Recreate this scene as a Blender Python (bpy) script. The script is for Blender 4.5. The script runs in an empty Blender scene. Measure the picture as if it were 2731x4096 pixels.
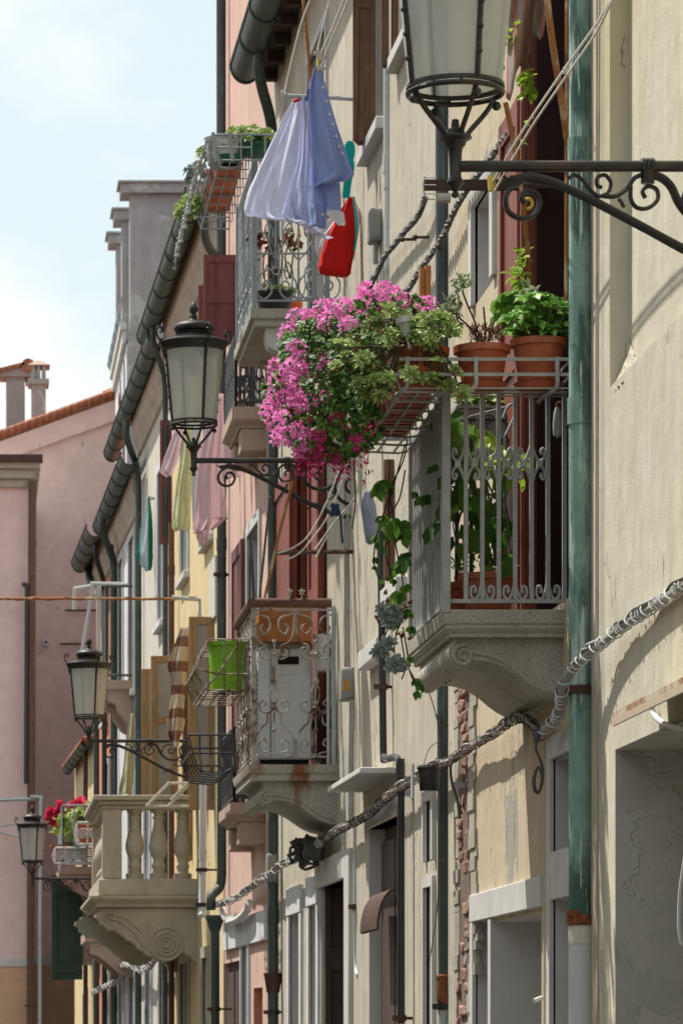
import bpy, math, random
from mathutils import Vector, Matrix
rnd = random.Random(11)
C = bpy.context.scene.collection
PI = math.pi

# ---- measuring frame of the street: a station point 1.6 m above the paving looking along the street (+Y)
XV, HZ, FL, EYE = -60.0, 2380.0, 8820.0, 1.6
def P(x, y, Y):
    return Vector(((x - XV) * Y / FL, Y, (HZ - y) * Y / FL + EYE))
def ZY(y, Y): return (HZ - y) * Y / FL + EYE
def XY(x, Y): return (x - XV) * Y / FL
KN = [(0, 2.30), (18.35, 2.30), (28.1, 2.18), (32.5, 2.11), (38.5, 1.99), (43.3, 1.88), (48.2, 1.77), (52, 1.66), (58, 1.50), (90, 0.7)]
def WX(Y):
    for (a, xa), (b, xb) in zip(KN, KN[1:]):
        if Y <= b: return xa + (xb - xa) * (Y - a) / (b - a)
    return KN[-1][1]
def WY(x, off=0.0):
    lo, hi = 5.0, 88.0
    for _ in range(50):
        m = (lo + hi) / 2
        if (WX(m) - off) * FL / m + XV > x: lo = m
        else: hi = m
    return lo

def onwall(x, y, off=.07):
    Y = WY(x, off); return P(x, y, Y)

def cr(pts, n=5, closed=False):
    pts = [Vector(p) for p in pts]
    if len(pts) < 3: return pts
    out = []
    m = len(pts)
    rng = range(m if closed else m - 1)
    for i in rng:
        if closed: p0, p1, p2, p3 = pts[(i-1) % m], pts[i], pts[(i+1) % m], pts[(i+2) % m]
        else: p0, p1, p2, p3 = pts[max(i-1, 0)], pts[i], pts[i+1], pts[min(i+2, m-1)]
        for k in range(n):
            t = k / n
            out.append(0.5*((2*p1) + (p2-p0)*t + (2*p0-5*p1+4*p2-p3)*t*t + (3*p1-p0-3*p2+p3)*t*t*t))
    if not closed: out.append(pts[-1])
    return out

class MB:
    def __init__(s): s.v = []; s.f = []
    def add(s, vs, fs):
        o = len(s.v); s.v += [Vector(v) for v in vs]; s.f += [tuple(i + o for i in f) for f in fs]; return s
    def box(s, x0, x1, y0, y1, z0, z1):
        v = [(x, y, z) for x in (x0, x1) for y in (y0, y1) for z in (z0, z1)]
        return s.add(v, [(0,1,3,2), (4,6,7,5), (0,4,5,1), (2,3,7,6), (0,2,6,4), (1,5,7,3)])
    def obox(s, c, a, b, d):
        c, a, b, d = Vector(c), Vector(a), Vector(b), Vector(d)
        v = [c + i*a + j*b + k*d for i in (-1, 1) for j in (-1, 1) for k in (-1, 1)]
        return s.add(v, [(0,1,3,2), (4,6,7,5), (0,4,5,1), (2,3,7,6), (0,2,6,4), (1,5,7,3)])
    def quad(s, *p): return s.add(p, [tuple(range(len(p)))])
    def tube(s, pts, r, n=6, closed=False, flat=1.0, rot=0.0, up=None):
        pts = [Vector(p) for p in pts]; m = len(pts)
        if m < 2: return s
        rs = r if isinstance(r, (list, tuple)) else [r]*m
        T = []
        for i in range(m):
            a = pts[(i-1) % m] if (closed or i > 0) else pts[i]
            b = pts[(i+1) % m] if (closed or i < m-1) else pts[i]
            t = b - a
            T.append(t.normalized() if t.length > 1e-9 else Vector((0, 0, 1)))
        u = Vector(up) if up else Vector((0, 1, 0))
        if abs(u.dot(T[0])) > .9: u = Vector((1, 0, 0)) if abs(T[0].x) < .8 else Vector((0, 0, 1))
        u = (u - T[0]*u.dot(T[0])).normalized()
        vs = []
        for i in range(m):
            u = u - T[i]*u.dot(T[i])
            u = u.normalized() if u.length > 1e-6 else T[i].orthogonal().normalized()
            w = T[i].cross(u)
            for k in range(n):
                a = 2*PI*k/n + rot
                vs.append(pts[i] + (u*math.cos(a)*flat + w*math.sin(a))*rs[i])
        fs = []
        for i in range(m if closed else m-1):
            j = (i+1) % m
            for k in range(n):
                fs.append((i*n+k, i*n+(k+1) % n, j*n+(k+1) % n, j*n+k))
        if not closed:
            fs.append(tuple(range(n-1, -1, -1))); fs.append(tuple((m-1)*n+k for k in range(n)))
        return s.add(vs, fs)
    def bar(s, a, b, w, h=None):
        # rectangular bar: w across the horizontal, h the other way
        a, b = Vector(a), Vector(b); h = h or w
        t = (b-a); L = t.length; t = t/L
        u = Vector((0,0,1)).cross(t)
        u = u.normalized() if u.length > .05 else Vector((1,0,0))
        q = t.cross(u)
        return s.obox((a+b)/2, t*L/2, u*w/2, q*h/2)
    def lathe(s, prof, c=(0,0,0), n=16, a0=0.0, sx=1.0, sy=1.0, caps=True):
        c = Vector(c); vs = []; fs = []
        for r, z in prof:
            for k in range(n):
                a = 2*PI*k/n + a0
                vs.append(c + Vector((r*math.cos(a)*sx, r*math.sin(a)*sy, z)))
        m = len(prof)
        for i in range(m-1):
            for k in range(n):
                fs.append((i*n+k, i*n+(k+1) % n, (i+1)*n+(k+1) % n, (i+1)*n+k))
        if caps and prof[0][0] > 1e-4: fs.append(tuple(range(n-1, -1, -1)))
        if caps and prof[-1][0] > 1e-4: fs.append(tuple((m-1)*n+k for k in range(n)))
        return s.add(vs, fs)
    def prism(s, poly, d):
        poly = [Vector(p) for p in poly]; d = Vector(d); m = len(poly)
        fs = [tuple(range(m)), tuple(range(2*m-1, m-1, -1))]
        fs += [(i, i+m, (i+1) % m + m, (i+1) % m) for i in range(m)]
        return s.add(poly + [p+d for p in poly], fs)
    def ball(s, c, r, n=8, m=5, sc=(1,1,1)):
        prof = [(max(r*math.sin(PI*i/m), 1e-5), -r*math.cos(PI*i/m)) for i in range(m+1)]
        o = len(s.v); s.lathe(prof, (0,0,0), n)
        for i in range(o, len(s.v)):
            v = s.v[i]; s.v[i] = Vector(c) + Vector((v.x*sc[0], v.y*sc[1], v.z*sc[2]))
        return s
    def leaf(s, p, d, nrm, L, W, cup=.15, wide=.45):
        p, d, nrm = Vector(p), Vector(d).normalized(), Vector(nrm)
        sd = d.cross(nrm)
        sd = sd.normalized() if sd.length > 1e-5 else d.orthogonal().normalized()
        nn = sd.cross(d)
        a = p + d*L*wide*.55 + nn*cup*W*.3; b = p + d*L*wide*1.35 - nn*cup*L*.1
        tip = p + d*L - nn*cup*L*.5
        l1 = a + sd*W*.42 + nn*cup*W; r1 = a - sd*W*.42 + nn*cup*W
        l2 = b + sd*W*.44 + nn*cup*W*.8; r2 = b - sd*W*.44 + nn*cup*W*.8
        return s.add([p, a, b, tip, l1, l2, r1, r2], [(0,1,4), (0,6,1), (1,2,5,4), (6,7,2,1), (2,3,5), (7,3,2)])
    def sheet(s, rows, thick=0.0):
        n = len(rows[0]); m = len(rows); o = len(s.v)
        vs = [v for r in rows for v in r]
        s.add(vs, [(i*n+k, i*n+k+1, (i+1)*n+k+1, (i+1)*n+k) for i in range(m-1) for k in range(n-1)])
        return s

def world_loc(o):
    l = Vector((0,0,0))
    while o: l += o.location; o = o.parent
    return l
def T(name, label, cat, loc, group=None):
    o = bpy.data.objects.new(name, None); C.objects.link(o); o.location = Vector(loc)
    o.empty_display_size = .1
    o['label'] = label; o['category'] = cat
    if group: o['group'] = group
    return o
def O(name, mb, m, parent=None, label=None, cat=None, group=None, kind=None, sharp=35, bevel=0, solid=0, sub=0):
    if parent is not None: org = world_loc(parent)
    else:
        xs = [v.x for v in mb.v]; ys = [v.y for v in mb.v]; zs = [v.z for v in mb.v]
        org = Vector(((min(xs)+max(xs))/2, (min(ys)+max(ys))/2, min(zs)))
    me = bpy.data.meshes.new(name)
    me.from_pydata([v - org for v in mb.v], [], mb.f)
    me.materials.append(m)
    me.polygons.foreach_set('use_smooth', [True]*len(me.polygons))
    me.update()
    try: me.set_sharp_from_angle(angle=math.radians(sharp))
    except Exception: pass
    o = bpy.data.objects.new(name, me); C.objects.link(o)
    if parent is not None: o.parent = parent
    else: o.location = org
    if label: o['label'] = label
    if cat: o['category'] = cat
    if group: o['group'] = group
    if kind: o['kind'] = kind
    if solid:
        q = o.modifiers.new('solid', 'SOLIDIFY'); q.thickness = solid; q.offset = 0
    if sub:
        q = o.modifiers.new('sub', 'SUBSURF'); q.levels = sub; q.render_levels = sub
    if bevel:
        q = o.modifiers.new('bevel', 'BEVEL'); q.width = bevel; q.segments = 2; q.limit_method = 'ANGLE'; q.angle_limit = math.radians(40)
    return o
def copy_tree(o, parent=None):
    c = o.copy(); C.objects.link(c)
    if parent is not None: c.parent = parent
    for ch in [k for k in bpy.data.objects if k.parent == o]: copy_tree(ch, c)
    return c

# ------------------------------------------------------------------ materials
def col(c): return (c[0], c[1], c[2], 1.0)
def M(name, base, rough=.7, var=.12, vscale=3.0, layers=(), bump=0.0, bscale=60.0, bump2=0.0, bscale2=9.0, metal=0.0, spec=.3,
      trans=0.0, island=0.0, wave=None, brick=None, flake=0.0, crack=None, spots=()):
    m = bpy.data.materials.new(name); m.use_nodes = True
    nt = m.node_tree; N = nt.nodes; L = nt.links
    N.clear()
    out = N.new('ShaderNodeOutputMaterial')
    bs = N.new('ShaderNodeBsdfPrincipled')
    bs.inputs['Roughness'].default_value = rough; bs.inputs['Metallic'].default_value = metal
    bs.inputs['Specular IOR Level'].default_value = spec
    tc = N.new('ShaderNodeTexCoord')
    def noise(scale, stretch=(1,1,1), detail=4, rough_=.6, loc=(0,0,0)):
        mp = N.new('ShaderNodeMapping'); mp.inputs['Scale'].default_value = stretch; mp.inputs['Location'].default_value = loc
        L.new(tc.outputs['Object'], mp.inputs['Vector'])
        n = N.new('ShaderNodeTexNoise'); n.inputs['Scale'].default_value = scale; n.inputs['Detail'].default_value = detail
        n.inputs['Roughness'].default_value = rough_
        L.new(mp.outputs['Vector'], n.inputs['Vector']); return n.outputs['Fac']
    def ramp(fac, lo, hi, a=0.0, b=1.0):
        r = N.new('ShaderNodeMapRange'); r.inputs['From Min'].default_value = lo; r.inputs['From Max'].default_value = hi
        r.inputs['To Min'].default_value = a; r.inputs['To Max'].default_value = b
        L.new(fac, r.inputs['Value']); return r.outputs['Result']
    def mix(fac, a, b, blend='MIX'):
        x = N.new('ShaderNodeMix'); x.data_type = 'RGBA'; x.blend_type = blend
        if isinstance(fac, float): x.inputs['Factor'].default_value = fac
        else: L.new(fac, x.inputs['Factor'])
        for sock, val in ((x.inputs['A'], a), (x.inputs['B'], b)):
            if isinstance(val, tuple): sock.default_value = col(val)
            else: L.new(val, sock)
        return x.outputs['Result']
    c = mix(ramp(noise(vscale, detail=6), .3, .7), tuple(k*(1-var) for k in base), tuple(min(1, k*(1+var)) for k in base))
    if brick:
        b = N.new('ShaderNodeTexBrick'); mp = N.new('ShaderNodeMapping'); mp.inputs['Rotation'].default_value = brick.get('rot', (0,0,0))
        L.new(tc.outputs['Object'], mp.inputs['Vector']); L.new(mp.outputs['Vector'], b.inputs['Vector'])
        b.inputs['Scale'].default_value = brick['scale']; b.inputs['Mortar Size'].default_value = brick.get('mortar', .02)
        b.inputs['Color1'].default_value = col(base); b.inputs['Color2'].default_value = col(brick['c2']); b.inputs['Mortar'].default_value = col(brick['mc'])
        c = mix(.75, c, b.outputs['Color'])
    hgt = None
    for ly in layers:
        cc, sc, lo, hi = ly[:4]; st = ly[4] if len(ly) > 4 else (1,1,1); amt = ly[5] if len(ly) > 5 else 1.0
        loc = ly[6] if len(ly) > 6 else (sc*1.7, sc*.9, sc*2.3)
        f = ramp(noise(sc, st, 6, .65, loc), lo, hi, 0.0, amt)
        c = mix(f, c, cc)
        if flake and lo > hi - .06 and hgt is None: hgt = f
    for (sl, sr, scol, samt) in spots:
        mp = N.new('ShaderNodeMapping'); mp.vector_type = 'TEXTURE'; mp.inputs['Location'].default_value = sl; mp.inputs['Scale'].default_value = sr
        L.new(tc.outputs['Object'], mp.inputs['Vector'])
        ln = N.new('ShaderNodeVectorMath'); ln.operation = 'LENGTH'; L.new(mp.outputs['Vector'], ln.inputs[0])
        ad0 = N.new('ShaderNodeMath'); ad0.operation = 'ADD'; L.new(ln.outputs['Value'], ad0.inputs[0]); L.new(ramp(noise(22, (1,1,.4)), .3, .7, -.35, .35), ad0.inputs[1])
        c = mix(ramp(ad0.outputs[0], .45, 1.05, samt, 0.0), c, scol)
    if wave:
        w = N.new('ShaderNodeTexWave'); w.bands_direction = wave.get('dir', 'Z'); w.inputs['Scale'].default_value = wave['scale']
        w.inputs['Distortion'].default_value = wave.get('dist', .5); w.inputs['Detail'].default_value = 2
        L.new(tc.outputs['Object'], w.inputs['Vector'])
        c = mix(ramp(w.outputs['Fac'], wave.get('lo', .45), wave.get('hi', .6), 0, wave.get('amt', 1.0)), c, wave['c'])
    if island:
        g = N.new('ShaderNodeNewGeometry')
        hs = N.new('ShaderNodeHueSaturation')
        L.new(ramp(g.outputs['Random Per Island'], 0, 1, 1-island, 1+island), hs.inputs['Value'])
        L.new(ramp(g.outputs['Random Per Island'], 0, 1, .5+island*.05, .5-island*.05), hs.inputs['Hue'])
        L.new(c, hs.inputs['Color']); c = hs.outputs['Color']
    if crack:
        mp = N.new('ShaderNodeMapping'); mp.inputs['Scale'].default_value = (1, 1, .6); L.new(tc.outputs['Object'], mp.inputs['Vector'])
        nz = N.new('ShaderNodeTexNoise'); nz.inputs['Scale'].default_value = 3.0; nz.inputs['Detail'].default_value = 6; L.new(mp.outputs['Vector'], nz.inputs['Vector'])
        ad = N.new('ShaderNodeVectorMath'); ad.operation = 'MULTIPLY_ADD'; ad.inputs[1].default_value = (.5, .5, .5); L.new(nz.outputs['Color'], ad.inputs[0]); L.new(mp.outputs['Vector'], ad.inputs[2])
        vo = N.new('ShaderNodeTexVoronoi'); vo.feature = 'DISTANCE_TO_EDGE'; vo.inputs['Scale'].default_value = crack[0]; L.new(ad.outputs[0], vo.inputs['Vector'])
        f1 = ramp(vo.outputs['Distance'], crack[1]*.3, crack[1], 1.0, 0.0); f2 = ramp(noise(1.1, (1,1,.7), 3), .50, .60, 0, .8)
        mu = N.new('ShaderNodeMath'); mu.operation = 'MULTIPLY'; L.new(f1, mu.inputs[0]); L.new(f2, mu.inputs[1])
        c = mix(mu.outputs[0], c, tuple(k*.35 for k in base))
    L.new(c, bs.inputs['Base Color'])
    nrm = None
    def addbump(h, strength, dist):
        nonlocal nrm
        b = N.new('ShaderNodeBump'); b.inputs['Strength'].default_value = strength; b.inputs['Distance'].default_value = dist
        L.new(h, b.inputs['Height'])
        if nrm is not None: L.new(nrm, b.inputs['Normal'])
        nrm = b.outputs['Normal']
    if bump2: addbump(noise(bscale2, detail=5), bump2, .02)
    if bump: addbump(noise(bscale, detail=3), bump, .004)
    if hgt is not None: addbump(hgt, flake, -.004)
    if nrm is not None: L.new(nrm, bs.inputs['Normal'])
    if trans:
        tr = N.new('ShaderNodeBsdfTranslucent'); L.new(c, tr.inputs['Color'])
        mx = N.new('ShaderNodeMixShader'); mx.inputs['Fac'].default_value = trans
        L.new(bs.outputs['BSDF'], mx.inputs[1]); L.new(tr.outputs['BSDF'], mx.inputs[2])
        L.new(mx.outputs['Shader'], out.inputs['Surface'])
    else: L.new(bs.outputs['BSDF'], out.inputs['Surface'])
    return m

VS = (5, 5, .35)          # streaks that run down a wall
def plaster(name, base, dark, light, patch=None, patch_lo=.60, scale=1.0, bump=.5, fl=(.16,.15,.13), crack=(1.3, .007), extra=()):
    ly = [(dark, 1.6*scale, .42, .75, VS, .55), (light, 2.3*scale, .5, .72, (3,3,1), .5), (tuple(k*.72 for k in base), .8*scale, .5, .8, (1,1,1), .5)]
    if patch: ly.append((patch, 1.3*scale, patch_lo, patch_lo+.02, (1,1,.8), .9))
    ly += list(extra)
    ly.append((fl, 7.0, .67, .685, (2.2,2.2,.45), .8))
    return M(name, base, .9, .10, 4, ly, bump=bump, bscale=170, bump2=.35, bscale2=6, spec=.12, flake=.6, crack=crack)
m_cream   = plaster('cream_plaster', (.61,.570,.455), (.40,.37,.30), (.64,.62,.56), (.50,.48,.43), .66, extra=[((.50,.44,.28), .55, .50, .60, (1,1,.5), .85, (.3,.2,-2.1)), ((.40,.36,.26), 60, .60, .68, (1,1,.6), .45)])
m_ochre   = plaster('ochre_plaster', (.57,.475,.345), (.36,.30,.23), (.60,.52,.40), (.36,.34,.30), .63)
m_greyc   = plaster('weathered_plaster', (.52,.47,.38), (.31,.29,.26), (.58,.54,.46), (.40,.40,.37), .61)
m_pink    = plaster('pink_plaster', (.64,.44,.375), (.48,.30,.26), (.66,.46,.39), None, crack=None)
m_yellow  = plaster('yellow_plaster', (.68,.545,.32), (.55,.43,.26), (.70,.60,.40), None)
m_pale    = plaster('pale_plaster', (.62,.58,.50), (.45,.42,.37), (.68,.65,.6), (.40,.38,.36), .66)
m_white   = plaster('white_plaster', (.66,.66,.68), (.5,.5,.52), (.7,.7,.7), None)
m_salmon  = plaster('salmon_plaster', (.60,.27,.18), (.45,.2,.14), (.62,.33,.24), None)
m_mauve   = plaster('mauve_plaster', (.74,.54,.51), (.71,.515,.49), (.70,.54,.52), None, bump=.2, crack=None)
m_tan     = plaster('tan_plaster', (.60,.39,.25), (.54,.35,.23), (.64,.44,.30), None, bump=.2, crack=None)
m_grey    = plaster('grey_render', (.36,.35,.35), (.24,.235,.235), (.42,.42,.42), (.46,.46,.45), .60, crack=None)
m_peel    = M('peeling_grey_plaster', (.47,.455,.41), .92, .14, 3.2, [((.50,.48,.43), 1.9, .53, .545, (1,1,1), 1), ((.28,.28,.26), 3.4, .55, .7, (1,1,.5), .6), ((.47,.455,.41), 5.2, .62, .635, (1,1,1), .8), ((.33,.26,.2), 9, .72,.76,(1,1,1),.7)], bump=.3, bscale=120, flake=.8)
m_stone   = M('istrian_stone', (.56,.55,.53), .8, .08, 5, [((.40,.39,.38), 2.5, .5, .75, (2,2,.6), .5)], bump=.3, bscale=120, bump2=.1)
m_granite = M('speckled_granite', (.42,.39,.33), .85, .2, 160, [((.12,.11,.095), 120, .56, .64, (1,1,1), .8), ((.52,.49,.43), 150, .58, .64, (1,1,1), .7), ((.20,.18,.15), 2.2, .48, .72, (1,1,.7), .6), ((.30,.20,.12), 1.5, .62, .8, (1,1,.5), .5)], bump=.35, bscale=180, bump2=.15)
m_granite_rust = M('rust_stained_granite', (.40,.375,.325), .85, .18, 110, [((.16,.15,.13), 90, .56, .64, (1,1,1), .7), ((.26,.15,.08), 1.35, .60, .70, (1.3,1,.3), .5), ((.19,.17,.15), 2.2, .5, .72, (1,1,.7), .6)], bump=.35, bscale=150, spots=[((.06, -.7, .31), (.075, .25, .20), (.20,.07,.022), .95), ((-.22, -.4, .33), (.06, .6, .08), (.22,.09,.035), .7), ((.05, -.7, .05), (.025, .3, .26), (.24,.11,.05), .7)])
m_pinkst  = M('pink_granite', (.42,.31,.245), .85, .14, 80, [((.25,.19,.15), 70, .58, .66, (1,1,1), .6), ((.30,.23,.18), 2.4, .5, .7, (1,1,.5), .6)], bump=.3, bscale=120)
m_tanst   = M('weathered_limestone', (.43,.385,.305), .9, .12, 8, [((.22,.19,.15), 3.0, .52, .70, (1,1,.5), .7), ((.55,.51,.42), 2.2, .55, .7, (1,1,1), .6)], bump=.4, bscale=60, bump2=.3)
m_patina  = M('copper_patina', (.215,.345,.295), .6, .22, 9, [((.045,.095,.088), 4.2, .50, .62, (2.4,2.4,.55), .9), ((.48,.58,.53), 11.0, .57, .62, (3.2,3.2,.22), .9), ((.045,.08,.078), 16, .62, .68, (2,2,.6), .85), ((.20,.36,.30), 2, .55,.7,(1,1,.6),.6)], bump=.25, bscale=45, metal=.15)
m_pipe    = M('grey_green_pipe', (.070,.088,.082), .55, .2, 6, [((.12,.21,.18), 6, .58, .68, (2.5,2.5,.35), .7), ((.045,.048,.05), 3, .5, .7, (1,1,.4), .7), ((.20,.25,.23), 18, .68, .70, (2,2,.5), .6)], bump=.15, bscale=40, metal=.2)
m_gutter  = M('green_gutter', (.060,.092,.076), .5, .25, 3, [((.085,.12,.095), 1.8, .45, .65, (1,.5,1), .7), ((.035,.04,.045), 5, .55, .7, (1,1,1), .6), ((.12,.12,.10), 9, .6, .75, (1,1,1), .4)], bump=.1, bscale=30, metal=.3)
m_whpipe  = M('white_painted_pipe', (.56,.58,.57), .5, .06, 5, [((.36,.27,.17), 3.5, .63, .74, (2,2,.3), .5), ((.42,.44,.43), 8, .55, .7, (1,1,.3), .5)], bump=.08)
m_rustypipe = M('rust_streaked_pipe', (.36,.42,.38), .6, .1, 5, [((.20,.075,.02), 2.6, .46, .60, (3,3,.25), .95), ((.10,.05,.03), 9, .6,.66,(2,2,.4),.7)], bump=.2)
m_rust    = M('rust', (.235,.085,.035), .85, .35, 20, [((.10,.045,.028), 14, .5, .62, (1,1,1), .8), ((.42,.19,.07), 22, .6, .7, (1,1,1), .7)], bump=.4, bscale=90)
m_rustpaint = M('rusty_painted_rod', (.45,.34,.22), .75, .2, 20, [((.30,.11,.03), 11, .40, .50, (1,1,.6), .95), ((.07,.04,.03), 16, .62, .66, (1,1,.6), .9)], bump=.35, bscale=90)
m_rustiron = M('rusted_iron', (.085,.048,.04), .7, .3, 12, [((.16,.07,.04), 20, .55, .7, (1,1,1), .6)], bump=.3, bscale=70, metal=.2)
m_iron    = M('dark_cast_iron', (.030,.028,.027), .42, .2, 14, [((.085,.055,.04), 7, .54, .68, (1,1,1), .7), ((.30,.29,.27), 26, .735, .75, (1,1,1), .8)], bump=.2, bscale=70, metal=.35, spec=.5)
m_grail   = M('grey_painted_iron', (.35,.355,.345), .6, .12, 14, [((.48,.49,.48), 11, .56, .68, (1,1,1), .6), ((.13,.125,.115), 24, .62, .70, (1,1,1), .7)], bump=.25, bscale=120, metal=.1)
m_lgrail  = M('light_grey_painted_iron', (.28,.31,.33), .5, .1, 12, [((.14,.145,.15), 12, .58, .7, (1,1,1), .7)], bump=.1, metal=.1)
m_rwrail  = M('white_paint_over_rust', (.36,.345,.32), .7, .12, 12, [((.13,.055,.028), 7, .50, .58, (1,1,1), .95), ((.22,.20,.18), 18, .58, .7, (1,1,1), .6)], bump=.4, bscale=90)
m_black   = M('black_paint', (.022,.023,.025), .45, .2, 8, bump=.1, spec=.5)
m_wood    = M('old_brown_wood', (.18,.095,.058), .75, .25, 10, [((.04,.024,.018), 8, .5, .65, (4,4,.25), .8), ((.26,.15,.09), 12, .62, .72, (4,4,.2), .7)], bump=.4, bscale=50)
m_orwood  = M('orange_stained_wood', (.42,.17,.055), .6, .15, 10, [((.24,.085,.03), 9, .5, .65, (1.2,1.2,7), .7)], bump=.15)
m_tanwood = M('varnished_tan_wood', (.33,.205,.10), .5, .15, 8, [((.19,.105,.05), 9, .5, .65, (5,5,.3), .7)], bump=.15)
m_handrail= M('brown_handrail', (.145,.070,.045), .6, .25, 10, [((.07,.035,.025), 9, .5, .65, (.4,5,5), .8)], bump=.25)
m_redwood = M('dark_red_painted_wood', (.215,.055,.032), .55, .15, 6, [((.10,.022,.018), 3.5, .48, .7, (4,4,.3), .7), ((.32,.12,.09), 30, .70, .72, (3,3,.4), .8)], bump=.15, bscale=40)
m_burg    = M('burgundy_boards', (.165,.055,.055), .65, .15, 6, [((.09,.03,.032), 4, .5, .7, (6,6,.2), .7)], bump=.2)
m_brndoor = M('brown_door', (.085,.057,.048), .65, .15, 5, [((.05,.035,.03), 4, .5, .7, (1,1,3), .6)], bump=.2)
m_grshut  = M('green_shutter_paint', (.032,.070,.052), .5, .2, 6, [((.06,.10,.05), 3, .5, .7, (1,1,.5), .6)], bump=.1)
m_bricks  = M('exposed_brick', (.31,.175,.135), .95, .3, 9, [((.36,.30,.26), 7, .55, .62, (1,1,1), .8), ((.10,.07,.06), 6, .6, .66, (1,1,2), .9)], bump=.8, bscale=40, bump2=.6, bscale2=14)
m_roof    = M('terracotta_tile', (.38,.135,.075), .85, .2, 7, [((.20,.09,.06), 4, .5, .7, (1,1,1), .6)], bump=.4, wave={'dir':'X','scale':2.4,'c':(.20,.07,.045),'amt':.6})
m_soffit  = M('dark_soffit_boards', (.085,.058,.042), .85, .3, 6, [((.20,.15,.11), 5, .56, .7, (1,1,1), .6)], bump=.4)
m_cove    = M('plaster_cornice', (.46,.38,.30), .9, .1, 4, [((.22,.18,.15), 2.5, .5, .7, (1,.3,1), .8), ((.30,.19,.13), 5, .58, .66, (1,1,1), .7)], bump=.3)
m_glass   = M('dark_window_glass', (.035,.04,.045), .12, .2, 2, spec=.6)
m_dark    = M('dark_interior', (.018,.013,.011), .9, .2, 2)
m_frost   = M('frosted_lamp_glass', (.66,.65,.60), .35, .05, 6, [((.50,.49,.44), 5, .5, .75, (3,3,.25), .5), ((.36,.34,.3), 50, .74, .77, (1,1,1), .5)], trans=.35, spec=.4)
def glass_panel(name):
    m = M(name, (.68,.685,.67), .22, .05, 6, [((.52,.52,.50), 5, .5, .75, (3,3,.25), .5), ((.36,.34,.3), 50, .72, .76, (1,1,1), .6)], trans=.35, spec=.5)
    nt = m.node_tree; out = [n for n in nt.nodes if n.type == 'OUTPUT_MATERIAL'][0]; src = out.inputs['Surface'].links[0].from_socket
    t = nt.nodes.new('ShaderNodeBsdfTransparent'); t.inputs['Color'].default_value = (.95, .95, .92, 1); x = nt.nodes.new('ShaderNodeMixShader'); x.inputs['Fac'].default_value = .5
    nt.links.new(src, x.inputs[1]); nt.links.new(t.outputs[0], x.inputs[2]); nt.links.new(x.outputs[0], out.inputs['Surface']); return m
m_frost   = glass_panel('dusty_lamp_glass')
m_bulb    = M('lamp_bulb', (.72,.70,.58), .3, .05, 6)
m_terra   = M('terracotta_plastic', (.42,.105,.045), .5, .08, 8, [((.26,.062,.03), 4, .5, .7, (1,1,1), .6), ((.50,.30,.22), 7, .56, .72, (1,1,.8), .5), ((.22,.10,.06), 16, .62, .72, (1,1,.4), .5)], bump=.05)
m_orange  = M('orange_plastic', (.62,.11,.025), .45, .08, 5)
m_blackpl = M('black_plastic', (.014,.017,.02), .4, .2, 8, spec=.4)
m_greenpl = M('lime_green_plastic', (.20,.42,.03), .45, .08, 12, [((.17,.40,.02), 40, .5, .6, (1,1,1), .6)], bump=.4, bscale=70)
m_dkgreen = M('dark_green_plastic', (.02,.10,.05), .45, .1, 8)
m_clear   = M('cloudy_plastic', (.55,.57,.56), .3, .2, 20, [((.25,.26,.25), 18, .52, .6, (1,1,1), .7)], trans=.4, spec=.6)
m_soil    = M('potting_soil', (.05,.035,.025), .95, .3, 40, bump=.8)
m_whmetal = M('white_enamel', (.66,.68,.70), .4, .05, 3, [((.36,.34,.30), 3, .58, .72, (2,2,.4), .5), ((.25,.12,.06), 12, .73, .75, (1,1,1), .7)], bump=.04)
m_whplast = M('white_plastic', (.62,.62,.60), .4, .05, 4, spec=.4)
m_boxgrey = M('grey_meter_box', (.27,.27,.255), .55, .08, 5, [((.19,.18,.17), 3, .5, .7, (1,1,1), .6)])
m_label   = M('orange_label', (.62,.30,.06), .6, .05, 5)
m_ink     = M('black_ink', (.012,.012,.012), .7, .05, 5)
m_cablegr = M('grey_cable', (.34,.335,.315), .6, .15, 10, [((.17,.165,.15), 6, .5, .7, (1,1,1), .6)], bump=.15)
m_cabledk = M('dark_cable', (.09,.088,.083), .65, .25, 14, [((.20,.19,.17), 9, .56, .7, (1,1,1), .6)], bump=.3)
m_blcable = M('black_cable', (.018,.02,.022), .5, .2, 8)
m_rope    = M('white_rope', (.56,.53,.48), .9, .1, 30, [((.40,.37,.33), 40, .5, .6, (1,1,1), .6)], bump=.5, bscale=200)
m_yellowpl= M('yellow_plastic', (.62,.47,.10), .5, .1, 8)
m_alu     = M('galvanised_metal', (.42,.45,.46), .4, .12, 9, [((.28,.29,.29), 6, .5, .7, (1,1,1), .5)], metal=.4)
m_shirtw  = M('white_shirt_cloth', (.83,.84,.98), .85, .03, 5, trans=.5, bump=.05, bscale=200, spec=.1, bump2=.5, bscale2=16)
m_shirtl  = M('pale_blue_shirt_cloth', (.74,.77,.96), .85, .03, 5, trans=.46, bump=.05, bscale=200, spec=.1, bump2=.5, bscale2=16)
m_shirtb  = M('blue_shirt_cloth', (.33,.40,.70), .85, .05, 5, trans=.25, bump=.05, bscale=200, spec=.1, bump2=.5, bscale2=16)
m_collar  = M('navy_collar', (.05,.07,.2), .85, .05, 5)
m_redbag  = M('red_cloth', (.60,.018,.014), .8, .06, 6, trans=.15, bump=.1, spec=.15)
m_teal    = M('teal_cloth', (.0,.38,.36), .7, .05, 6, trans=.2)
m_clothw  = M('white_cloth', (.72,.72,.74), .9, .03, 6, trans=.35, bump=.1)
m_clothp  = M('pink_cloth', (.80,.66,.70), .9, .05, 8, trans=.5, bump=.1)
m_clothy  = M('pale_yellow_cloth', (.80,.80,.50), .9, .08, 30, [((.86,.86,.66), 40, .5, .6, (1,1,1), .7)], trans=.40, bump=.1)
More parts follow.
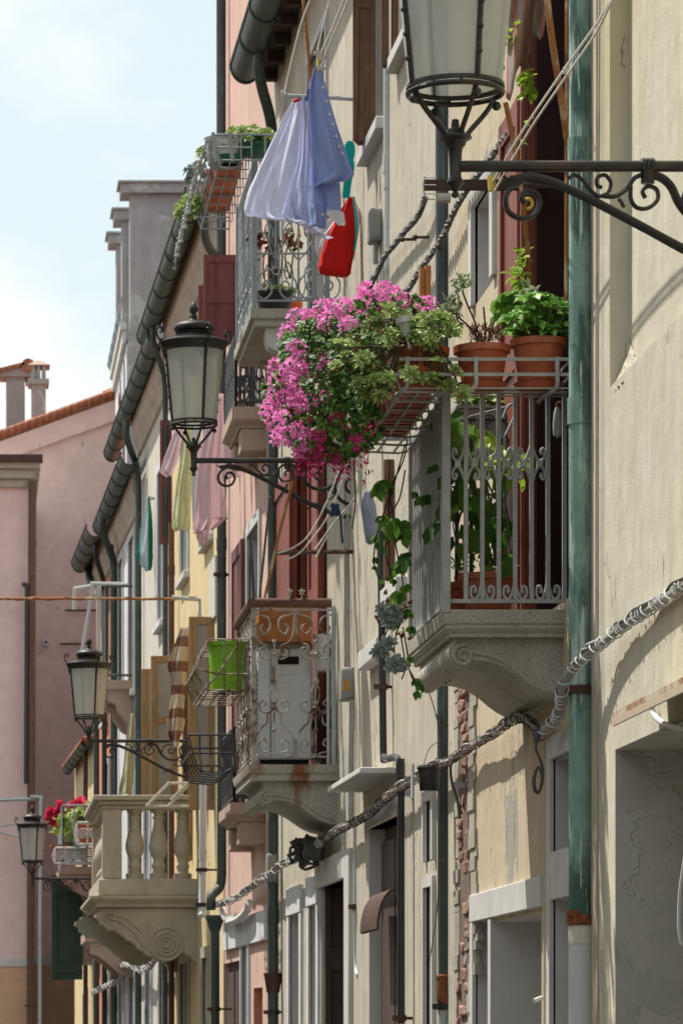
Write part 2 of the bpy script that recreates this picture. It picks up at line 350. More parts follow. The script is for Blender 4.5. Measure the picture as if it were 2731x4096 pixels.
m_clothg  = M('green_striped_cloth', (.55,.68,.70), .9, .05, 5, trans=.25, wave={'dir':'X','scale':2.2,'dist':.2,'lo':.55,'hi':.7,'c':(.05,.24,.15)})
m_clothb  = M('grey_blue_cloth', (.28,.31,.39), .9, .08, 60, bump=.3, bscale=150, trans=.15)
m_clothk  = M('khaki_cloth', (.46,.45,.30), .9, .06, 6, trans=.2)
m_stripe  = M('brown_striped_curtain', (.52,.42,.31), .9, .05, 6, trans=.2, wave={'dir':'Z','scale':1.5,'dist':2.0,'lo':.55,'hi':.62,'c':(.20,.075,.055),'amt':.9})
m_awning  = M('faded_striped_awning', (.34,.29,.26), .9, .1, 6, [((.16,.15,.15), 3.5, .5, .7, (1,1,1), .7)], trans=.15, wave={'dir':'X','scale':9,'dist':1.0,'lo':.5,'hi':.6,'c':(.42,.15,.08),'amt':.8})
m_leafd   = M('dark_geranium_leaf', (.065,.160,.026), .5, .25, 20, trans=.30, island=.55, spec=.35)
m_leafm   = M('vine_leaf', (.10,.23,.03), .45, .2, 20, trans=.5, island=.45, spec=.35)
m_leafl   = M('lime_leaf', (.28,.42,.045), .45, .2, 20, trans=.45, island=.25, spec=.35)
m_sedum   = M('sedum_leaf', (.29,.40,.13), .5, .2, 25, [((.46,.44,.14), 22, .55, .66, (1,1,1), .8)], trans=.25, island=.35, spec=.35)
m_succ    = M('stonecrop_leaf', (.185,.37,.075), .4, .15, 25, trans=.25, island=.30, spec=.4)
m_sage    = M('grey_green_leaf', (.20,.25,.14), .6, .15, 25, trans=.25, island=.35)
m_eche    = M('blue_grey_succulent', (.25,.30,.27), .5, .12, 25, trans=.1, island=.3)
m_petal   = M('pink_petal', (.86,.25,.60), .55, .10, 25, [((.90,.46,.74), 5, .52, .66, (1,1,1), .8), ((.72,.12,.38), 7, .58, .68, (1,1,1), .6)], trans=.35, island=.22, spec=.15)
m_petald  = M('deep_pink_petal', (.58,.035,.19), .55, .15, 25, trans=.35, island=.35, spec=.15)
m_redpetal= M('red_petal', (.72,.05,.14), .55, .15, 25, trans=.3, island=.3)
m_stem    = M('brown_stem', (.075,.05,.03), .8, .25, 25)
m_stemr   = M('reddish_stem', (.16,.035,.03), .7, .25, 25)
m_stemg   = M('green_stem', (.15,.20,.05), .7, .2, 25)
m_dryleaf = M('dry_leaf', (.20,.085,.035), .8, .3, 25, trans=.2, island=.4)
m_paving  = M('trachyte_paving', (.060,.058,.054), .85, .15, 2, brick={'scale':1.3,'c2':(.05,.048,.045),'mc':(.04,.04,.037)}, bump=.3)
# ------------------------------------------------------------------ houses
def wallbox(mb, Ya, Yb, za, zb, o0, o1, xw=None):
    xw = xw or WX
    v = []
    for Y in (Ya, Yb):
        for o in (o0, o1):
            for z in (za, zb): v.append((xw(Y)-o, Y, z))
    return mb.add(v, [(0,1,3,2), (4,6,7,5), (0,4,5,1), (2,3,7,6), (0,2,6,4), (1,5,7,3)])
def facade(mb, y0, y1, z0, z1, holes, xw=None, step=None):
    xw = xw or WX
    ys = sorted({y0, y1} | {h[0] for h in holes} | {h[1] for h in holes})
    zs = sorted({z0, z1} | {h[2] for h in holes} | {h[3] for h in holes})
    ys = [y for y in ys if y0 <= y <= y1]; zs = [z for z in zs if z0 <= z <= z1]
    for a, b in zip(ys, ys[1:]):
        for c, d in zip(zs, zs[1:]):
            my, mz = (a+b)/2, (c+d)/2
            if any(h[0] < my < h[1] and h[2] < mz < h[3] for h in holes): continue
            mb.quad((xw(a), a, c), (xw(a), a, d), (xw(b), b, d), (xw(b), b, c))
def opening(root, h, d=.2, kind='window', trim=.09, tm=None, proud=.022, sill=True, fm=None, rm=None, xw=None, panes=2, leafm=None):
    """reveals and stone surround, then a window (frame + pane) or a door leaf, d deep in the wall"""
    xw = xw or WX
    ya, yb, za, zb = h
    tm = tm or m_stone; rm = rm or tm
    s = MB()
    if trim:
        wallbox(s, ya-trim, ya, za, zb+trim, -.01, proud, xw); wallbox(s, yb, yb+trim, za, zb+trim, -.01, proud, xw)
        wallbox(s, ya, yb, zb, zb+trim, -.01, proud, xw)
    for y in (ya, yb): s.quad((xw(y)-.001, y, za), (xw(y)+d, y, za), (xw(y)+d, y, zb), (xw(y)-.001, y, zb))
    for z in (za, zb): s.quad((xw(ya)-.001, ya, z), (xw(ya)+d, ya, z), (xw(yb)+d, yb, z), (xw(yb)-.001, yb, z))
    O('door_surround' if kind == 'door' else 'window_surround', s, rm, root)
    if sill and kind == 'window':
        s = MB(); wallbox(s, ya-.1, yb+.1, za-.07, za-.002, -.02, .06, xw); O('window_sill', s, tm, root, bevel=.006)
    b = MB()
    if kind == 'window':
        f = .055
        wallbox(b, ya, ya+f, za, zb, -d, -d+.05, xw); wallbox(b, yb-f, yb, za, zb, -d, -d+.05, xw)
        wallbox(b, ya+f, yb-f, za, za+f, -d, -d+.048, xw); wallbox(b, ya+f, yb-f, zb-f, zb, -d, -d+.048, xw)
        ym = (ya+yb)/2; wallbox(b, ym-.03, ym+.03, za+f, zb-f, -d, -d+.046, xw)
        wallbox(b, ya+f, yb-f, za+(zb-za)*.55, za+(zb-za)*.55+.03, -d, -d+.04, xw)
        fr = O('window_frame', b, fm or m_wood, root)
        g = MB(); wallbox(g, ya, yb, za, zb, -d-.03, -d+.012, xw); O('window_pane', g, m_glass, fr)
    elif kind == 'door':
        wallbox(b, ya, yb, za, zb, -d-.03, -d+.01, xw)
        ym = (ya+yb)/2; w = (yb-ya)
        for k in (0, 1):
            a0 = ya + k*w/2 + .03; a1 = ya + (k+1)*w/2 - .03
            for zz0, zz1 in ((za+.1, za+(zb-za)*.42), (za+(zb-za)*.47, zb-.08)): wallbox(b, a0, a1, zz0, zz1, -d+.009, -d+.035, xw)
        O('door_leaf', b, fm or m_brndoor, root, bevel=.004)
    else:
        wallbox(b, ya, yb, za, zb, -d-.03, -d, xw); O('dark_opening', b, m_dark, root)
def shutter_perp(root, Y, w, z0, z1, m, x1=None, t=.035, n=1, name='shutter'):
    for k in range(n):
        s = MB(); xr = (WX(Y) if x1 is None else x1); y = Y + k*(t+.012); ww = w*(1-.13*k)
        s.box(xr-ww, xr-ww+.03, y, y+t, z0, z1); s.box(xr-.03, xr, y, y+t, z0, z1)
        for z in (z0, (z0+z1)/2-.03, z1-.06): s.box(xr-ww+.03, xr-.03, y+.002, y+t-.002, z, z+.06)
        if ww > .1:
            s.box(xr-ww+.03, xr-.03, y+.012, y+t-.012, z0+.06, z1-.06)
            for i in range(int((ww-.06)/.09)): s.box(xr-ww+.10+i*.09, xr-ww+.108+i*.09, y+.008, y+t-.008, z0+.06, z1-.06)
        O(name, s, m, root)
def shutter_flat(root, Ya, Yb, z0, z1, m, o=.012, name='shutter'):
    s = MB(); wallbox(s, Ya, Yb, z0, z1, o, o+.03); f = .07
    wallbox(s, Ya, Ya+f, z0, z1, o+.0301, o+.045); wallbox(s, Yb-f, Yb, z0, z1, o+.0301, o+.045)
    for z in (z0, (z0+z1)/2-.05, z1-.1): wallbox(s, Ya+f, Yb-f, z, z+.1, o+.0301, o+.043)
    O(name, s, m, root)
def hD(xf, xn, yt, yb=None, zb=.05):
    Yb, Ya = WY(xf), WY(xn)
    return (Ya, Yb, ZY(yb, Yb) if yb is not None else zb, ZY(yt, Yb))
def house(name, label, y0, y1, z1, m, holes=(), x_in=8.0):
    root = T(name, label, 'house', (WX((y0+y1)/2)+1, (y0+y1)/2, 0))
    w = MB(); facade(w, y0, y1, 0, z1, [h for h in holes])
    for y in (y0+.002, y1-.002): w.quad((WX(y)+.0, y, 0), (x_in, y, 0), (x_in, y, z1+1.2), (WX(y)+.0, y, z1))
    w.quad((x_in, y0, 0), (x_in, y0, z1+1.2), (x_in, y1, z1+1.2), (x_in, y1, 0))
    O('wall', w, m, root)
    return root
def roof(root, y0, y1, z, over=.2, m=None, gut=None, gz=None, gr=.085, soff=None, ends=(0, 0), go=.17, cove=True):
    """roof slab, boarded soffit or plaster cornice, half-round gutter along the eave"""
    r = MB(); x_in = 8.0; z0_ = z; z = z - .06
    for (a, b) in ((y0-ends[0], y1+ends[1]),):
        xa, xb = WX(a)-over, WX(b)-over
        r.add([(xa, a, z-.0), (xb, b, z-.0), (x_in, b, z+1.5), (x_in, a, z+1.5), (xa, a, z+.04), (xb, b, z+.04), (x_in, b, z+1.54), (x_in, a, z+1.54)],
              [(0,1,2,3), (4,7,6,5), (0,4,5,1), (1,5,6,2), (2,6,7,3), (3,7,4,0)])
        n = int((b-a)/.22)
        for i in range(n):
            y = a + (i+.5)*(b-a)/n; x = WX(y)-over+.04
            r.tube([(x, y, z+.012), (x+1.6, y, z+.012+1.5/(8-2)*1.6)], .05, 8, flat=1)
    O('roof', r, m or m_roof, root)
    s = MB(); z = z0_ - .07
    if soff:
        wallbox(s, y0, y1, z-.03, z+.01, 0, over-.0); 
        n = int((y1-y0)/.5)
        for i in range(n):
            y = y0 + (i+.5)*(y1-y0)/n; wallbox(s, y-.04, y+.04, z-.11, z-.031, .0, over-.02)
        O('soffit', s, m_soffit, root)
    elif cove:
        prof = [(0, z-.42), (.03, z-.40), (.035, z-.34), (.06, z-.26), (.10, z-.17), (over*.75, z-.09), (over*.85, z-.06), (over*.85, z), (0, z)]
        for a, b in ((y0, y1),):
            m_ = len(prof)
            vs = [(WX(a)-o, a, zz) for o, zz in prof] + [(WX(b)-o, b, zz) for o, zz in prof]
            s.add(vs, [(i, i+m_, i+m_+1, i+1) for i in range(m_-1)] + [tuple(range(m_)), tuple(range(2*m_-1, m_-1, -1))])
        O('cornice', s, m_cove, root)
    g = MB(); ga, gb = gut or (y0, y1); gz = gz if gz is not None else z0_
    n = max(2, int((gb-ga)/.8))
    pts = [(WX(ga + (gb-ga)*i/n)-go, ga + (gb-ga)*i/n, gz - .04*i/n) for i in range(n+1)]
    # half round trough: open top
    vs = []; k = 9
    for p in pts:
        for j in range(k):
            a = PI*j/(k-1); vs.append((p[0]-math.cos(a)*gr, p[1], p[2]-math.sin(a)*gr*1.25))
    fs = [(i*k+j, i*k+j+1, (i+1)*k+j+1, (i+1)*k+j) for i in range(n) for j in range(k-1)]
    fs.append(tuple(n*k+j for j in range(k)))
    g.add(vs, fs)
    g.tube([(p[0]-gr, p[1], p[2]) for p in pts], .013, 6)
    for i in range(n*1+1):
        t = i/n; Y = ga + (gb-ga)*min(max(t, .003), .997)
        x = WX(Y)-go
        g.tube([(x-math.cos(PI*j/12)*(gr+.004), Y, gz-.04*t-math.sin(PI*j/12)*(gr+.005)*1.25) for j in range(13)], .009, 5)
    O('gutter', g, m_gutter, root)

# the near house with the flat corner strip and the deep shop recess
rA = T('house', 'cream plastered house with rusty sheet hood over a deep recess', 'house', (3.3, 12, 0))
LZ = ZY(900, 14.0); rec = (11.0, 13.78, .02, ZY(1722, 13.78))
wA = MB(); fx = lambda Y: 2.30; fu = lambda Y: 2.37
facade(wA, 7.5, 14.14, 0, LZ, [rec], fx)
facade(wA, 7.5, 13.9, LZ+.07, 12.5, [], fu)
wA.quad((2.30, 7.5, LZ), (2.30, 13.9, LZ), (2.37, 13.9, LZ+.07), (2.37, 7.5, LZ+.07))
wA.box(2.30, 2.60, 13.9, 14.14, LZ, 12.5)
wA.quad((2.3, 14.14, 0), (8, 14.14, 0), (8, 14.14, 12.5), (2.3, 14.14, 12.5)); wA.quad((2.30, 7.5, 0), (8, 7.5, 0), (8, 7.5, 12.5), (2.3, 7.5, 12.5))
wA.quad((2.3, 7.5, 12.5), (8, 7.5, 12.5), (8, 14.14, 12.5), (2.3, 14.14, 12.5))
O('wall', wA, m_cream, rA)
rv = MB(); d = .62
for y in (rec[0], rec[1]): rv.quad((2.301, y, rec[2]), (2.3+d, y, rec[2]), (2.3+d, y, rec[3]), (2.301, y, rec[3]))
rv.quad((2.3+d, rec[0], rec[2]), (2.3+d, rec[1], rec[2]), (2.3+d, rec[1], rec[3]), (2.3+d, rec[0], rec[3]))
O('recess', rv, m_peel, rA)
rv = MB(); rv.box(2.302, 2.3+d, rec[0], rec[1]-.002, rec[3]-.004, rec[3]+.03)
O('recess_ceiling', rv, M('rusty_white_ceiling', (.50,.47,.41), .85, .1, 5, [((.26,.13,.06), 3.0, .52, .66, (1,1,1), .9), ((.30,.28,.25), 9, .55,.6,(1,1,1),.7)], bump=.3), rA)
# broken edge of plaster where the corner strip ends
ch = MB(); ny, nz_ = 12, 8; gv = []
for a in range(ny+1):
    for b_ in range(nz_+1):
        u, v = a/ny, b_/nz_; y = 13.895-.30*u; top = LZ+.01+.16*(1-u)**1.1+rnd.uniform(-.012,.012)
        gv.append((2.299+.068*v**.8+rnd.uniform(-.006,.006), y, LZ-.03+(top-LZ+.03)*v))
ch.add(gv, [(a*(nz_+1)+b_, a*(nz_+1)+b_+1, (a+1)*(nz_+1)+b_+1, (a+1)*(nz_+1)+b_) for a in range(ny) for b_ in range(nz_)])
O('broken_plaster', ch, M('rough_broken_plaster', (.50,.46,.36), .95, .2, 30, [((.30,.27,.21), 60, .55, .65, (1,1,1), .8)], bump=.9, bscale=90, bump2=.8, bscale2=30), rA)

# house with the flowered balcony
hB = [(14.78, 15.70, 3.30, 6.2), (17.0, 17.62, ZY(700, 17.62), ZY(478, 17.62)), hD(1093, 1128, 2118), hD(1134, 1243, 2118), hD(1271, 1330, 2068), hD(1271, 1330, 1745, 1958)]
rB = house('house', 'ochre plastered house carrying the balcony full of potted flowers', 14.143, 18.35, 12.2, m_ochre, hB)
opening(rB, hB[0], .30, 'dark', trim=.0, tm=M('dark_maroon_doorway', (.030,.010,.008), .7, .2, 6), proud=.03)
opening(rB, hB[1], .16, 'window', trim=.10, rm=m_stone, sill=False)
opening(rB, hB[2], .22, 'window', trim=0, rm=m_stone, sill=False)
opening(rB, hB[3], .30, 'door', trim=0, rm=m_stone)
opening(rB, hB[4], .26, 'door', trim=0, rm=m_stone)
opening(rB, hB[5], .22, 'window', trim=0, rm=m_stone, sill=False)
s = MB(); a, b = hB[2][1], hB[3][0]; zl = hB[2][3]
wallbox(s, a, a+.09, .0, zl, -.01, .02); wallbox(s, b-.09, a+.09, zl, zl+.125, -.01, .022)
wallbox(s, hB[3][1]+.001, hB[2][0]-.001, 0, zl, -.02, .018)
O('door_surround', s, m_stone, rB, bevel=.004)
s = MB(); a, b = hB[4][1], hB[4][0]
wallbox(s, a, a+.08, .0, hB[5][3]+.09, -.01, .02); wallbox(s, b, a, hB[4][3], hB[5][2], -.01, .016); wallbox(s, b, a, hB[5][3], hB[5][3]+.09, -.01, .018)
O('door_surround', s, m_stone, rB, bevel=.004)
# red door shutters: one leaf folded out beside the opening, one flat on the wall beyond it
shutter_flat(rB, 15.85, 16.42, 3.36, ZY(293, 16.4), m_redwood, o=.015)
s = MB(); s.box(2.245, 2.292, 15.70, 15.76, 3.3, ZY(75, 15.7)); s.box(2.292, 2.33, 15.705, 15.74, 3.3, ZY(75, 15.7)); s.box(2.238, 2.2449, 15.715, 15.745, 3.3, ZY(85, 15.7))
O('shutter', s, m_redwood, rB)
# crumbled corner with bare bricks beside the second pipe
bk = MB(); z = .3
while z < 3.75:
    h = rnd.uniform(.045, .07); wob = .10*math.sin(z*1.9) + .05*math.sin(z*5.3)
    for k in range(3):
        if rnd.random() < .06: continue
        Y = 17.86 + wob + k*.13 + rnd.uniform(-.03, .03); L = rnd.uniform(.10, .15); q = MB()
        wallbox(q, Y, Y+L, z, z+h-.010, -.05, rnd.uniform(-.012, .020))
        q.v = [v + Vector((rnd.uniform(-.009,.009), rnd.uniform(-.018,.018), rnd.uniform(-.008,.008))) for v in q.v]; bk.add(q.v, q.f)
    z += h
O('bare_brickwork', bk, m_bricks, rB, bevel=.008)['kind'] = 'stuff'
for kk in (0, 1):
    s = MB(); z = .3
    while z < 3.9:
        h = rnd.uniform(.03, .09); wob = .10*math.sin(z*1.9) + .05*math.sin(z*5.3)
        (ya, yb_, o) = ((17.64+wob+rnd.uniform(-.04,.04), 17.84+wob, .010), (18.22+wob*.6, 18.34, .008))[kk]
        if yb_ > ya: wallbox(s, ya, min(yb_, 18.345), z, z+h, -.02, rnd.uniform(.004, o+.006))
        z += h
    O('bare_mortar', s, m_granite, rB)['kind'] = 'stuff'
s = MB(); wallbox(s, 17.8, 18.30, .3, 3.7, -.05, .0035); O('crack_shadow_gap', s, M('shaded_brick_gap', (.17,.12,.095), .95, .3, 8, bump=.6), rB)  # dark brown sheet: shade of the gaps between bricks put into colour

# grey-cream house with the balconies one above the other
hC = [(21.2, 21.95, ZY(275, 21.2), 8.1), (19.75, 20.55, ZY(125, 20.5), 8.2), hD(848, 914, 1905), hD(668, 692, 2104), hD(714, 731, 2082), hD(738, 800, 2040),
      (24.95, 26.1, 3.36, ZY(1060, 26)), hD(980, 998, 2040), hD(980, 998, 1842, 1980), (24.2, 25.3, 6.05, 8.0)]
rC = house('house', 'weathered grey-cream house with stacked balconies and brown louvred shutters', 18.352, 28.1, 8.6, m_greyc, hC)
opening(rC, hC[0], .2, 'window', trim=.0); opening(rC, hC[1], .2, 'window', trim=0)
opening(rC, hC[2], .10, 'door', trim=.0, rm=m_stone)
opening(rC, hC[3], .25, 'window', trim=.0, sill=False); opening(rC, hC[4], .25, 'window', trim=.0, sill=False)
opening(rC, hC[5], .45, 'dark', trim=.0, rm=m_stone)
opening(rC, hC[6], .2, 'dark', trim=.06, tm=m_redwood); opening(rC, hC[9], .2, 'dark', trim=.06, tm=m_stone)
opening(rC, hC[7], .2, 'window', trim=.05, sill=False); opening(rC, hC[8], .2, 'window', trim=.05, sill=False)
for h in (hC[3], hC[4]):
    s = MB(); wallbox(s, h[0]-.12, h[1]+.12, h[3], h[3]+.19, -.01, .025); wallbox(s, h[0]-.12, h[0], .1, h[3], -.01, .02); wallbox(s, h[1], h[1]+.12, .1, h[3], -.01, .02)
    O('window_surround', s, m_white, rC, bevel=.004)
h = hC[5]
s = MB(); y = h[1]-.06; x = WX(h[1])
for (a, b, c, dd) in ((x+.02, x+.055, .1, h[3]), (x+.25, x+.28, .1, h[3]), (x+.055, x+.25, 2.02, 2.17)): s.box(a, b, y, y+.05, c, dd)
s.box(x+.055, x+.25, y+.02, y+.04, .1, h[3])
O('door_leaf', s, m_brndoor, rC)
s = MB(); wallbox(s, h[0]-.02, h[1]+.16, h[3], h[3]+.17, -.4, .03); wallbox(s, h[0]-.25, h[0], 0, h[3]+.17, -.4, .03); O('door_lintel', s, m_stone, rC, bevel=.006)
s = MB(); h = hC[2]; wallbox(s, h[0]-.15, h[1]+.1, h[3], h[3]+.13, -.1, .012); O('door_lintel', s, m_stone, rC, bevel=.006)
# arched iron hood inside the doorway
s = MB(); zt_, zb_ = ZY(2040, 20.7), ZY(2132, 20.7); pf = []
for i in range(9):
    a = i/8*PI/2; pf.append((2.27-.10*math.sin(a), zb_ + (zt_-zb_)*math.cos(a)))
for (xa, za), (xb, zb2) in zip(pf, pf[1:]):
    s.add([(xa, 20.7, za), (xb, 20.7, zb2), (xb, 21.6, zb2), (xa, 21.6, za), (xa+.012, 20.7, za-.01), (xb+.012, 20.7, zb2-.01), (xb+.012, 21.6, zb2-.01), (xa+.012, 21.6, za-.01)], [(0,3,2,1), (4,5,6,7), (0,1,5,4), (2,3,7,6), (1,2,6,5), (0,4,7,3)])
O('door_hood', s, m_rustiron, rC)
shutter_perp(rC, 21.62, .125, ZY(320, 21.6), 8.2, m_wood, n=3); shutter_perp(rC, 20.58, .09, ZY(145, 20.55), 8.2, m_wood, n=2)
shutter_perp(rC, 20.75, .055, ZY(1330, 20.75), ZY(1055, 20.75), m_wood, n=2)
shutter_flat(rC, 26.15, 27.5, 3.36, ZY(1060, 26), m_redwood); shutter_flat(rC, 24.25, 24.9, 3.36, ZY(1060, 26), m_redwood)
s = MB(); wallbox(s, 20.2, 20.9, ZY(1338, 20.5)-.08, ZY(1338, 20.5), -.02, .06); O('window_sill', s, m_stone, rC, bevel=.005)
s = MB(); wallbox(s, 21.0, 21.9, ZY(1480, 21.4)-.1, ZY(1480, 21.4)-.0, -.02, .07); O('window_sill', s, m_stone, rC, bevel=.005)
#R
roof(rC, 18.36, 27.9, 8.66, over=.13, soff=True, gut=(18.6, 27.6), gz=8.62, gr=.105, go=.235)

# pink house
hDh = [hD(514, 552, 2214), hD(558, 574, 2170), hD(583, 603, 2270), (29.0, 29.9, 6.35, 8.3), (29.0, 30.0, 3.4, 5.5)]
rD = house('house', 'pink plastered house rising above the neighbouring gutter', 28.103, 32.5, 11.8, m_pink, hDh)
opening(rD, hDh[0], .06, 'door', trim=.0, rm=m_pink); opening(rD, hDh[1], .25, 'window', trim=.06, tm=m_white, sill=False)
opening(rD, hDh[2], .3, 'door', trim=0, rm=m_salmon)
opening(rD, hDh[3], .2, 'dark', trim=.08); opening(rD, hDh[4], .2, 'dark', trim=.08)
s = MB(); wallbox(s, 28.4, 32.2, ZY(2166, 29.5), ZY(2100, 29.5), -.01, .03); O('stone_band', s, m_white, rD)
shutter_perp(rD, 30.5, .27, ZY(790, 30.5), ZY(585, 30.5), m_burg, x1=2.095); shutter_perp(rD, 31.3, .12, ZY(775, 31.3), ZY(655, 31.3), m_burg, x1=1.95); shutter_flat(rD, 30.1, 31.0, 3.4, 5.5, m_burg)
s = MB(); wallbox(s, 28.11, 32.49, 11.6, 11.8, -.01, .12); O('cornice', s, m_stone, rD)

# yellow house
hE = [(35.9, 36.8, 3.25, 5.35), (34.0, 34.6, .1, 2.3), (36.2, 37.3, .1, 2.3), (33.6, 34.4, 6.0, 7.7), (36.3, 37.2, 6.0, 7.7)]
rE = house('house', 'yellow plastered house behind the stone baluster balcony', 32.503, 38.5, 8.8, m_yellow, hE)
opening(rE, hE[0], .2, 'dark', trim=.06, tm=m_tanwood); opening(rE, hE[1], .2, 'door', trim=.10, tm=m_tanst); opening(rE, hE[2], .3, 'door', trim=.1, tm=m_tanst)
opening(rE, hE[3], .2, 'window', trim=.08); opening(rE, hE[4], .2, 'window', trim=.08)
s = MB(); wallbox(s, 33.1, 33.8, ZY(1425, 33.5), ZY(1288, 33.5), -.01, .02); O('wall_patch', s, m_pale, rE)
roof(rE, 32.52, 38.45, 8.80, over=.12, gut=(32.6, 39.2), gz=8.80, gr=.092, go=.215)

# cream house
hF = [(39.2, 40.2, .1, 2.4), (41.4, 42.3, .1, 2.4), (39.4, 40.3, 3.3, 5.1), (41.6, 42.5, 3.3, 5.1), (39.6, 40.4, 5.9, 7.5)]
rF = house('house', 'cream house with brown drainpipe and cast shadows of laundry poles', 38.503, 43.3, 8.6, m_pale, hF)
for i, h in enumerate(hF): opening(rF, h, .2, 'door' if h[2] < 1 else 'window', trim=.09, tm=m_white)
shutter_perp(rF, 38.6, .115, ZY(1250, 38.6), ZY(965, 38.6), m_burg, n=1)
roof(rF, 38.52, 43.28, 8.62, over=.12, gut=(38.4, 46.0), gz=8.64, gr=.092, go=.165)

hG = [(44.2, 45.1, .1, 2.4), (46.2, 47.2, .1, 2.4), (44.4, 45.3, 3.4, 5.1), (46.4, 47.3, 5.6, 7.4), (44.3, 45.2, 5.6, 7.4)]
rG = house('house', 'white plastered house with little iron balcony and drying frame', 43.303, 48.2, 8.0, m_white, hG)
for i, h in enumerate(hG): opening(rG, h, .2, 'door' if h[2] < 1 else 'window', trim=.09)
roof(rG, 43.32, 48.18, 8.02, over=.12, gut=(42.4, 48.1), gz=8.04, gr=.10, go=.175)
hI = [(49.2, 50.1, .1, 2.4), (49.2, 50.2, 3.2, 5.1), (49.5, 50.4, 5.7, 7.3)]
rI = house('house', 'orange-red plastered house in the row near its bend', 48.203, 52.0, 8.0, m_salmon, hI)
for i, h in enumerate(hI): opening(rI, h, .2, 'door' if h[2] < 1 else 'window', trim=.09)
roof(rI, 48.22, 51.9, 8.02, over=.12, gut=(48.2, 51.6), gz=8.02, gr=.115, go=.24)
hJ = [(54.0, 55.0, .1, 2.2), (54.2, 55.2, 2.9, 4.6)]
rJ = house('house', 'low pale yellow house at the end of the row behind red geraniums', 52.003, 57.5, 5.65, m_yellow, hJ)
for i, h in enumerate(hJ): opening(rJ, h, .2, 'door' if h[2] < 1 else 'window', trim=.09)
roof(rJ, 52.02, 57.4, 5.66, over=.2, gut=(52.3, 57.2), gz=5.62, gr=.06, go=.12, cove=False)

# tall grey house behind the row: dormer gable walls, balcony ledge and arched windows to the street
rT = T('tall_house', 'tall grey rendered house with stepped parapet walls above the gutters', 'house', (4, 67, 0))
w = MB(); w.box(2.62, 8.5, 65.3, 70.5, 0, ZY(770, 65.3)); w.box(2.66, 8.5, 65.32, 65.75, ZY(771, 65.3), ZY(436, 65.3))
w.box(2.60, 5, 67.3, 67.8, ZY(770, 65.3), ZY(505, 67.3)); w.box(2.58, 5, 69.4, 69.9, ZY(770, 65.3), ZY(555, 69.4)); w.box(3.6, 8.4, 65.75, 70.4, ZY(771, 65.3), ZY(520, 66))
O('wall', w, m_grey, rT)
w = MB(); w.box(2.598, 2.619, 65.31, 70.4, 0, ZY(790, 65.3)); O('street_front', w, m_white, rT)
w = MB()
for (a, b, y0, y1, z) in ((2.50, 8.6, 65.2, 65.9, ZY(418, 65.3)), (2.46, 5, 67.2, 67.95, ZY(480, 67.3)), (2.44, 5, 69.3, 70.0, ZY(535, 69.4))):
    w.box(a, b, y0, y1, z-.20, z-.035); w.box(a-.05, b, y0-.05, y1+.05, z-.034, z)
O('parapet_coping', w, m_grey, rT)
w = MB(); w.box(2.53, 2.597, 65.35, 70.3, ZY(770, 65.3)-.12, ZY(770, 65.3)+.10); w.box(2.49, 2.597, 65.30, 70.35, ZY(770, 65.3)+.101, ZY(770, 65.3)+.22)
O('ledge', w, m_stone, rT)
w = MB()
for i in range(30): w.tube([(2.51, 65.5+i*.16, ZY(770, 65.3)+.22), (2.46+.02*math.sin(i), 65.5+i*.16, ZY(725, 65.3)), (2.53, 65.5+i*.16, ZY(690, 65.3)+.1)], .016, 5)
O('railing', w, m_lgrail, rT)
for k, (ya, yb) in enumerate(((65.9, 66.8), (67.6, 68.5))):
    zt = ZY(800, 65.3); poly = [(2.597, ya, zt-2.4), (2.597, yb, zt-2.4)] + [(2.597, (ya+yb)/2+(yb-ya)/2*math.cos(i*PI/8), zt-.5+.5*math.sin(i*PI/8)) for i in range(9)]
    w = MB(); w.prism(poly, (-.02, 0, 0)); O('arched_window', w, m_glass, rT)

# the mauve house closing the view, gable to the street, chimneys
rK = T('gabled_house', 'mauve and tan gabled house closing the end of the street', 'house', (1.5, 74, 0))
YK = 72.0
zl, zr = ZY(1012, YK), ZY(912, YK)
sl = (zr-zl)/(XY(275, YK)-XY(0, YK)); xk0, xk1 = -5.0, 7.0; zA = zl+sl*(xk0-XY(0, YK)); zB = zl+sl*(xk1-XY(0, YK))
w = MB(); zc = ZY(2193, YK)
w.prism([(xk0, YK, zc), (xk1, YK, zc), (xk1, YK, zB-.10), (xk0, YK, zA-.10)], (0, 9, 0)); O('wall', w, m_mauve, rK)
w = MB(); w.box(xk0, xk1, YK-.012, YK+8.9, 0, zc-.2); O('lower_wall', w, m_tan, rK)
w = MB(); w.box(xk0, xk1, YK-.03, YK+.2, zc-.2, zc); O('string_course', w, m_stone, rK)
w = MB(); w.prism([(xk0-.1, YK-.15, zA-.03), (xk1, YK-.15, zB-.03), (xk1, YK-.15, zB+.10), (xk0-.1, YK-.15, zA+.10)], (0, 9.5, 0))
for i in range(60):
    x = xk0 + i*.2; z = zA + sl*(x-xk0)+.10
    w.tube([(x, YK-.18, z), (x+.19, YK-.18, z+sl*.19)], .07, 7)
O('roof', w, m_roof, rK)
w = MB(); w.prism([(xk0, YK-.10, zA-.42), (xk1, YK-.10, zB-.42), (xk1, YK-.10, zB-.03), (xk0, YK-.10, zA-.03)], (0, .1, 0)); O('gable_moulding', w, m_mauve, rK)
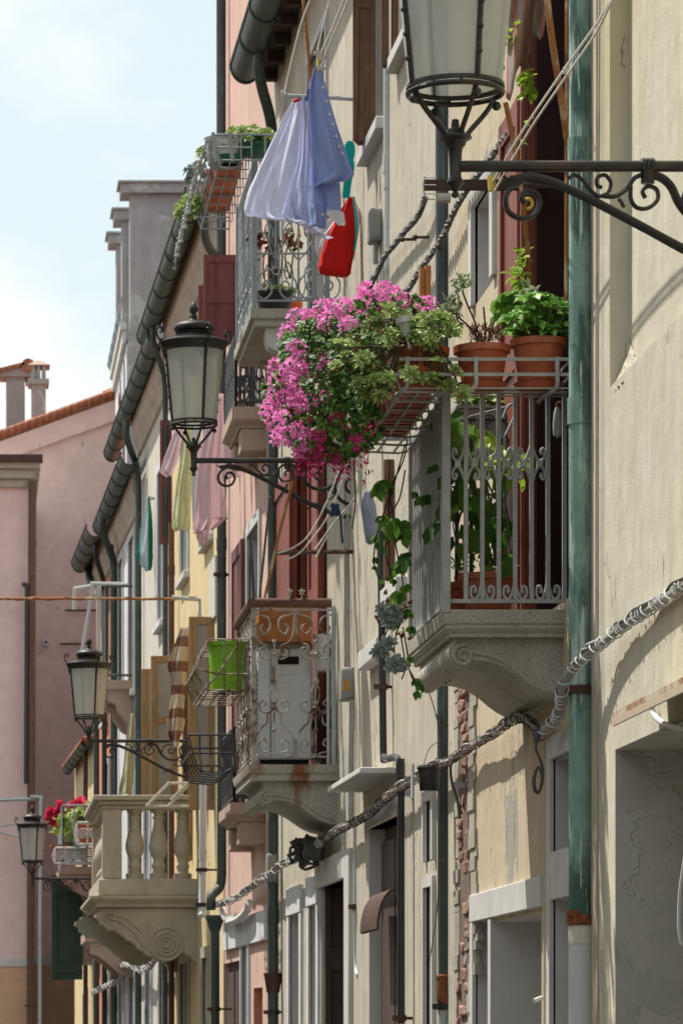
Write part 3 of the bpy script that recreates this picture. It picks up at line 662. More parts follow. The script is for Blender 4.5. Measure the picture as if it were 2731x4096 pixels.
def chimney(xa, xb, yt, Y, m, cap, zb):
    x0, x1 = XY(xa, Y), XY(xb, Y); zt = ZY(yt, Y); xm = (x0+x1)/2
    c = MB(); c.box(x0, x1, Y, Y+.5, zb, zt-.5); c.box(x0-.06, x1+.06, Y-.06, Y+.56, zt-.5, zt-.4)
    for x in (x0, x1-.07, xm-.035): c.box(x, x+.07, Y+.01, Y+.49, zt-.4, zt-.14)
    o = O('chimney', c, m, rK)
    c = MB()
    c.add([(x0-.08, Y-.08, zt-.14), (x1+.08, Y-.08, zt-.14), (x1+.08, Y+.58, zt-.14), (x0-.08, Y+.58, zt-.14), (xm, Y+.1, zt-.02), (xm, Y+.4, zt-.02)], [(0,1,2,3), (0,4,1), (1,4,5,2), (2,5,3), (3,5,4,0)])
    O('chimney_cap', c, cap, o)
chimney(73, 106, 822, 73.0, m_grey, m_pinkst, ZY(1000, 73)); chimney(245, 278, 884, 74.5, m_salmon, m_roof, ZY(960, 74))
c = MB(); x0, x1 = XY(15, 74), XY(58, 74); c.box(x0, x1, 74, 74.5, ZY(1010, 74), ZY(866, 74)); c.box(x0-.12, x1+.25, 73.9, 74.6, ZY(866, 74), ZY(846, 74))
c.box(x1+.02, x1+.3, 74.1, 74.4, ZY(880, 74), ZY(850, 74)); o = O('chimney', c, m_grey, rK)
c = MB(); c.add([(x0-.7, 73.8, ZY(866, 74)), (x0+.35, 73.8, ZY(835, 74)), (x0+.35, 74.7, ZY(835, 74)), (x0-.7, 74.7, ZY(866, 74)), (x0+.35, 73.8, ZY(842, 74)), (x0+.35, 74.7, ZY(842, 74)), (x0-.7, 73.8, ZY(874, 74)), (x0-.7, 74.7, ZY(874, 74))], [(0,1,2,3), (6,7,5,4), (0,6,4,1), (2,5,7,3), (0,3,7,6), (1,4,5,2)])
c.tube([(x0+.42, 73.8, ZY(842, 74)), (x0+.42, 74.7, ZY(842, 74))], .13, 8); O('chimney_cap', c, m_roof, o)

rW = T('house_wing', 'pink house wing with stone eave cornice and brown drainpipe', 'house', (-2, 66, 0))
YW = 66.0; xe = XY(66, YW); zt = ZY(1120, YW)
w = MB(); zc = ZY(2200, YW); w.box(-6, xe, YW, YW+5.9, zc, zt); O('wall', w, m_pink if False else m_mauve, rW)
w = MB(); w.box(-6, xe+.002, YW-.012, YW+5.9, 0, zc-.15); O('lower_wall', w, m_tan, rW)
w = MB(); w.box(-6, xe+.02, YW-.03, YW+.3, zc-.15, zc); O('string_course', w, m_stone, rW)
w = MB(); w.box(-6, xe+.06, YW-.08, YW+5.9, zt-.0, zt+.14); w.box(-6, xe+.12, YW-.16, YW+5.9, zt+.141, zt+.30); w.box(-6, xe+.20, YW-.26, YW+5.9, zt+.301, zt+.40); O('cornice', w, m_tanst, rW)
w = MB(); w.box(-6, xe+.24, YW-.36, YW-.1, zt+.401, zt+.52); O('gutter', w, m_rustiron, rW)

# ground, one sheet to the horizon, with a strip of pavement and kerb on the house side
g = MB(); g.quad((-400, -300, 0), (400, -300, 0), (400, 900, 0), (-400, 900, 0)); O('ground', g, m_paving, kind='structure')
g = MB()
ys = [7.5, 18.35, 28.1, 32.5, 38.5, 43.3, 48.2, 52, 57.5]
for a, b in zip(ys, ys[1:]):
    g.add([(WX(a)-1.2, a, .004), (WX(a)+.0, a, .004), (WX(a)-1.2, a, .12), (WX(a), a, .12), (WX(b)-1.2, b, .004), (WX(b), b, .004), (WX(b)-1.2, b, .12), (WX(b), b, .12)], [(0,4,6,2), (2,6,7,3)])
O('pavement', g, M('worn_pavement_slabs', (.125,.12,.11), .85, .15, 3, brick={'scale':1.6,'c2':(.11,.105,.095),'mc':(.05,.05,.046)}, bump=.3), kind='structure')

# houses across the street, out of view, added to shade the ground and undersides
opp = [(-12, 2, 7.6, m_pale), (2.01, 14, 7.2, m_pink), (14.01, 27, 7.9, m_yellow), (27.01, 40, 7.3, m_cream), (40.01, 54, 7.6, m_salmon)]
for k, (ya, yb, zt, m_) in enumerate(opp):
    xo = -6.2 - max(0, (ya+yb)/2-30)*.035
    rt = T('house', ('pale', 'pink', 'yellow', 'cream', 'salmon')[k] + ' plastered house, unseen, on the opposite side of the street', 'house', (xo-3, (ya+yb)/2, 0))
    fo = lambda Y, xo=xo: xo
    hs = [(ya+1.2+i*2.6, ya+2.2+i*2.6, z_, z_+h_) for i in range(int((yb-ya-1.5)/2.6)) for z_, h_ in ((.1, 2.2), (3.4, 1.8))]
    w = MB(); facade(w, ya, yb, 0, zt, hs, fo); w.quad((xo, ya, 0), (xo-8, ya, 0), (xo-8, ya, zt+1), (xo, ya, zt)); w.quad((xo, yb, 0), (xo-8, yb, 0), (xo-8, yb, zt+1), (xo, yb, zt)); w.quad((xo-8, ya, 0), (xo-8, yb, 0), (xo-8, yb, zt+1), (xo-8, ya, zt+1))
    O('wall', w, m_, rt)
    w = MB()
    for h in hs: w.box(xo-.2, xo-.15, h[0], h[1], h[2], h[3])
    O('window_panes', w, m_glass, rt)
    w = MB(); w.add([(xo+.3, ya, zt), (xo+.3, yb, zt), (xo-8, yb, zt+1.6), (xo-8, ya, zt+1.6), (xo+.3, ya, zt+.1), (xo+.3, yb, zt+.1), (xo-8, yb, zt+1.7), (xo-8, ya, zt+1.7)], [(0,1,2,3), (4,7,6,5), (0,4,5,1), (1,5,6,2), (2,6,7,3), (3,7,4,0)]); O('roof', w, m_roof, rt)
# ------------------------------------------------------------------ drainpipes, cables, wall fittings
def drainpipe(label, pts, r, m, clamps=(), cm=None, group=None, shoe=None, joints=(), n=14, name='drainpipe'):
    b = MB(); b.tube(pts, r, n)
    p0 = Vector(pts[0])
    root = T(name, label, 'drainpipe', (p0.x, p0.y, min(Vector(p).z for p in pts)), group)
    for z in joints:
        q = min(pts, key=lambda p: abs(Vector(p).z-z)); b.tube([(q[0], q[1], z-.05), (q[0], q[1], z+.05)], r+.005, n)
    O('pipe', b, m, root)
    for z, dx in clamps:
        k = MB(); q = min(pts, key=lambda p: abs(Vector(p).z-z)); q = Vector(q)
        k.tube([(q.x, q.y, z-.016), (q.x, q.y, z+.016)], r+.008, n)
        k.bar((q.x, q.y, z), (q.x+.14, q.y, z), .016); k.box(q.x-r-.03, q.x-r+.01, q.y-.03, q.y-.01, z-.014, z+.014)
        O('pipe_clamp', k, cm or m_rustiron, root)
    if shoe:
        z0, z1, r2, m2 = shoe
        k = MB(); k.tube([(p0.x, p0.y, z0), (p0.x, p0.y, z1)], r2, n); O('lower_pipe', k, m2, root)
    return root
Y1 = 14.36; x1 = XY(1334, Y1); r1 = 29*Y1/FL
z1 = ZY(2128, Y1)
rt = drainpipe('green patinated copper drainpipe with flaking paint beside the flowered balcony', [(x1, Y1, 11.8), (x1, Y1, ZY(680, Y1)), (x1, Y1, z1)], r1, m_patina,
          clamps=((ZY(1585, Y1), .1), ), cm=m_rustiron, joints=(ZY(945, Y1), ZY(350, Y1)), n=20)
k = MB(); k.tube([(x1, Y1, z1+.004), (x1, Y1, z1-.065)], r1+.003, 20); O('cement_joint', k, m_pale, rt)
k = MB(); k.tube([(x1, Y1, z1-.04), (x1, Y1, -.02)], r1+.001, 20); O('lower_pipe', k, m_whpipe, rt)
k = MB(); zc = ZY(2113, Y1); k.tube([(x1, Y1, zc-.019), (x1, Y1, zc+.019)], r1+.009, 20); k.box(x1-r1-.012, x1-r1+.03, Y1-r1-.0, Y1-r1+.03, zc+.014, zc+.035); k.box(x1+r1, x1+r1+.02, Y1-.015, Y1+.015, zc-.02, zc+.03); k.ball((x1-.02, Y1-r1-.006, zc+.024), .012, 7, 5)
O('pipe_clamp', k, m_rust, rt)
k = MB()
for i in range(14): k.ball((x1+r1+rnd.uniform(-.01,.02), Y1-.02-rnd.random()*.03, zc+.05+rnd.random()*.05), rnd.uniform(.008,.018), 6, 4)
O('mortar_lump', k, m_granite, rt)
Y2 = WY(1022)-.05; x2 = XY(1018, Y2); r2 = 18.5*Y2/FL; zj = ZY(2248, Y2)
rt = drainpipe('dark grey-green drainpipe with rusted socket beside the bare brickwork', [(x2, Y2, 8.6), (x2, Y2, ZY(600, Y2)), (x2+.012, Y2, zj)], r2, m_pipe, clamps=((ZY(2312, Y2), .1),), cm=m_iron)
k = MB(); k.lathe([(r2+.001, -.12), (r2+.006, -.11), (r2+.006, .0), (r2+.012, .004), (r2+.012, .016), (r2, .02)], (x2+.012, Y2, zj), 16); O('rusted_socket', k, m_rust, rt)
k = MB(); k.tube([(x2+.013, Y2, zj-.10), (x2+.013, Y2, 0)], r2+.002, 16); O('lower_pipe', k, m_rustypipe, rt)
# bare wire and twigs hanging down this pipe
k = MB(); k.tube(cr([P(x, y, Y2-.07) for x, y in ((985,1590),(1000,1640),(1012,1700),(1018,1760),(1010,1850),(1008,1960),(1004,2080),(995,2150),(985,2210))], 4), .0025, 4)
k.tube(cr([P(x, y, Y2-.05) for x, y in ((1000,1640),(1030,1668),(1062,1640),(1068,1600))], 5), .003, 4)
k.tube(cr([P(x, y, Y2-.07) for x, y in ((1012,1700),(985,1720),(972,1760))], 5), .002, 4)
O('hanging_twig', k, m_stem, label='thin dry twig dangling in front of the grey-green drainpipe', cat='twig')

x = lambda xx, Y: XY(xx, Y)
def wallpipe(label, xd, rpx, ztop, m, Yoff=.06, zb=-.02, pts=None, clz=(), joints=(), r=None):
    Y = WY(xd, .07); X = WX(Y)-.07; r = r or rpx*Y/FL
    pp = [(X, Y, ztop), (X, Y, (ztop+zb)/2), (X, Y, zb)]
    if pts: pp = pts + pp
    return drainpipe(label, pp, r, m, clamps=[(z, .1) for z in clz], joints=joints, cm=m_iron)
def swan(xs, Yp, Xp, zt, zb, out, Yo):
    # swan neck from the gutter outlet to the wall pipe
    return cr([(Xp-out, Yp-Yo, zt), (Xp-out, Yp-Yo*.95, zt-.16), (Xp-out*.75, Yp-Yo*.7, zt-.27), (Xp-out*.3, Yp-Yo*.35, zt-.40), (Xp-.01, Yp-Yo*.05, zt-.50), (Xp, Yp, zb)], 5)
def pipeat(label, xd, rpx, zg, m, out=.15, Yo=.45, clz=(), joints=(), zb=-.02, dz=.72):
    Y = WY(xd, .06); X = WX(Y)-.06
    pts = swan(0, Y, X, zg, zg-dz, out, Yo) + [(X, Y, (zg+zb)/2), (X, Y, zb)]
    return drainpipe(label, pts, rpx*Y/FL, m, clamps=[(z, .1) for z in clz], joints=joints, cm=m_iron, n=12)
rt = pipeat('green drainpipe from the broad upper gutter down past the pink granite balcony', 627, 12.5, 8.52, m_pipe, out=.14, Yo=.55, clz=(ZY(2326, 27.9),), joints=(ZY(2110, 27.9), ZY(1420, 27.9)))
Yp = WY(627, .06); k = MB(); k.lathe([(.045, -.14), (.065, -.02), (.07, 0), (.045, .0)], (WX(Yp)-.06, Yp, ZY(2235, Yp)), 12); O('rusted_socket', k, m_rustiron, rt)
Y4 = WY(509, .06); X4 = WX(Y4)-.06; r4 = 11*Y4/FL
sw = cr([P(466, 462, Y4-.5), P(470, 500, Y4-.48), P(472, 545, Y4-.4), P(484, 575, Y4-.2), P(500, 592, Y4-.02)], 5)
drainpipe('tall dark drainpipe between the pink and yellow walls with crooked foot', cr([P(508, -60, Y4), P(508, 300, Y4), P(509, 1000, Y4), P(509, 1900, Y4), P(509, 2010, Y4), P(503, 2040, Y4), P(486, 2058, Y4-.1), P(484, 2090, Y4-.1)], 4), r4, m_pipe, joints=(ZY(1250, Y4),), clamps=((ZY(1320, Y4), .1),), cm=m_iron)
rt = drainpipe('swan-necked dark outlet pipe under the long green gutter', sw, r4*.9, m_pipe)
rt = drainpipe('stubby dark lower drainpipe with flared hopper against yellow wall', [P(494, 2110, Y4-.12), P(494, 2200, Y4-.12), (XY(494, Y4-.12), Y4-.12, 0)], r4*.95, m_pipe, clamps=((ZY(2318, Y4), .1),))
k = MB(); k.lathe([(r4*.95, -.12), (.075, -.01), (.085, 0), (.085, .02), (.03, .02)], P(494, 2108, Y4-.12), 12); O('hopper', k, m_pipe, rt)
pipeat('green drainpipe with swan neck beside the brown pipe on the cream wall', 380, 6.5, 8.70, m_pipe, out=.14, Yo=.4)
wallpipe('brown drainpipe descending the cream wall near the burgundy shutter', 394, 7, ZY(1225, 38.4), m_handrail, zb=-.02, joints=(ZY(1330, 38.4),))
pipeat('grey drainpipe between cream and white houses behind the second lantern', 318, 7.5, 8.38, m_pipe, out=.15, Yo=.5, joints=(ZY(1640, 43),))
pipeat('green-black drainpipe at the corner of the white house', 262, 8.5, 7.95, m_pipe, out=.16, Yo=.5, joints=(ZY(1280, 48),))
pipeat('dark drainpipe on the orange-red wall', 240, 6, 7.9, m_black, out=.12, Yo=.4)
wallpipe('slim brown drainpipe at the end of the row', 197, 5.5, 5.6, m_rustiron)
wallpipe('dark drainpipe beside the pale yellow end wall', 222, 7, ZY(1655, 52), m_pipe)
drainpipe('crooked end spout below the last gutter', cr([P(206, 1262, 51.4), P(203, 1300, 51.4), P(206, 1330, 51.3), P(214, 1344, 51.2)], 4), .05, m_black)
drainpipe('brown drainpipe running down the pink wing corner', [P(75, 1105, 65.8), P(73, 1600, 65.8), (XY(70, 65.8), 65.8, 0)], .07, m_handrail, joints=(ZY(1640, 65.8), ZY(1250, 65.8)), clamps=((ZY(2310, 65.8), .1),))
drainpipe('slim dark vent pipe with bent top on the pink wing', cr([P(52, 1345, 65.75), P(58, 1342, 65.75), P(62, 1352, 65.75), P(62, 1400, 65.75), P(60, 1800, 65.75)], 4), .035, m_black)
drainpipe('thin grey conduit standing against the mauve wall', cr([P(70, 1830, 65.5), P(92, 1832, 65.5), P(94, 1850, 65.5), P(92, 2100, 65.5), (XY(92, 65.5), 65.5, 0)], 3), .03, m_alu)
drainpipe('white drainpipe segment on yellow wall with wire ties', [P(467, 1800, Y4+.6), P(466, 1950, Y4+.6), P(464, 2085, Y4+.6), P(462, 2104, Y4+.55)], .030, m_whpipe, joints=(ZY(1960, Y4+.6),), clamps=((ZY(1998, Y4+.6), .1), (ZY(2078, Y4+.6), .1)), cm=m_iron)
Yw = 21.0; xw_ = XY(889, Yw)
drainpipe('white plastic drainpipe beside the brown louvred shutters', [(xw_, Yw, 8.55), (xw_, Yw, ZY(370, Yw)), (xw_+.004, Yw, ZY(400, Yw)), (xw_+.004, Yw, ZY(800, Yw))], 9*Yw/FL, m_whpipe, joints=(ZY(375, Yw), ZY(412, Yw)))
drainpipe('short white pipe with bend on the wall right of the shop doorway', cr([P(815, 1895, 22.6), P(816, 1930, 22.6), P(816, 2090, 22.6), P(817, 2215, 22.6), P(823, 2240, 22.5)], 3), 5.5*22.6/FL, m_whpipe, clamps=((ZY(2083, 22.6), .1),))
bp = [onwall(x_, y_, .05) for x_, y_ in ((872,1190),(876,1400),(880,1720),(882,1738))] + [onwall(x_, y_, .06) for x_, y_ in ((890,1743),(904,1739),(914,1744),(919,1760),(920,1790))] + [onwall(921, 2352, .06)]
drainpipe('black cranked pipe stepping round the white stone canopy', cr(bp, 4), 8.2*21/FL, m_black, clamps=((ZY(1598, 21.4), .1), (ZY(2340, 20.6), .1)), joints=(ZY(1792, 20.6),), n=12, name='black_pipe')
for k_, (ya, yb) in enumerate(((1376, 1385), (1410, 1418), (1545, 1552))):
    pass
# white stone canopy over the shop doorway
z = ZY(1762, 20.6); b = MB(); b.add([(2.07, 20.6, z), (2.34, 20.6, z), (2.34, 22.25, z), (2.05, 22.25, z), (2.07, 20.6, z-.032), (2.34, 20.6, z-.032), (2.34, 22.25, z-.032), (2.05, 22.25, z-.032)], [(0,1,2,3), (4,7,6,5), (0,4,5,1), (1,5,6,2), (2,6,7,3), (3,7,4,0)])
O('stone_canopy', b, m_stone, label='thin white stone slab canopy above the brown doorway', cat='canopy', bevel=.006)
# rusty hood with cable at the near recess
rt = T('sheet_hood', 'rusty sheet metal hood with bent edge over the recess', 'hood', (2.0, 12.7, 2.8))
b = MB(); za = ZY(1637, 12.76)
pr = [(2.30, .06), (2.02, -.02), (1.99, -.06), (1.985, -.055), (2.015, -.01), (2.30, .075)]
y0, y1 = 9.3, 12.76
pts0 = [(1.985+.0, y1, za-.02), (2.06, y1, za+.015), (2.30, y1, za+.07)]
b.add([(2.12, y1, za-.02), (2.30, y1, za+.05), (2.30, y0, za+.05), (2.12, y0, za-.02), (2.12, y1, za+.0), (2.30, y1, za+.07), (2.30, y0, za+.07), (2.12, y0, za+.0)], [(0,3,2,1), (4,5,6,7), (0,1,5,4), (0,4,7,3), (2,3,7,6), (1,2,6,5)])
O('hood_sheet', b, M('rust_edged_cream_metal', (.52,.44,.33), .7, .1, 5, [((.28,.12,.05), 5, .48, .60, (1,1,1), .95), ((.12,.06,.035), 11, .6, .66, (1,1,1), .9)], bump=.3), rt)
b = MB(); b.box(2.119, 2.127, y0, y1, za-.045, za-.0201); O('hood_lip', b, M('rust_bleached_lip', (.50,.41,.30), .7, .1, 4, [((.33,.15,.06), 3, .52, .66, (1,.35,1), .8)], bump=.3), rt)
b = MB(); b.tube(cr([P(1497, 1610, 12.9), P(1500, 1640, 12.9), P(1530, 1665, 12.7), P(1575, 1672, 12.4), P(1640, 1668, 12.2)], 6), .010, 8)
O('hood_cable', b, m_whplast, rt)
b = MB(); b.tube(cr([P(1575, 1960, 13.0), P(1562, 2050, 13.0), P(1560, 2130, 13.0), P(1566, 2170, 13.0)], 5), .009, 6)
O('hanging_cable', b, m_whplast, label='white cable hanging down in the shaded recess', cat='cable')

# thick cable bundle clipped along the walls
def spiral_wrap(mb, path, r, pitch, tr, n=10):
    path = [Vector(p) for p in path]; acc = 0; out = []
    for a, b in zip(path, path[1:]):
        t = (b-a); L = t.length
        if L < 1e-6: continue
        t /= L; u = t.cross(Vector((0,0,1))).normalized(); w = t.cross(u); k = max(2, int(L/pitch*n))
        for i in range(k):
            s = acc + L*i/k; an = 2*PI*s/pitch
            out.append(a + t*(L*i/k) + (u*math.cos(an) + w*math.sin(an))*r)
        acc += L
    if len(out) > 2: mb.tube(out, tr, 4)
def conduit(name, label, pts, r, m, pitch=.05, tr=.0032, strands=2, wm=None, n=5, cat='cable bundle', ties=.22):
    """one stiff core, a few slack cables wandering round it, wire turns at uneven spacing"""
    path = cr(pts, n); root = T(name, label, cat, path[len(path)//2])
    b = MB(); b.tube(path, r*.72, 9); O('conduit', b, m, root)
    b = MB(); an = 0; hx = []
    for a_, c_ in zip(path, path[1:]):
        t = (c_-a_); L_ = t.length; t = t/L_; u = t.cross(Vector((0,0,1))).normalized(); w = t.cross(u); k = max(2, int(L_/pitch*9))
        for q_ in range(k):
            an += 2*PI*L_/k/pitch*(1+.55*math.sin(an*.23)); rr = r*(1.05+.10*math.sin(an*.41))
            hx.append(a_ + t*(L_*q_/k) + (u*math.cos(an) + w*math.sin(an))*rr)
    b.tube(hx, tr, 4)
    O('wrapping_wire', b, wm or m_rustiron, root)
    for s_ in range(strands+1):
        b = MB(); ph = rnd.random()*6; dn = []
        for i in range(len(path)*3-2):
            k = i/3; a0 = int(k); f = k-a0; p = path[a0]*(1-f) + path[min(a0+1, len(path)-1)]*f
            dn.append(p + Vector((-.75*r*math.cos(i*.21+ph), 0, .5*r + .45*r*math.sin(i*.17+ph*1.7) + .12*r*math.sin(i*.6+ph))))
        b.tube(dn, r*(.30, .24, .36, .2)[s_ % 4], 6); O('loose_cable', b, (m_cablegr, m_cabledk, m_cablegr)[s_ % 3], root)
    return root
nearA = [P(1640, 1290, 12.0), P(1568, 1345, 12.35), P(1500, 1392, 12.85), P(1440, 1430, 13.3), P(1380, 1478, 13.75), P(1330, 1520, 14.05), P(1302, 1556, 14.2), P(1288, 1590, 14.33), P(1288, 1618, 14.5), P(1275, 1650, 14.75), P(1240, 1685, 14.98)]
conduit('cable_bundle', 'pale wire-bound cable bundle climbing the cream wall across the copper pipe', nearA, .021, m_cablegr, pitch=.065, tr=.0032, wm=m_whpipe)
conduit('cable_bundle', 'grey conduit wound with rusty wire below the flowered balcony', [onwall(1240, 1690, .06)] + [onwall(a, b, .06) for a, b in ((1215, 1655), (1180, 1652), (1140, 1680), (1095, 1706), (1060, 1728), (1040, 1742), (1010, 1760))], .020, m_cablegr, pitch=.085, tr=.0028)
conduit('cable_bundle', 'grey conduit wound with rusty wire below the white stone canopy', [onwall(a, b, .07) for a, b in ((1008, 1752), (980, 1772), (950, 1790), (915, 1812), (880, 1838), (850, 1868), (815, 1888), (780, 1905), (750, 1925), (728, 1945))], .023, m_cablegr, pitch=.10, tr=.0035)
conduit('cable_bundle', 'untidy loose cable bundle sagging past the green drainpipe and pink wall', [onwall(a, b, .10) for a, b in ((735, 1935), (710, 1955), (680, 1972), (650, 1985), (620, 2010), (585, 2030), (555, 2055), (520, 2072), (492, 2078))], .026, m_cablegr, pitch=.30, tr=.004, strands=5, wm=m_cablegr)
conduit('cable_bundle', 'pale sagging cable bundle under the baluster balcony', [onwall(a, b, .12) for a, b in ((385, 2195), (360, 2200), (335, 2228), (310, 2222), (285, 2215), (275, 2250), (250, 2262), (215, 2280))], .034, m_cablegr, pitch=.40, tr=.006, wm=m_cablegr, strands=5)
# looped tail under the flowered balcony
b = MB(); Yt = 14.95
b.tube(cr([P(x, y, Yt) for x, y in ((1232,1690),(1230,1720),(1242,1752),(1246,1780),(1240,1812),(1228,1818),(1224,1790),(1236,1762),(1244,1790),(1234,1822),(1226,1800),(1230,1770))], 6), .006, 6)
b.tube([P(1232,1672,Yt),P(1232,1702,Yt)], .014, 6)
for i in range(8): b.ball(P(1232+rnd.uniform(-6,6), 1690+rnd.uniform(-16,10), Yt), .016, 7, 5, (1, .8, .8))
O('cable_tail', b, m_cabledk, label='dark loop of cable dangling under the granite bracket', cat='cable')
b = MB(); Yt = WY(1050, .05)
b.tube(cr([P(x, y, Yt) for x, y in ((1040,1745),(1034,1765),(1038,1800),(1050,1840),(1056,1880),(1052,1850),(1060,1870))], 5), .007, 6)
O('cable_tail', b, m_cabledk, label='grey cable hanging beside the bare brickwork', cat='cable')
b = MB()
for i in range(16):
    a = P(700+rnd.uniform(-22, 35), 1955+rnd.uniform(-10, 14), WY(700, .12)); pts = [P(705, 1954, WY(700, .12)), a] + [a + Vector((rnd.uniform(-.09,.09), rnd.uniform(-.1,.1), rnd.uniform(-.09,.09))) for _ in range(4)]
    b.tube(cr(pts, 4), .010, 5)
b.tube(cr([P(660, 1966, WY(700, .12)), P(690, 1955, WY(700, .12)), P(715, 1955, WY(700, .12)), P(748, 1950, WY(700, .12))], 4), .014, 6)
for i in range(7):
    X_ = 700+i*6; b.tube(cr([P(X_, 1954, WY(700, .12)), P(X_, 1925, WY(710, .13)), P(X_+3, 1945, WY(710, .15)), P(X_-3, 1962, WY(710, .13)), P(X_+5, 1975, WY(710, .12))], 4), .010, 5)
O('cable_knot', b, m_cabledk, label='knotted tangle of grey cables under the rusty balcony bracket', cat='cable')
b = MB(); b.tube(cr([onwall(a, c, .06) for a, c in ((542, 2105), (520, 2110), (512, 2090))] , 5), .03, 7); b.tube(cr([onwall(a, c, .08) for a, c in ((572, 2072), (568, 2090), (548, 2110), (525, 2118))], 5), .03, 7)
O('cable_loop', b, m_whplast, label='pale loop of thick cable over the white stone band', cat='cable')
def twisted(label, pts, r, off=.05, m=None):
    path = cr([onwall(a, b, off) for a, b in pts], 5); b = MB()
    spiral_wrap(b, path, r*.8, r*9, r); 
    spiral_wrap(b, [p + Vector((0,0,.001)) for p in path[::-1]], r*.8, r*9, r)
    O('twisted_cable', b, m or m_cabledk, label=label, cat='cable')
twisted('dark twisted cable swinging from the iron bar down past the grey junction box', ((976, 455), (958, 498), (930, 530), (905, 562), (882, 590), (866, 625), (848, 660), (836, 685), (826, 705)), .010)
twisted('dark twisted cable running down behind the copper drainpipe and flower pots', ((1170, 300), (1120, 370), (1075, 430), (1045, 480), (1015, 545), (985, 590), (960, 625), (940, 660), (910, 690)), .010)
# knobs and hooks on the walls
def knob(label, x, y, m=None, L=.07):
    b = MB(); p = onwall(x, y, 0); b.tube([p, p - Vector((L, 0, 0))], .008, 7); b.ball(p - Vector((L, 0, 0)), .014, 8, 6)
    O('wall_hook', b, m or m_rustiron, label=label, cat='hook')
knob('small iron hook near the twisted cable', 985, 545); knob('iron bolt in the wall above the exposed wooden post', 955, 550); 
# junction box and its conduit
def wbox(name, label, xa, xb, ya, yb, Y, m, dy=.10, bev=.012, conduit_=None, cat='meter box'):
    root = T(name, label, cat, P((xa+xb)/2, yb, Y))
    b = MB(); p, q = P(xa, yb, Y), P(xb, ya, Y); b.box(p.x, q.x, Y, Y+dy, p.z, q.z); O('casing', b, m, root, bevel=bev)
    b = MB(); b.box(p.x+.012, q.x-.012, Y-.006, Y-.001, p.z+.015, q.z-.015); O('lid', b, m, root, bevel=.003)
    return root, p, q
rt, p, q = wbox('junction_box', 'pale grey junction box on the wall under the brown shutters', 850, 879, 477, 551, 21.3, m_boxgrey, .16)
b = MB(); b.tube(cr([P(864, 551, 21.36), P(863, 575, 21.36), P(862, 596, 21.36), P(864, 606, 21.36)], 4), .015, 8); O('conduit', b, m_boxgrey, rt)
rt, p, q = wbox('meter_box', 'grey meter box with two orange number labels beside the rusty balcony', 784, 817, 1533, 1608, 22.7, m_boxgrey, .14)
def seg(mb, c, w, h, Y, on):
    # seven-bar numerals
    x, z = c; t = w*.22; S = {'a':(x,x+w,z+h-t,z+h),'g':(x,x+w,z+h/2-t/2,z+h/2+t/2),'d':(x,x+w,z,z+t),'f':(x,x+t,z+h/2,z+h),'b':(x+w-t,x+w,z+h/2,z+h),'e':(x,x+t,z,z+h/2),'c':(x+w-t,x+w,z,z+h/2)}
    for s in on: a = S[s]; mb.box(a[0], a[1], Y-.002, Y, a[2], a[3])
NUM = {'0':'abcdef','1':'bc','4':'fgbc','5':'afgcd','3':'abgcd','7':'abc'}
for k_, (yy, txt) in enumerate(((1563, '01'), (1576, '14'))):
    lb = MB(); a, c = P(789-(k_*2), yy+10, 22.69), P(802+k_, yy, 22.69); lb.box(a.x, c.x, 22.688, 22.692, a.z, c.z)
    o = O('number_label', lb, m_label, rt); nk = MB()
    for i, chh in enumerate(txt): seg(nk, (a.x+.006+i*.014, a.z+.006), .008, .014, 22.687, NUM[chh])
    O('number', nk, m_ink, o)
b = MB(); w3 = lambda x_, y_: onwall(x_, y_, .03); b.tube([w3(806, 1608), w3(805, 1690), w3(803, 1900)], .012, 6); b.tube([w3(811, 1608), w3(810, 1700), w3(808, 1880)], .010, 6); b.tube([w3(800, 1532), w3(799, 1350), w3(798, 1180)], .011, 6); b.tube([w3(793, 1532), w3(793, 1350), w3(792, 1100)], .009, 6)
O('meter_cable', b, m_cablegr, rt)
rt, p, q = wbox('meter_box', 'grey meter box with small orange sticker above the tangled cables', 614, 638, 1960, 2028, 27.3, m_boxgrey, .14)
b = MB(); a, c = P(622, 2003, 27.28), P(630, 1990, 27.28); b.box(a.x, c.x, 27.286, 27.29, a.z, c.z); O('sticker', b, m_label, rt)
# floodlight by the second pipe
rt = T('floodlight', 'small dark floodlight clamped beside the grey-green drainpipe', 'floodlight', P(983, 1800, 18.6))
b = MB(); c = P(985, 1790, 18.45); b.lathe([(.0, -.055), (.045, -.055), (.055, .05), (.05, .062), (.0, .062)], c, 14); O('housing', b, m_iron, rt)
b = MB(); b.lathe([(.056, .045), (.060, .055), (.056, .066)], c, 14); O('rim', b, m_black, rt)
b = MB(); b.box(c.x-.085, c.x-.075, c.y-.04, c.y+.04, c.z-.09, c.z+.07); b.bar((c.x-.08, c.y, c.z-.0), (c.x+.0, c.y, c.z), .02); O('bracket', b, m_alu, rt)
b = MB(); p = P(1050, 1803, 17.9); b.box(p.x-.03, p.x+.07, 17.88, 17.92, p.z-.012, p.z+.012); O('cable_clip', b, m_alu, label='flat metal clip across the bare brickwork', cat='clip')
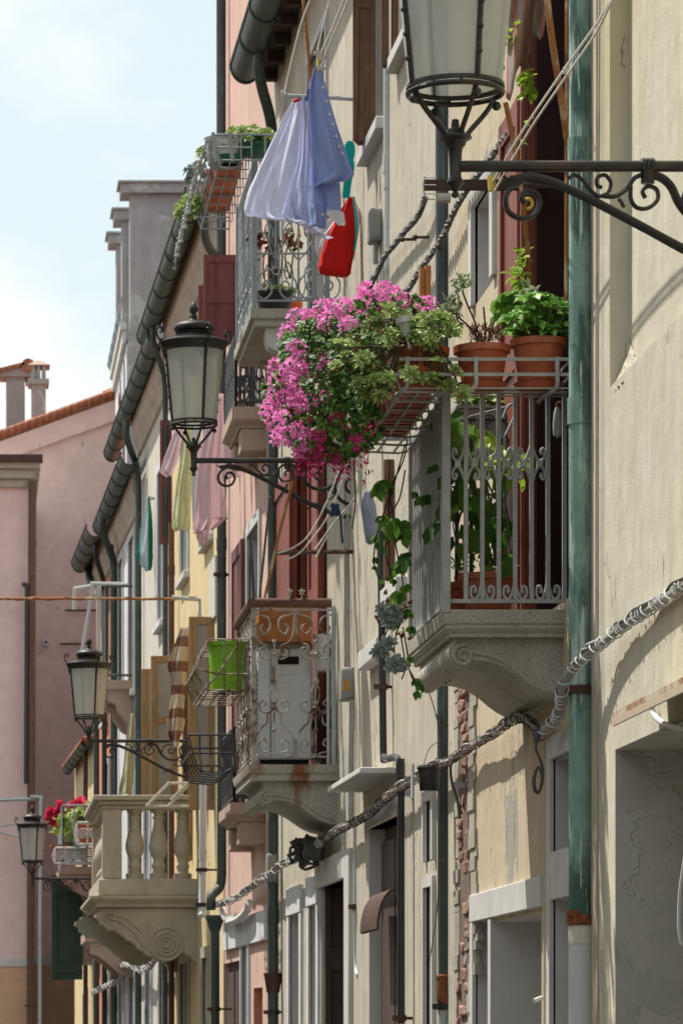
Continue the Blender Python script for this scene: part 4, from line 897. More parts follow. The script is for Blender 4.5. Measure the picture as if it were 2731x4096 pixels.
# white hook lever by the low door, plaster edge strip
rt = T('door_hook', 'white cast hook on the plaster strip beside the lower door', 'hook', P(1232, 2300, 15.5))
b = MB(); b.tube(cr([P(1258, 2293, 15.5), P(1245, 2292, 15.48), P(1232, 2296, 15.46), P(1226, 2299, 15.45)], 4), [.010]*13, 8); b.ball(P(1256, 2293, 15.5), .014, 8, 6)
O('hook', b, m_whplast, rt)
b = MB(); b.tube([P(1254, 1690, 15.42), P(1253, 2000, 15.42), (XY(1253, 15.42), 15.42, 0)], .013, 8)
O('wall_conduit', b, m_ochre, label='thin plastered conduit running down between the two low doorways', cat='conduit')
b = MB(); b.tube([P(1376, -20, 14.05), P(1373, 700, 14.05), P(1372, 1500, 14.05), P(1373, 2300, 14.05), (XY(1373, 14.05), 14.05, 0)], .004, 5); b.tube([P(1370, -20, 14.1), P(1368, 1500, 14.1), P(1370, 1750, 14.1)], .004, 5)
O('wall_cable', b, m_cablegr, label='thin grey cables clipped beside the copper drainpipe', cat='cable')
# exposed wooden post between the pots and the second pipe
b = MB(); Yq = 18.0; a, c = P(964, 720, Yq), P(1000, 615, Yq); 
b.box(a.x, a.x+.022, Yq, Yq+.06, a.z, c.z); b.box(a.x+.024, a.x+.05, Yq-.01, Yq+.06, a.z, c.z+.01)
O('wooden_post', b, m_orwood, label='short weathered wooden boards beside the grey-green drainpipe', cat='board')
# security camera and fittings on the mauve wall
rt = T('wall_camera', 'round white camera on the mauve end wall', 'camera', P(106, 1475, 71.9)); c = P(106, 1475, 71.9)
b = MB(); b.tube([c + Vector((0, .1, 0)), c - Vector((0, .05, 0))], .075, 14); O('housing', b, m_alu, rt)
b = MB(); b.tube([c - Vector((0, .051, 0)), c - Vector((0, .06, 0))], .03, 10); O('lens', b, m_blackpl, rt)
b = MB(); b.tube([P(138, 1479, 71.9), P(205, 1479, 71.9)], .02, 6); b.tube([P(150, 1402, 71.9), P(228, 1402, 71.9)], .02, 6)
O('wall_rail', b, m_rustiron, label='thin rusty bars fixed on the mauve end wall', cat='rail')
# pale wires crossing to the pink wing
for k_, (pts, lab) in enumerate(((((0, 1838), (40, 1836), (100, 1835)), 'pale pipe crossing the pink wing above the last lantern'), (((0, 1898), (30, 1892), (60, 1893)), 'sagging wire behind the last lantern on the pink wing'), (((0, 1912), (25, 1918), (70, 1928)), 'lower sagging wire behind the last lantern on the pink wing'))):
    b = MB(); b.tube(cr([P(x, y, 65.6) for x, y in ((-60, pts[0][1]+2),) + pts], 4), .035 if k_ == 0 else .018, 6); O('wire', b, m_alu, label=lab, cat='wire')
# rusty pole across the street
b = MB(); Yr = 34.9
path = [P(-400, 1377, Yr)] + [P(x, 1375.5-.5*math.sin(x*.01), Yr) for x in range(-200, 440, 40)] + [P(452, 1372, Yr)]
b.tube(path, .013, 7); spiral_wrap(b, path, .014, .28, .006)
root = T('street_cable', 'rusty wound rod stretched level across the street', 'cable', P(200, 1376, Yr)); O('rod', b, m_rustpaint, root)
b = MB(); b.tube([P(395, 1372, Yr), P(462, 1377, Yr)], .02, 7); b.tube(cr([P(462, 1375, Yr), P(463, 1400, Yr), P(455, 1440, Yr), P(448, 1466, Yr)], 4), .03, 6); O('anchor', b, m_alu, root)
# ------------------------------------------------------------------ wall lanterns on scrolled brackets
def U(cx, cy):      # bracket tracing in metres from the lantern axis / arm height
    return ((cx+43)*.000855, (420-cy)*.000855)
def make_lantern(loc, label):
    loc = Vector(loc); G = 'wall lanterns on scrolled iron brackets'
    root = T('wall_lantern', label, 'lantern', loc, G)
    def S(pts, n=5): return cr([loc + Vector((u, 0, w)) for u, w in (U(*p) for p in pts)], n)
    b = MB()
    b.lathe([(.004,-.092),(.011,-.088),(.012,-.080),(.007,-.074),(.012,-.066),(.020,-.056),(.026,-.046),(.020,-.036),(.017,-.028),(.019,.03),(.021,.05),(.030,.062),(.033,.072),(.048,.080),(.048,.086),(.030,.092),(.026,.105),(.013,.112),(.010,.135),(.0,.138)], loc, 14)
    O('lantern_stem', b, m_iron, root)
    b = MB(); b.tube([loc + Vector((.012, 0, 0)), loc + Vector((.30, 0, 0)), loc + Vector((1.0, 0, 0))], .0165, 10)
    for u in (.545, .558, .571): b.tube([loc + Vector((u-.005, 0, 0)), loc + Vector((u+.005, 0, 0))], .024, 10)
    b.tube([loc + Vector((.558, 0, -.01)), loc + Vector((.558, 0, -.05))], .020, 8)
    b.box(loc.x+.99, loc.x+1.0, loc.y-.04, loc.y+.04, loc.z-.36, loc.z+.05)
    O('arm', b, m_iron, root)
    b = MB()
    b.tube(S([(190,455),(240,462),(300,480),(420,535),(600,630),(750,712),(870,765),(980,802),(1060,812),(1175,800)]), .0135, 8)
    b.tube(S([(200,462),(300,473),(420,527),(600,622),(760,706)]), .006, 6); 
    b.tube(S([(200,472),(300,490),(420,545),(600,640),(760,722)]), .006, 6)
    b.tube(S([(118,452),(140,464),(190,458),(215,440)]), [.004]*5+[.012]*5+[.013]*5+[.008], 6)
    b.tube(S([(192,468),(150,490),(128,530),(138,575),(180,597),(222,585),(243,545),(228,510),(195,506),(182,528),(194,548)]), .0085, 6)
    b.tube(S([(342,462),(362,450),(392,470),(412,498),(445,522),(475,508),(484,475),(464,450),(438,460),(438,485),(455,492)]), .0062, 6)
    b.tube(S([(455,520),(500,522),(540,495),(565,460),(600,446)]), .0075, 6)
    b.tube(S([(510,530),(520,540),(530,560)]), .006, 5)
    b.tube(S([(552,486),(552,530),(572,560),(610,562),(642,535),(640,500),(612,488),(592,505),(602,528)]), .0068, 6)
    b.tube(S([(622,448),(660,462),(690,492),(715,545),(755,592),(810,617),(870,615),(925,588),(955,548),(975,505),(1010,475),(1060,458),(1115,465),(1160,500),(1185,560),(1185,640),(1160,700),(1110,728),(1050,728),(985,700),(950,650),(940,600),(955,555)]), [.013]*20+[.0115]*91, 6)
    b.tube(S([(1120,640),(1085,655),(1045,645),(1018,610),(1024,565),(1060,545),(1105,555),(1135,590),(1140,640),(1110,690),(1060,700)]), .0085, 6)
    b.tube(S([(725,545),(745,490),(790,462),(840,468),(868,500),(858,545),(820,552),(798,525),(812,503),(832,515)]), .0075, 6)
    b.tube(S([(850,640),(885,622),(920,632),(930,665),(905,688),(875,675),(880,655)]), .006, 6)
    b.tube(S([(745,755),(770,745),(790,720),(850,735)]), .008, 6)
    O('scroll_bracket', b, m_iron, root)
    # base ring with legs
    b = MB()
    b.tube([loc + Vector((.137*math.cos(2*PI*i/28), .137*math.sin(2*PI*i/28), .212)) for i in range(28)], .008, 6, closed=True)
    b.lathe([(.130,.224),(.143,.224),(.142,.236),(.130,.236),(.130,.224)], loc, 28, caps=False)
    for i in range(4): b.tube([loc + Vector((.137*math.cos(PI*i/2), .137*math.sin(PI*i/2), .212)), loc + Vector((.137*math.cos(PI*i/2), .137*math.sin(PI*i/2), .228))], .004, 4)
    for a in (-1.22, .35, 1.92, 3.49):
        ca, sa = math.cos(a), math.sin(a)
        b.tube(cr([loc + Vector((.030*ca, .030*sa, .085)), loc + Vector((.055*ca, .055*sa, .115)), loc + Vector((.10*ca, .10*sa, .165)), loc + Vector((.130*ca, .130*sa, .212))], 4), .0085, 6)
        b.ball(loc + Vector((.134*ca, .134*sa, .186)), .014, 7, 5)
    O('base_ring', b, m_iron, root)
    b = MB(); b.lathe([(.136,.236),(.178,.648)], loc, 32); b.f = b.f[:-2]; b.lathe([(.174,.648),(.132,.236)], loc, 32); b.f = b.f[:-2]
    O('glass', b, m_frost, root)
    b = MB(); b.lathe([(0,.50),(.02,.51),(.03,.54),(.028,.57),(.015,.60),(.015,.65),(.0,.65)], loc, 12); O('bulb', b, m_bulb, root)
    for a in (-1.22, .35, 1.92, 3.49):
        b = MB(); ca, sa = math.cos(a), math.sin(a)
        p = lambda r, z: loc + Vector((r*ca, r*sa, z))
        b.tube([p(.138,.232), p(.180,.650)], .0095, 4, rot=a)
        for z in (.30, .37, .44, .50, .56): b.ball(p(.146+(z-.23)*.1, z), .0085, 6, 4)
        b.tube(cr([p(.186,.60), p(.198,.65), p(.208,.69), p(.236,.735), p(.238,.775), p(.212,.785), p(.205,.76), p(.218,.752)], 4), .007, 6)
        O('rib', b, m_iron, root)
    b = MB()
    b.lathe([(.150,.646),(.182,.648),(.186,.664),(.196,.672),(.200,.684),(.214,.694),(.214,.702),(.19,.712),(.145,.722),(.110,.730),(.106,.745),(.112,.752)], loc, 32)
    O('brim', b, m_iron, root)
    b = MB(); b.lathe([(.088,.742),(.090,.764)], loc, 24)
    for i in range(28):
        a = 2*PI*i/28; b.tube([loc + Vector((.096*math.cos(a), .096*math.sin(a), .742)), loc + Vector((.102*math.cos(a), .102*math.sin(a), .768))], .005, 4)
    O('vent_ring', b, m_black, root)
    b = MB(); b.lathe([(.100,.766),(.116,.774),(.122,.788),(.119,.802),(.105,.814),(.078,.824),(.045,.832),(.030,.838),(.022,.846),(.022,.858),(.026,.860),(.017,.866),(.017,.876),(0,.878)], loc, 28)
    o = O('dome', b, m_iron, root)
    b = MB(); b.lathe([(.010,.876),(.020,.884),(.024,.896),(.021,.915),(.012,.934),(.0,.946)], loc, 12)
    for i in range(5):
        for j in range(9):
            a = 2*PI*j/9 + i*.35; r = (.020,.0235,.023,.018,.010)[i]; b.ball(loc + Vector((r*math.cos(a), r*math.sin(a), .888+i*.010)), .006, 5, 3)
    O('finial', b, m_iron, o)
    return root
Y = 22.9; LB = make_lantern(P(445, 1058, Y), 'dark iron wall lantern beside the pink geranium, its pinecone finial in view')
def lantern_at(p, label):
    c = copy_tree(LB); c.location = p; c['label'] = label; return c
lantern_at(P(1045, 382, 11.15), 'big close lantern whose frosted glass is cut off at the top of the picture')
lantern_at(P(205, 1702, 34.9), 'rust-brown wall lantern above the stone baluster balcony')
lantern_at(P(75, 2018, 49.5), 'small distant lantern above the dark green shutter')
# ------------------------------------------------------------------ balconies
def slab(root, Yn, Yf, Xf, prof, m, xw=None, name='slab', bevel=0):
    xa, xb = (xw or WX)(Yn)+.05, (xw or WX)(Yf)+.05
    s = MB(); k = len(prof); vs = []
    for o, z in prof:
        vs += [(xa, Yn-o, z), (Xf-o, Yn-o, z), (Xf-o, Yf+o, z), (xb, Yf+o, z)]
    fs = [(i*4+j, i*4+j+1, (i+1)*4+j+1, (i+1)*4+j) for i in range(k-1) for j in range(3)] + [(0,1,2,3), tuple((k-1)*4+j for j in (3,2,1,0))]
    s.add(vs, fs); return O(name, s, m, root, sharp=28)
def console(root, Ya, Yb, pts, m, vol=None, name='bracket', edge=None):
    """solid S-shaped bracket: outline traced in its own plane, then Yb-Ya thick"""
    poly = [P(x, y, Ya) for x, y in pts]; s = MB(); s.prism(poly, (0, Yb-Ya, 0))
    o = O(name, s, m, root, sharp=30)
    if vol:
        v = MB(); cx, cy, r = vol; c = P(cx, cy, Ya); R_ = r*Ya/FL
        sp = [c + Vector((math.cos(a)*R_*(1-.75*i/40), -.004, math.sin(a)*R_*(1-.75*i/40))) for i in range(41) for a in (PI*.45 + i*2*PI*1.6/40,)]
        v.tube(sp, [.010*(1-.4*i/40) for i in range(41)], 8)
        if edge: v.tube(cr([P(x, y, Ya-.001) for x, y in edge], 5), .010, 8)
        O('volute', v, m, o)
    return o
class Panel:
    """a railing panel standing on the line A-B; q(u, z) gives the point u metres along, z up"""
    def __init__(s, A, B): s.A, s.B = Vector(A), Vector(B); s.L = (s.B-s.A).length; s.d = (s.B-s.A)/s.L
    def q(s, u, z, o=0): return s.A + s.d*u + Vector((0, 0, z))
    def path(s, pts, n=4): return cr([s.q(u, z) for u, z in pts], n)
def rail_scroll(mb, pn, h, nb, w=.0075, zs=.57):
    q = pn.q; L = pn.L; sp = L/nb; up = Vector((0,0,1)).cross(pn.d)
    zt = h
    mb.tube([q(0, .035), q(L, .035)], .011, 4, rot=PI/4, up=(0,0,1)); mb.tube([q(0, h), q(L, h)], .013, 4, rot=PI/4, up=(0,0,1))
    for i in range(nb):
        u = sp*(i+1)
        mb.tube([q(u, .035), q(u, h)], w*1.55, 4, rot=PI/4)
        if i >= nb-1: continue
        if i % 2 == 0:
            for sg in (-1, 1):
                m_ = sp*.5*sg
                for v in (1, -1):
                    mb.tube(pn.path([(u, zs+v*.085), (u+m_*.25, zs+v*.055), (u+m_*.55, zs+v*.026), (u+m_*1.0, zs+v*.010), (u+m_*1.50, zs+v*.022), (u+m_*1.66, zs+v*.045), (u+m_*1.38, zs+v*.060), (u+m_*1.15, zs+v*.048), (u+m_*1.26, zs+v*.036)], 3), .0066, 5)
                c = q(u+m_, zs); mb.box(c.x-.0115, c.x+.0115, c.y-.0115, c.y+.0115, c.z-.014, c.z+.014)
        else:
            for sg in (-1, 1):
                m_ = sp*sg
                mb.tube(pn.path([(u, .125), (u+m_*.10, .085), (u+m_*.30, .048), (u+m_*.55, .045), (u+m_*.70, .062), (u+m_*.66, .088), (u+m_*.46, .092), (u+m_*.40, .075), (u+m_*.50, .068)], 3), .0066, 5)
# ---- 1: the balcony with the flowers
Yn, Yf = 14.95, 16.22; Xf = XY(1021, Yn); z0 = ZY(1400, Yn)
b1 = T('balcony', 'grey iron balcony on speckled granite slab, loaded with flower pots', 'balcony', (2.05, 15.6, z0-.35), 'balconies of the street')
pz = [(.004, z0), (.004, z0-.004), (-.000, z0-.052), (-.008, z0-.060), (-.004, z0-.070), (-.012, z0-.082), (-.022, z0-.090), (-.022, z0-.104), (-.03, z0-.106)]
slab(b1, Yn, Yf, Xf, pz, m_granite)
cons = [(1040,1462),(1039,1476),(1031,1488),(1029,1502),(1034,1518),(1044,1530),(1055,1536),(1068,1534),(1079,1526),(1086,1516),(1106,1517),(1126,1520),(1147,1527),(1166,1537),(1186,1551),(1206,1568),(1222,1580),(1239,1590),(1258,1597),(1279,1602),(1325,1604),(1325,1462)]
console(b1, Yn+.06, Yf-.12, cons, m_granite, vol=(1064,1506,26), edge=[(1072,1496),(1100,1500),(1126,1506),(1152,1516),(1176,1532),(1200,1553),(1222,1571),(1250,1585),(1280,1592)])
b1z = z0; Xf1 = Xf; RH = ZY(897, Yn) - z0 - .0
pA, pB, pC, pD = (2.30, Yn+.02, z0), (Xf+.02, Yn+.02, z0), (Xf+.02, Yf-.02, z0), (2.28, Yf-.02, z0)
s = MB(); rail_scroll(s, Panel(pB, pA), RH, 7); O('side_railing', s, m_grail, b1)
s = MB(); rail_scroll(s, Panel(pB, pC), RH, 21); O('front_railing', s, m_grail, b1)
s = MB(); rail_scroll(s, Panel(pC, pD), RH, 7); O('side_railing', s, m_iron, b1)
s = MB(); s.box(Xf-.012, Xf+.022, Yn-.008, Yn+.026, z0-.012, z0+RH+.01); O('corner_post', s, m_grail, b1, bevel=.003)
s = MB(); s.box(Xf-.0, Xf+.022, Yf-.03, Yf-.008, z0-.0, z0+RH+.01); O('corner_post', s, m_grail, b1)
# flower racks around the top rail
zr0, zr1, zr2 = ZY(893, 14.72), ZY(862, 14.72), ZY(827, 14.72)
rk = T('flower_rack', 'grey flat-iron flower rack running round the top rail of the flowered balcony', 'flower rack', (1.9, 14.9, zr0))
s = MB(); ya, yb = 14.70, 14.92; xl, xr = XY(896, 14.72), 2.285; xi = Xf+.01
fb = lambda a, b, h=.013: s.bar(a, b, .004, h)
for z in (zr1, zr2):
    fb((xl, ya, z), (xr, ya, z)); fb((xr, ya, z), (xr, yb+.03, z))
for z in (zr0,):
    for y in (ya+.01, ya+.10, ya+.19): s.bar((xl+.03, y, z), (xr, y, z), .013, .005)
for xx in (XY(1278, 14.7), XY(1092, 14.7), XY(935, 14.7)):
    s.tube(cr([(xx, ya-.004, zr2+.008), (xx, ya-.006, zr1), (xx, ya-.004, zr0+.01), (xx-.02, ya+.02, zr0-.012), (xx-.035, ya+.1, zr0-.014), (xx-.035, yb+.03, zr0-.014)], 3), .0105, 4, rot=PI/4, flat=.6)
O('side_rack', s, m_grail, rk)
s = MB(); x0, x1, x2 = xi-.235, xi-.20, xi-.005; Yb2 = 16.3
for z, xx in ((zr1, x0+.012), (zr2, x0)):
    s.bar((xx, ya, z), (xx, Yb2, z), .004, .013); s.bar((xx, Yb2, z), (xi, Yb2, z), .004, .013)
for xx in (x1, x1+.07, x1+.14, x2): s.bar((xx, ya, zr0), (xx, Yb2, zr0), .012, .005)
n = 8
for i in range(n):
    y = ya + .04 + (Yb2-ya-.08)*i/(n-1)
    s.tube(cr([(x0-.002, y, zr2), (x0+.012, y, zr1), (x1, y, zr0-.004), (x1+.05, y, zr0-.008), (x2, y, zr0-.006), (x2+.006, y, zr2-.03)], 3), .006, 4, rot=PI/4)
O('front_rack', s, m_grail, rk)

# ---- 2: rusty white balcony with the air conditioner
Yn, Yf = 23.6, 24.95; Xf = XY(572, Yn); z0 = ZY(1756, Yn)
b2 = T('balcony', 'rusty white wrought-iron balcony with brown handrail and stained granite slab', 'balcony', (1.95, 24.3, z0-.35), 'balconies of the street')
pz = [(.008, z0), (.008, z0-.01), (.0, z0-.050), (-.012, z0-.062), (-.012, z0-.098), (-.03, z0-.10)]
slab(b2, Yn, Yf, Xf, pz, m_granite_rust)
console(b2, Yn+.06, Yf-.12, [(600,1794),(603,1808),(597,1816),(592,1828),(594,1842),(603,1850),(614,1851),(624,1844),(630,1838),(645,1838),(662,1841),(680,1849),(695,1857),(713,1870),(731,1882),(750,1890),(768,1894),(815,1897),(815,1794)], m_granite_rust, vol=(612,1832,16), edge=[(620,1825),(650,1828),(680,1836),(706,1850),(735,1870),(765,1882)])
b2z = z0; RH = ZY(1392, Yn) - z0
def rail_lyre(mb, pn, h, ncol, r=.0055):
    L = pn.L; w = L/ncol; P_ = lambda pts: mb.tube(pn.path(pts, 4), r, 5)
    q = pn.q
    mb.tube([q(0, .05), q(L, .05)], .009, 4, rot=PI/4); mb.tube([q(0, h-.02), q(L, h-.02)], .009, 4, rot=PI/4)
    for i in range(ncol):
        c = w*(i+.5); e = w*.5
        mb.tube([q(c, .06), q(c, h-.20)], r, 5)
        for zc, v in ((h*.70, 1), (h*.36, 1)):
            mb.ball(q(c, zc), .018, 7, 5, (1.3, 1, .7))
            for sg in (-1, 1):
                P_([(c+sg*.008, zc), (c+sg*e*.25, zc-.030), (c+sg*e*.62, zc-.018), (c+sg*e*.72, zc+.025), (c+sg*e*.5, zc+.045), (c+sg*e*.38, zc+.025), (c+sg*e*.5, zc+.012)])
        mb.ball(q(c, h*.53), .022, 7, 5, (1, .6, 1)); mb.ball(q(c, h*.78), .014, 6, 4); mb.ball(q(c, h*.22), .014, 6, 4)
        for sg in (-1, 1):
            P_([(c+sg*e*.98, h-.03), (c+sg*e*.75, h-.05), (c+sg*e*.30, h-.07), (c+sg*e*.20, h-.13), (c+sg*e*.5, h-.17), (c+sg*e*.68, h-.13), (c+sg*e*.5, h-.105)])
            P_([(c+sg*e*.97, h-.04), (c+sg*e*.92, h-.16), (c+sg*e*.70, h-.22), (c+sg*e*.36, h-.24), (c+sg*e*.34, h-.30), (c+sg*e*.10, h*.70+.02)])
            P_([(c+sg*e*.06, h*.70-.02), (c+sg*e*.05, h*.53), (c+sg*e*.20, h*.45), (c+sg*e*.06, h*.38)])
            P_([(c+sg*e*.97, .06), (c+sg*e*.92, .16), (c+sg*e*.60, .23), (c+sg*e*.36, .26), (c+sg*e*.30, .32), (c+sg*e*.06, h*.36-.01)])
            P_([(c, .055), (c+sg*e*.30, .075), (c+sg*e*.62, .085), (c+sg*e*.72, .13), (c+sg*e*.5, .16), (c+sg*e*.36, .13), (c+sg*e*.48, .115)])
            P_([(c+sg*e*.99, .05), (c+sg*e*.85, .09), (c+sg*e*.99, .16)])
pA, pB, pC, pD = (2.23, Yn+.03, z0), (Xf+.03, Yn+.03, z0), (Xf+.03, Yf-.03, z0), (2.22, Yf-.03, z0)
s = MB(); rail_lyre(s, Panel(pB, pA), RH, 2); O('side_railing', s, m_rwrail, b2)
s = MB(); rail_lyre(s, Panel(pB, pC), RH, 5); O('front_railing', s, m_rwrail, b2)
s = MB(); rail_lyre(s, Panel(pC, pD), RH, 2); O('side_railing', s, m_rwrail, b2)
for (x, y) in ((Xf+.03, Yn+.03), (Xf+.03, Yf-.03)):
    s = MB(); s.box(x-.014, x+.014, y-.014, y+.014, z0-.01, z0+RH); O('corner_post', s, m_rwrail, b2)
s = MB(); s.box(2.17, 2.185, Yn+.02, Yn+.035, z0, z0+RH); s.box(2.20, 2.225, Yn+.015, Yn+.04, z0, z0+RH); O('wall_post', s, m_alu, b2)
s = MB(); zt = z0+RH
s.tube([(2.20, Yn+.03, zt+.022), (Xf+.01, Yn+.03, zt+.022)], .030, 10, flat=.8); s.tube([(Xf+.02, Yn+.01, zt+.022), (Xf+.02, Yf, zt+.022)], .030, 10); s.tube([(Xf+.01, Yf-.03, zt+.022), (2.18, Yf-.03, zt+.022)], .030, 10)
O('handrail', s, m_handrail, b2)

# ---- 3: upper balcony with the laundry
Yn, Yf = 23.3, 24.75; Xf = XY(577, Yn); z0 = ZY(709, Yn)
b3 = T('balcony', 'upper grey iron balcony behind the hanging shirts', 'balcony', (1.95, 24, z0-.3), 'balconies of the street')
pz = [(.006, z0), (.004, z0-.055), (-.005, z0-.060), (-.02, z0-.066), (-.02, z0-.10), (-.03, z0-.105)]
slab(b3, Yn, Yf, Xf, pz, m_granite)
console(b3, Yn+.06, Yn+.22, [(609,750),(610,770),(612,786),(618,797),(630,804),(650,809),(672,818),(690,832),(705,850),(720,858),(800,860),(800,750)], m_whpipe if False else m_stone, name='bracket')
console(b3, Yf-.25, Yf-.09, [(585,775),(586,800),(590,820),(600,834),(615,842),(640,848),(665,858),(680,870),(800,872),(800,775)], m_granite, name='bracket')
b3z = z0; RH = .93
def rail_heart(mb, pn, h, ncol, r=.006):
    L = pn.L; w = L/ncol; q = pn.q; P_ = lambda pts: mb.tube(pn.path(pts, 4), r, 5)
    for z in (.055, .34, h-.02): mb.tube([q(0, z), q(L, z)], .008, 4, rot=PI/4)
    for i in range(ncol):
        c = w*(i+.5); e = w*.5
        mb.tube([q(c, .25), q(c, h-.02)], r, 5); mb.tube([q(w*i+.004, .055), q(w*i+.004, h)], r, 5)
        mb.tube([q(c+.022*math.cos(a*PI/5), .235+.022*math.sin(a*PI/5)) for a in range(10)], .005, 5, closed=True)
        for sg in (-1, 1):
            P_([(c+sg*.02, .245), (c+sg*e*.5, .235), (c+sg*e*.92, .17), (c+sg*e*.88, .10), (c+sg*e*.55, .065), (c+sg*e*.22, .10), (c+sg*e*.22, .15), (c+sg*e*.45, .175), (c+sg*e*.62, .15), (c+sg*e*.52, .12), (c+sg*e*.40, .125)])
            P_([(c, .30), (c+sg*e*.32, .40), (c+sg*e*.30, .50), (c+sg*e*.55, .57), (c+sg*e*.72, .52), (c+sg*e*.6, .46), (c+sg*e*.45, .49)])
            P_([(c, .58), (c+sg*e*.5, .66), (c+sg*e*.75, .76), (c+sg*e*.45, .82), (c+sg*e*.3, .76), (c+sg*e*.42, .73)])
pA, pB, pC, pD = (2.23, Yn+.03, z0), (Xf+.02, Yn+.03, z0), (Xf+.02, Yf-.03, z0), (2.22, Yf-.03, z0)
s = MB(); rail_heart(s, Panel(pB, pA), RH, 2); O('side_railing', s, m_lgrail, b3)
s = MB(); rail_heart(s, Panel(pB, pC), RH, 7); O('front_railing', s, m_lgrail, b3)
s = MB(); rail_heart(s, Panel(pC, pD), RH, 2); O('side_railing', s, m_lgrail, b3)
for (x, y) in ((Xf+.02, Yn+.03), (Xf+.02, Yf-.03)):
    s = MB(); s.box(x-.016, x+.016, y-.016, y+.016, z0-.0, z0+RH); O('corner_post', s, m_lgrail, b3)
for dx in (2.05, 2.13):
    s = MB(); s.box(dx, dx+.03, Yn+.01, Yn+.04, z0, z0+RH); O('wall_post', s, m_lgrail, b3)
# wire flower rack outside it
Yr, Yr2 = 22.85, 24.8; X0, X1 = XY(487, Yr), XY(578, Yr); zb, zt = ZY(368, Yr), ZY(309, Yr)
s = MB()
def rack(s, X0, X1, Xb, Ya, Yb, zb, zt, n, m=3, r=.006):
    for z, xx in ((zt, X0), ((zt+zb)/2, (X0+Xb)/2)):
        s.tube([(X1, Ya, z), (xx, Ya, z), (xx, Yb, z), (X1, Yb, z)], r, 5)
    s.tube([(X1, Ya, zb), (Xb, Ya, zb), (Xb, Yb, zb), (X1, Yb, zb)], r, 5)
    for i in range(n):
        y = Ya + (Yb-Ya)*i/(n-1); s.tube([(X0, y, zt), (Xb, y, zb), (X1, y, zb), (X1, y, zt)], r*.8, 5)
    for i in range(1, m): 
        x = Xb + (X1-Xb)*i/m; s.tube([(x, Ya, zt), (x, Ya, zb), (x, Yb, zb), (x, Yb, zt)], r*.8, 5)
X0r3 = X0; rz3 = zb
rt = T('flower_rack', 'light grey iron flower rack projecting from the upper laundry balcony', 'flower rack', (X0, 23.8, zb))
rack(s, X0, X1, X0+.05, Yr, Yr2, zb, zt, 9, 3, .006)
for xx in (XY(489, Yr), XY(527, Yr)): s.tube([(xx, Yr-.01, zt+.01), (xx+.02, Yr-.01, zb-.01)], .014, 4, rot=PI/4)
O('front_rack', s, m_lgrail, rt)
s = MB(); xr = XY(640, Yr)
for z in (zt, zb): s.tube([(X1, Yr, z), (xr+.2, Yr, z), (xr+.2, Yr+.4, z)], .007, 5)
for xx in (X1+.08, X1+.22, X1+.36): s.tube([(xx, Yr, zt), (xx, Yr, zb), (xx, Yr+.4, zb)], .006, 5)
O('side_rack', s, m_lgrail, rt)
# beaded chain fringe hanging from the rack
s = MB()
for k in range(5):
    y = 22.9+k*.42
    for i in range(14): s.ball((X0-.03-.10*math.sin(i/13*PI*.5)-.0, y+.05*math.sin(i), zt-.03-.032*i), .012, 6, 4)
for k in range(5):
    y = 22.9+k*.42; s.tube([(X0-.03-.10*math.sin(i/13*PI*.5), y+.05*math.sin(i), zt-.03-.032*i) for i in range(14)], .005, 4)
s.tube([(X0-.03, 22.9+k*.42, zt-.03) for k in range(5)], .005, 4)
O('bead_fringe', s, m_clear, label='clear plastic bead fringe dangling from the upper flower rack', cat='fringe')

# ---- 4: pink granite balconies of the pink house
def pinkbal(label, xl, yt, Yn, Yf, hs, low, rail_h, m_r):
    Xf = XY(xl, Yn); z0 = ZY(yt, Yn); rt = T('balcony', label, 'balcony', (Xf+.2, Yn+.5, z0-.3), 'balconies of the street')
    slab(rt, Yn, Yf, Xf, [(.0, z0), (.0, z0-hs*.9), (-.008, z0-hs), (-.05, z0-hs-.03), (-.055, z0-hs-.05)], m_pinkst)
    s = MB(); s.box(Xf+.07, WX(Yn)+.05, Yn+.06, Yn+.34, z0-low, z0-hs-.051); s.box(Xf+.12, WX(Yn)+.05, Yn+.34, Yf-.1, z0-hs-.16, z0-hs-.0511); O('bracket', s, m_pinkst, rt, bevel=.01)
    s = MB(); s.box(Xf+.07, WX(Yf)+.05, Yf-.34, Yf-.06, z0-low, z0-hs-.051); O('bracket', s, m_pinkst, rt, bevel=.01)
    A, B, C_, D_ = (WX(Yn), Yn+.03, z0), (Xf+.03, Yn+.03, z0), (Xf+.03, Yf-.03, z0), (WX(Yf), Yf-.03, z0)
    for nm, a, b, nc in (('side_railing', B, A, 2), ('front_railing', B, C_, 5), ('side_railing', C_, D_, 2)):
        s = MB(); pn = Panel(a, b); q = pn.q; h = rail_h; L = pn.L; w = L/nc
        for z in (.04, h): s.tube([q(0, z), q(L, z)], .012, 5)
        for i in range(nc+1): s.tube([q(w*i, 0), q(w*i, h)], .010, 5)
        for i in range(nc):
            c = w*(i+.5); e = w*.5
            s.tube([q(c, .04), q(c, .22)], .008, 5); s.tube(pn.path([(c, .20), (c-.022, .25), (c, .32), (c+.022, .25), (c, .20)], 3), .008, 5)
            for sg in (-1, 1):
                s.tube(pn.path([(c, .10), (c+sg*e*.4, .14), (c+sg*e*.62, .20), (c+sg*e*.45, .235), (c+sg*e*.28, .205), (c+sg*e*.42, .185)], 3), .008, 5)
                s.tube(pn.path([(c+sg*e*.2, .05), (c+sg*e*.7, .09), (c+sg*e*.95, .17), (c+sg*e*.75, .42), (c+sg*e*.3, h-.2), (c+sg*e*.1, h)], 3), .009, 5)
                s.tube(pn.path([(c, h*.55), (c+sg*e*.5, h*.62), (c+sg*e*.7, h*.75), (c+sg*e*.4, h*.8), (c+sg*e*.3, h*.72)], 3), .008, 5)
        O(nm, s, m_r, rt)
    return rt, Xf, z0
pinkbal('black iron balcony on pink granite high on the pink house', 533, 934, 28.45, 29.6, .10, .32, .53, m_black)
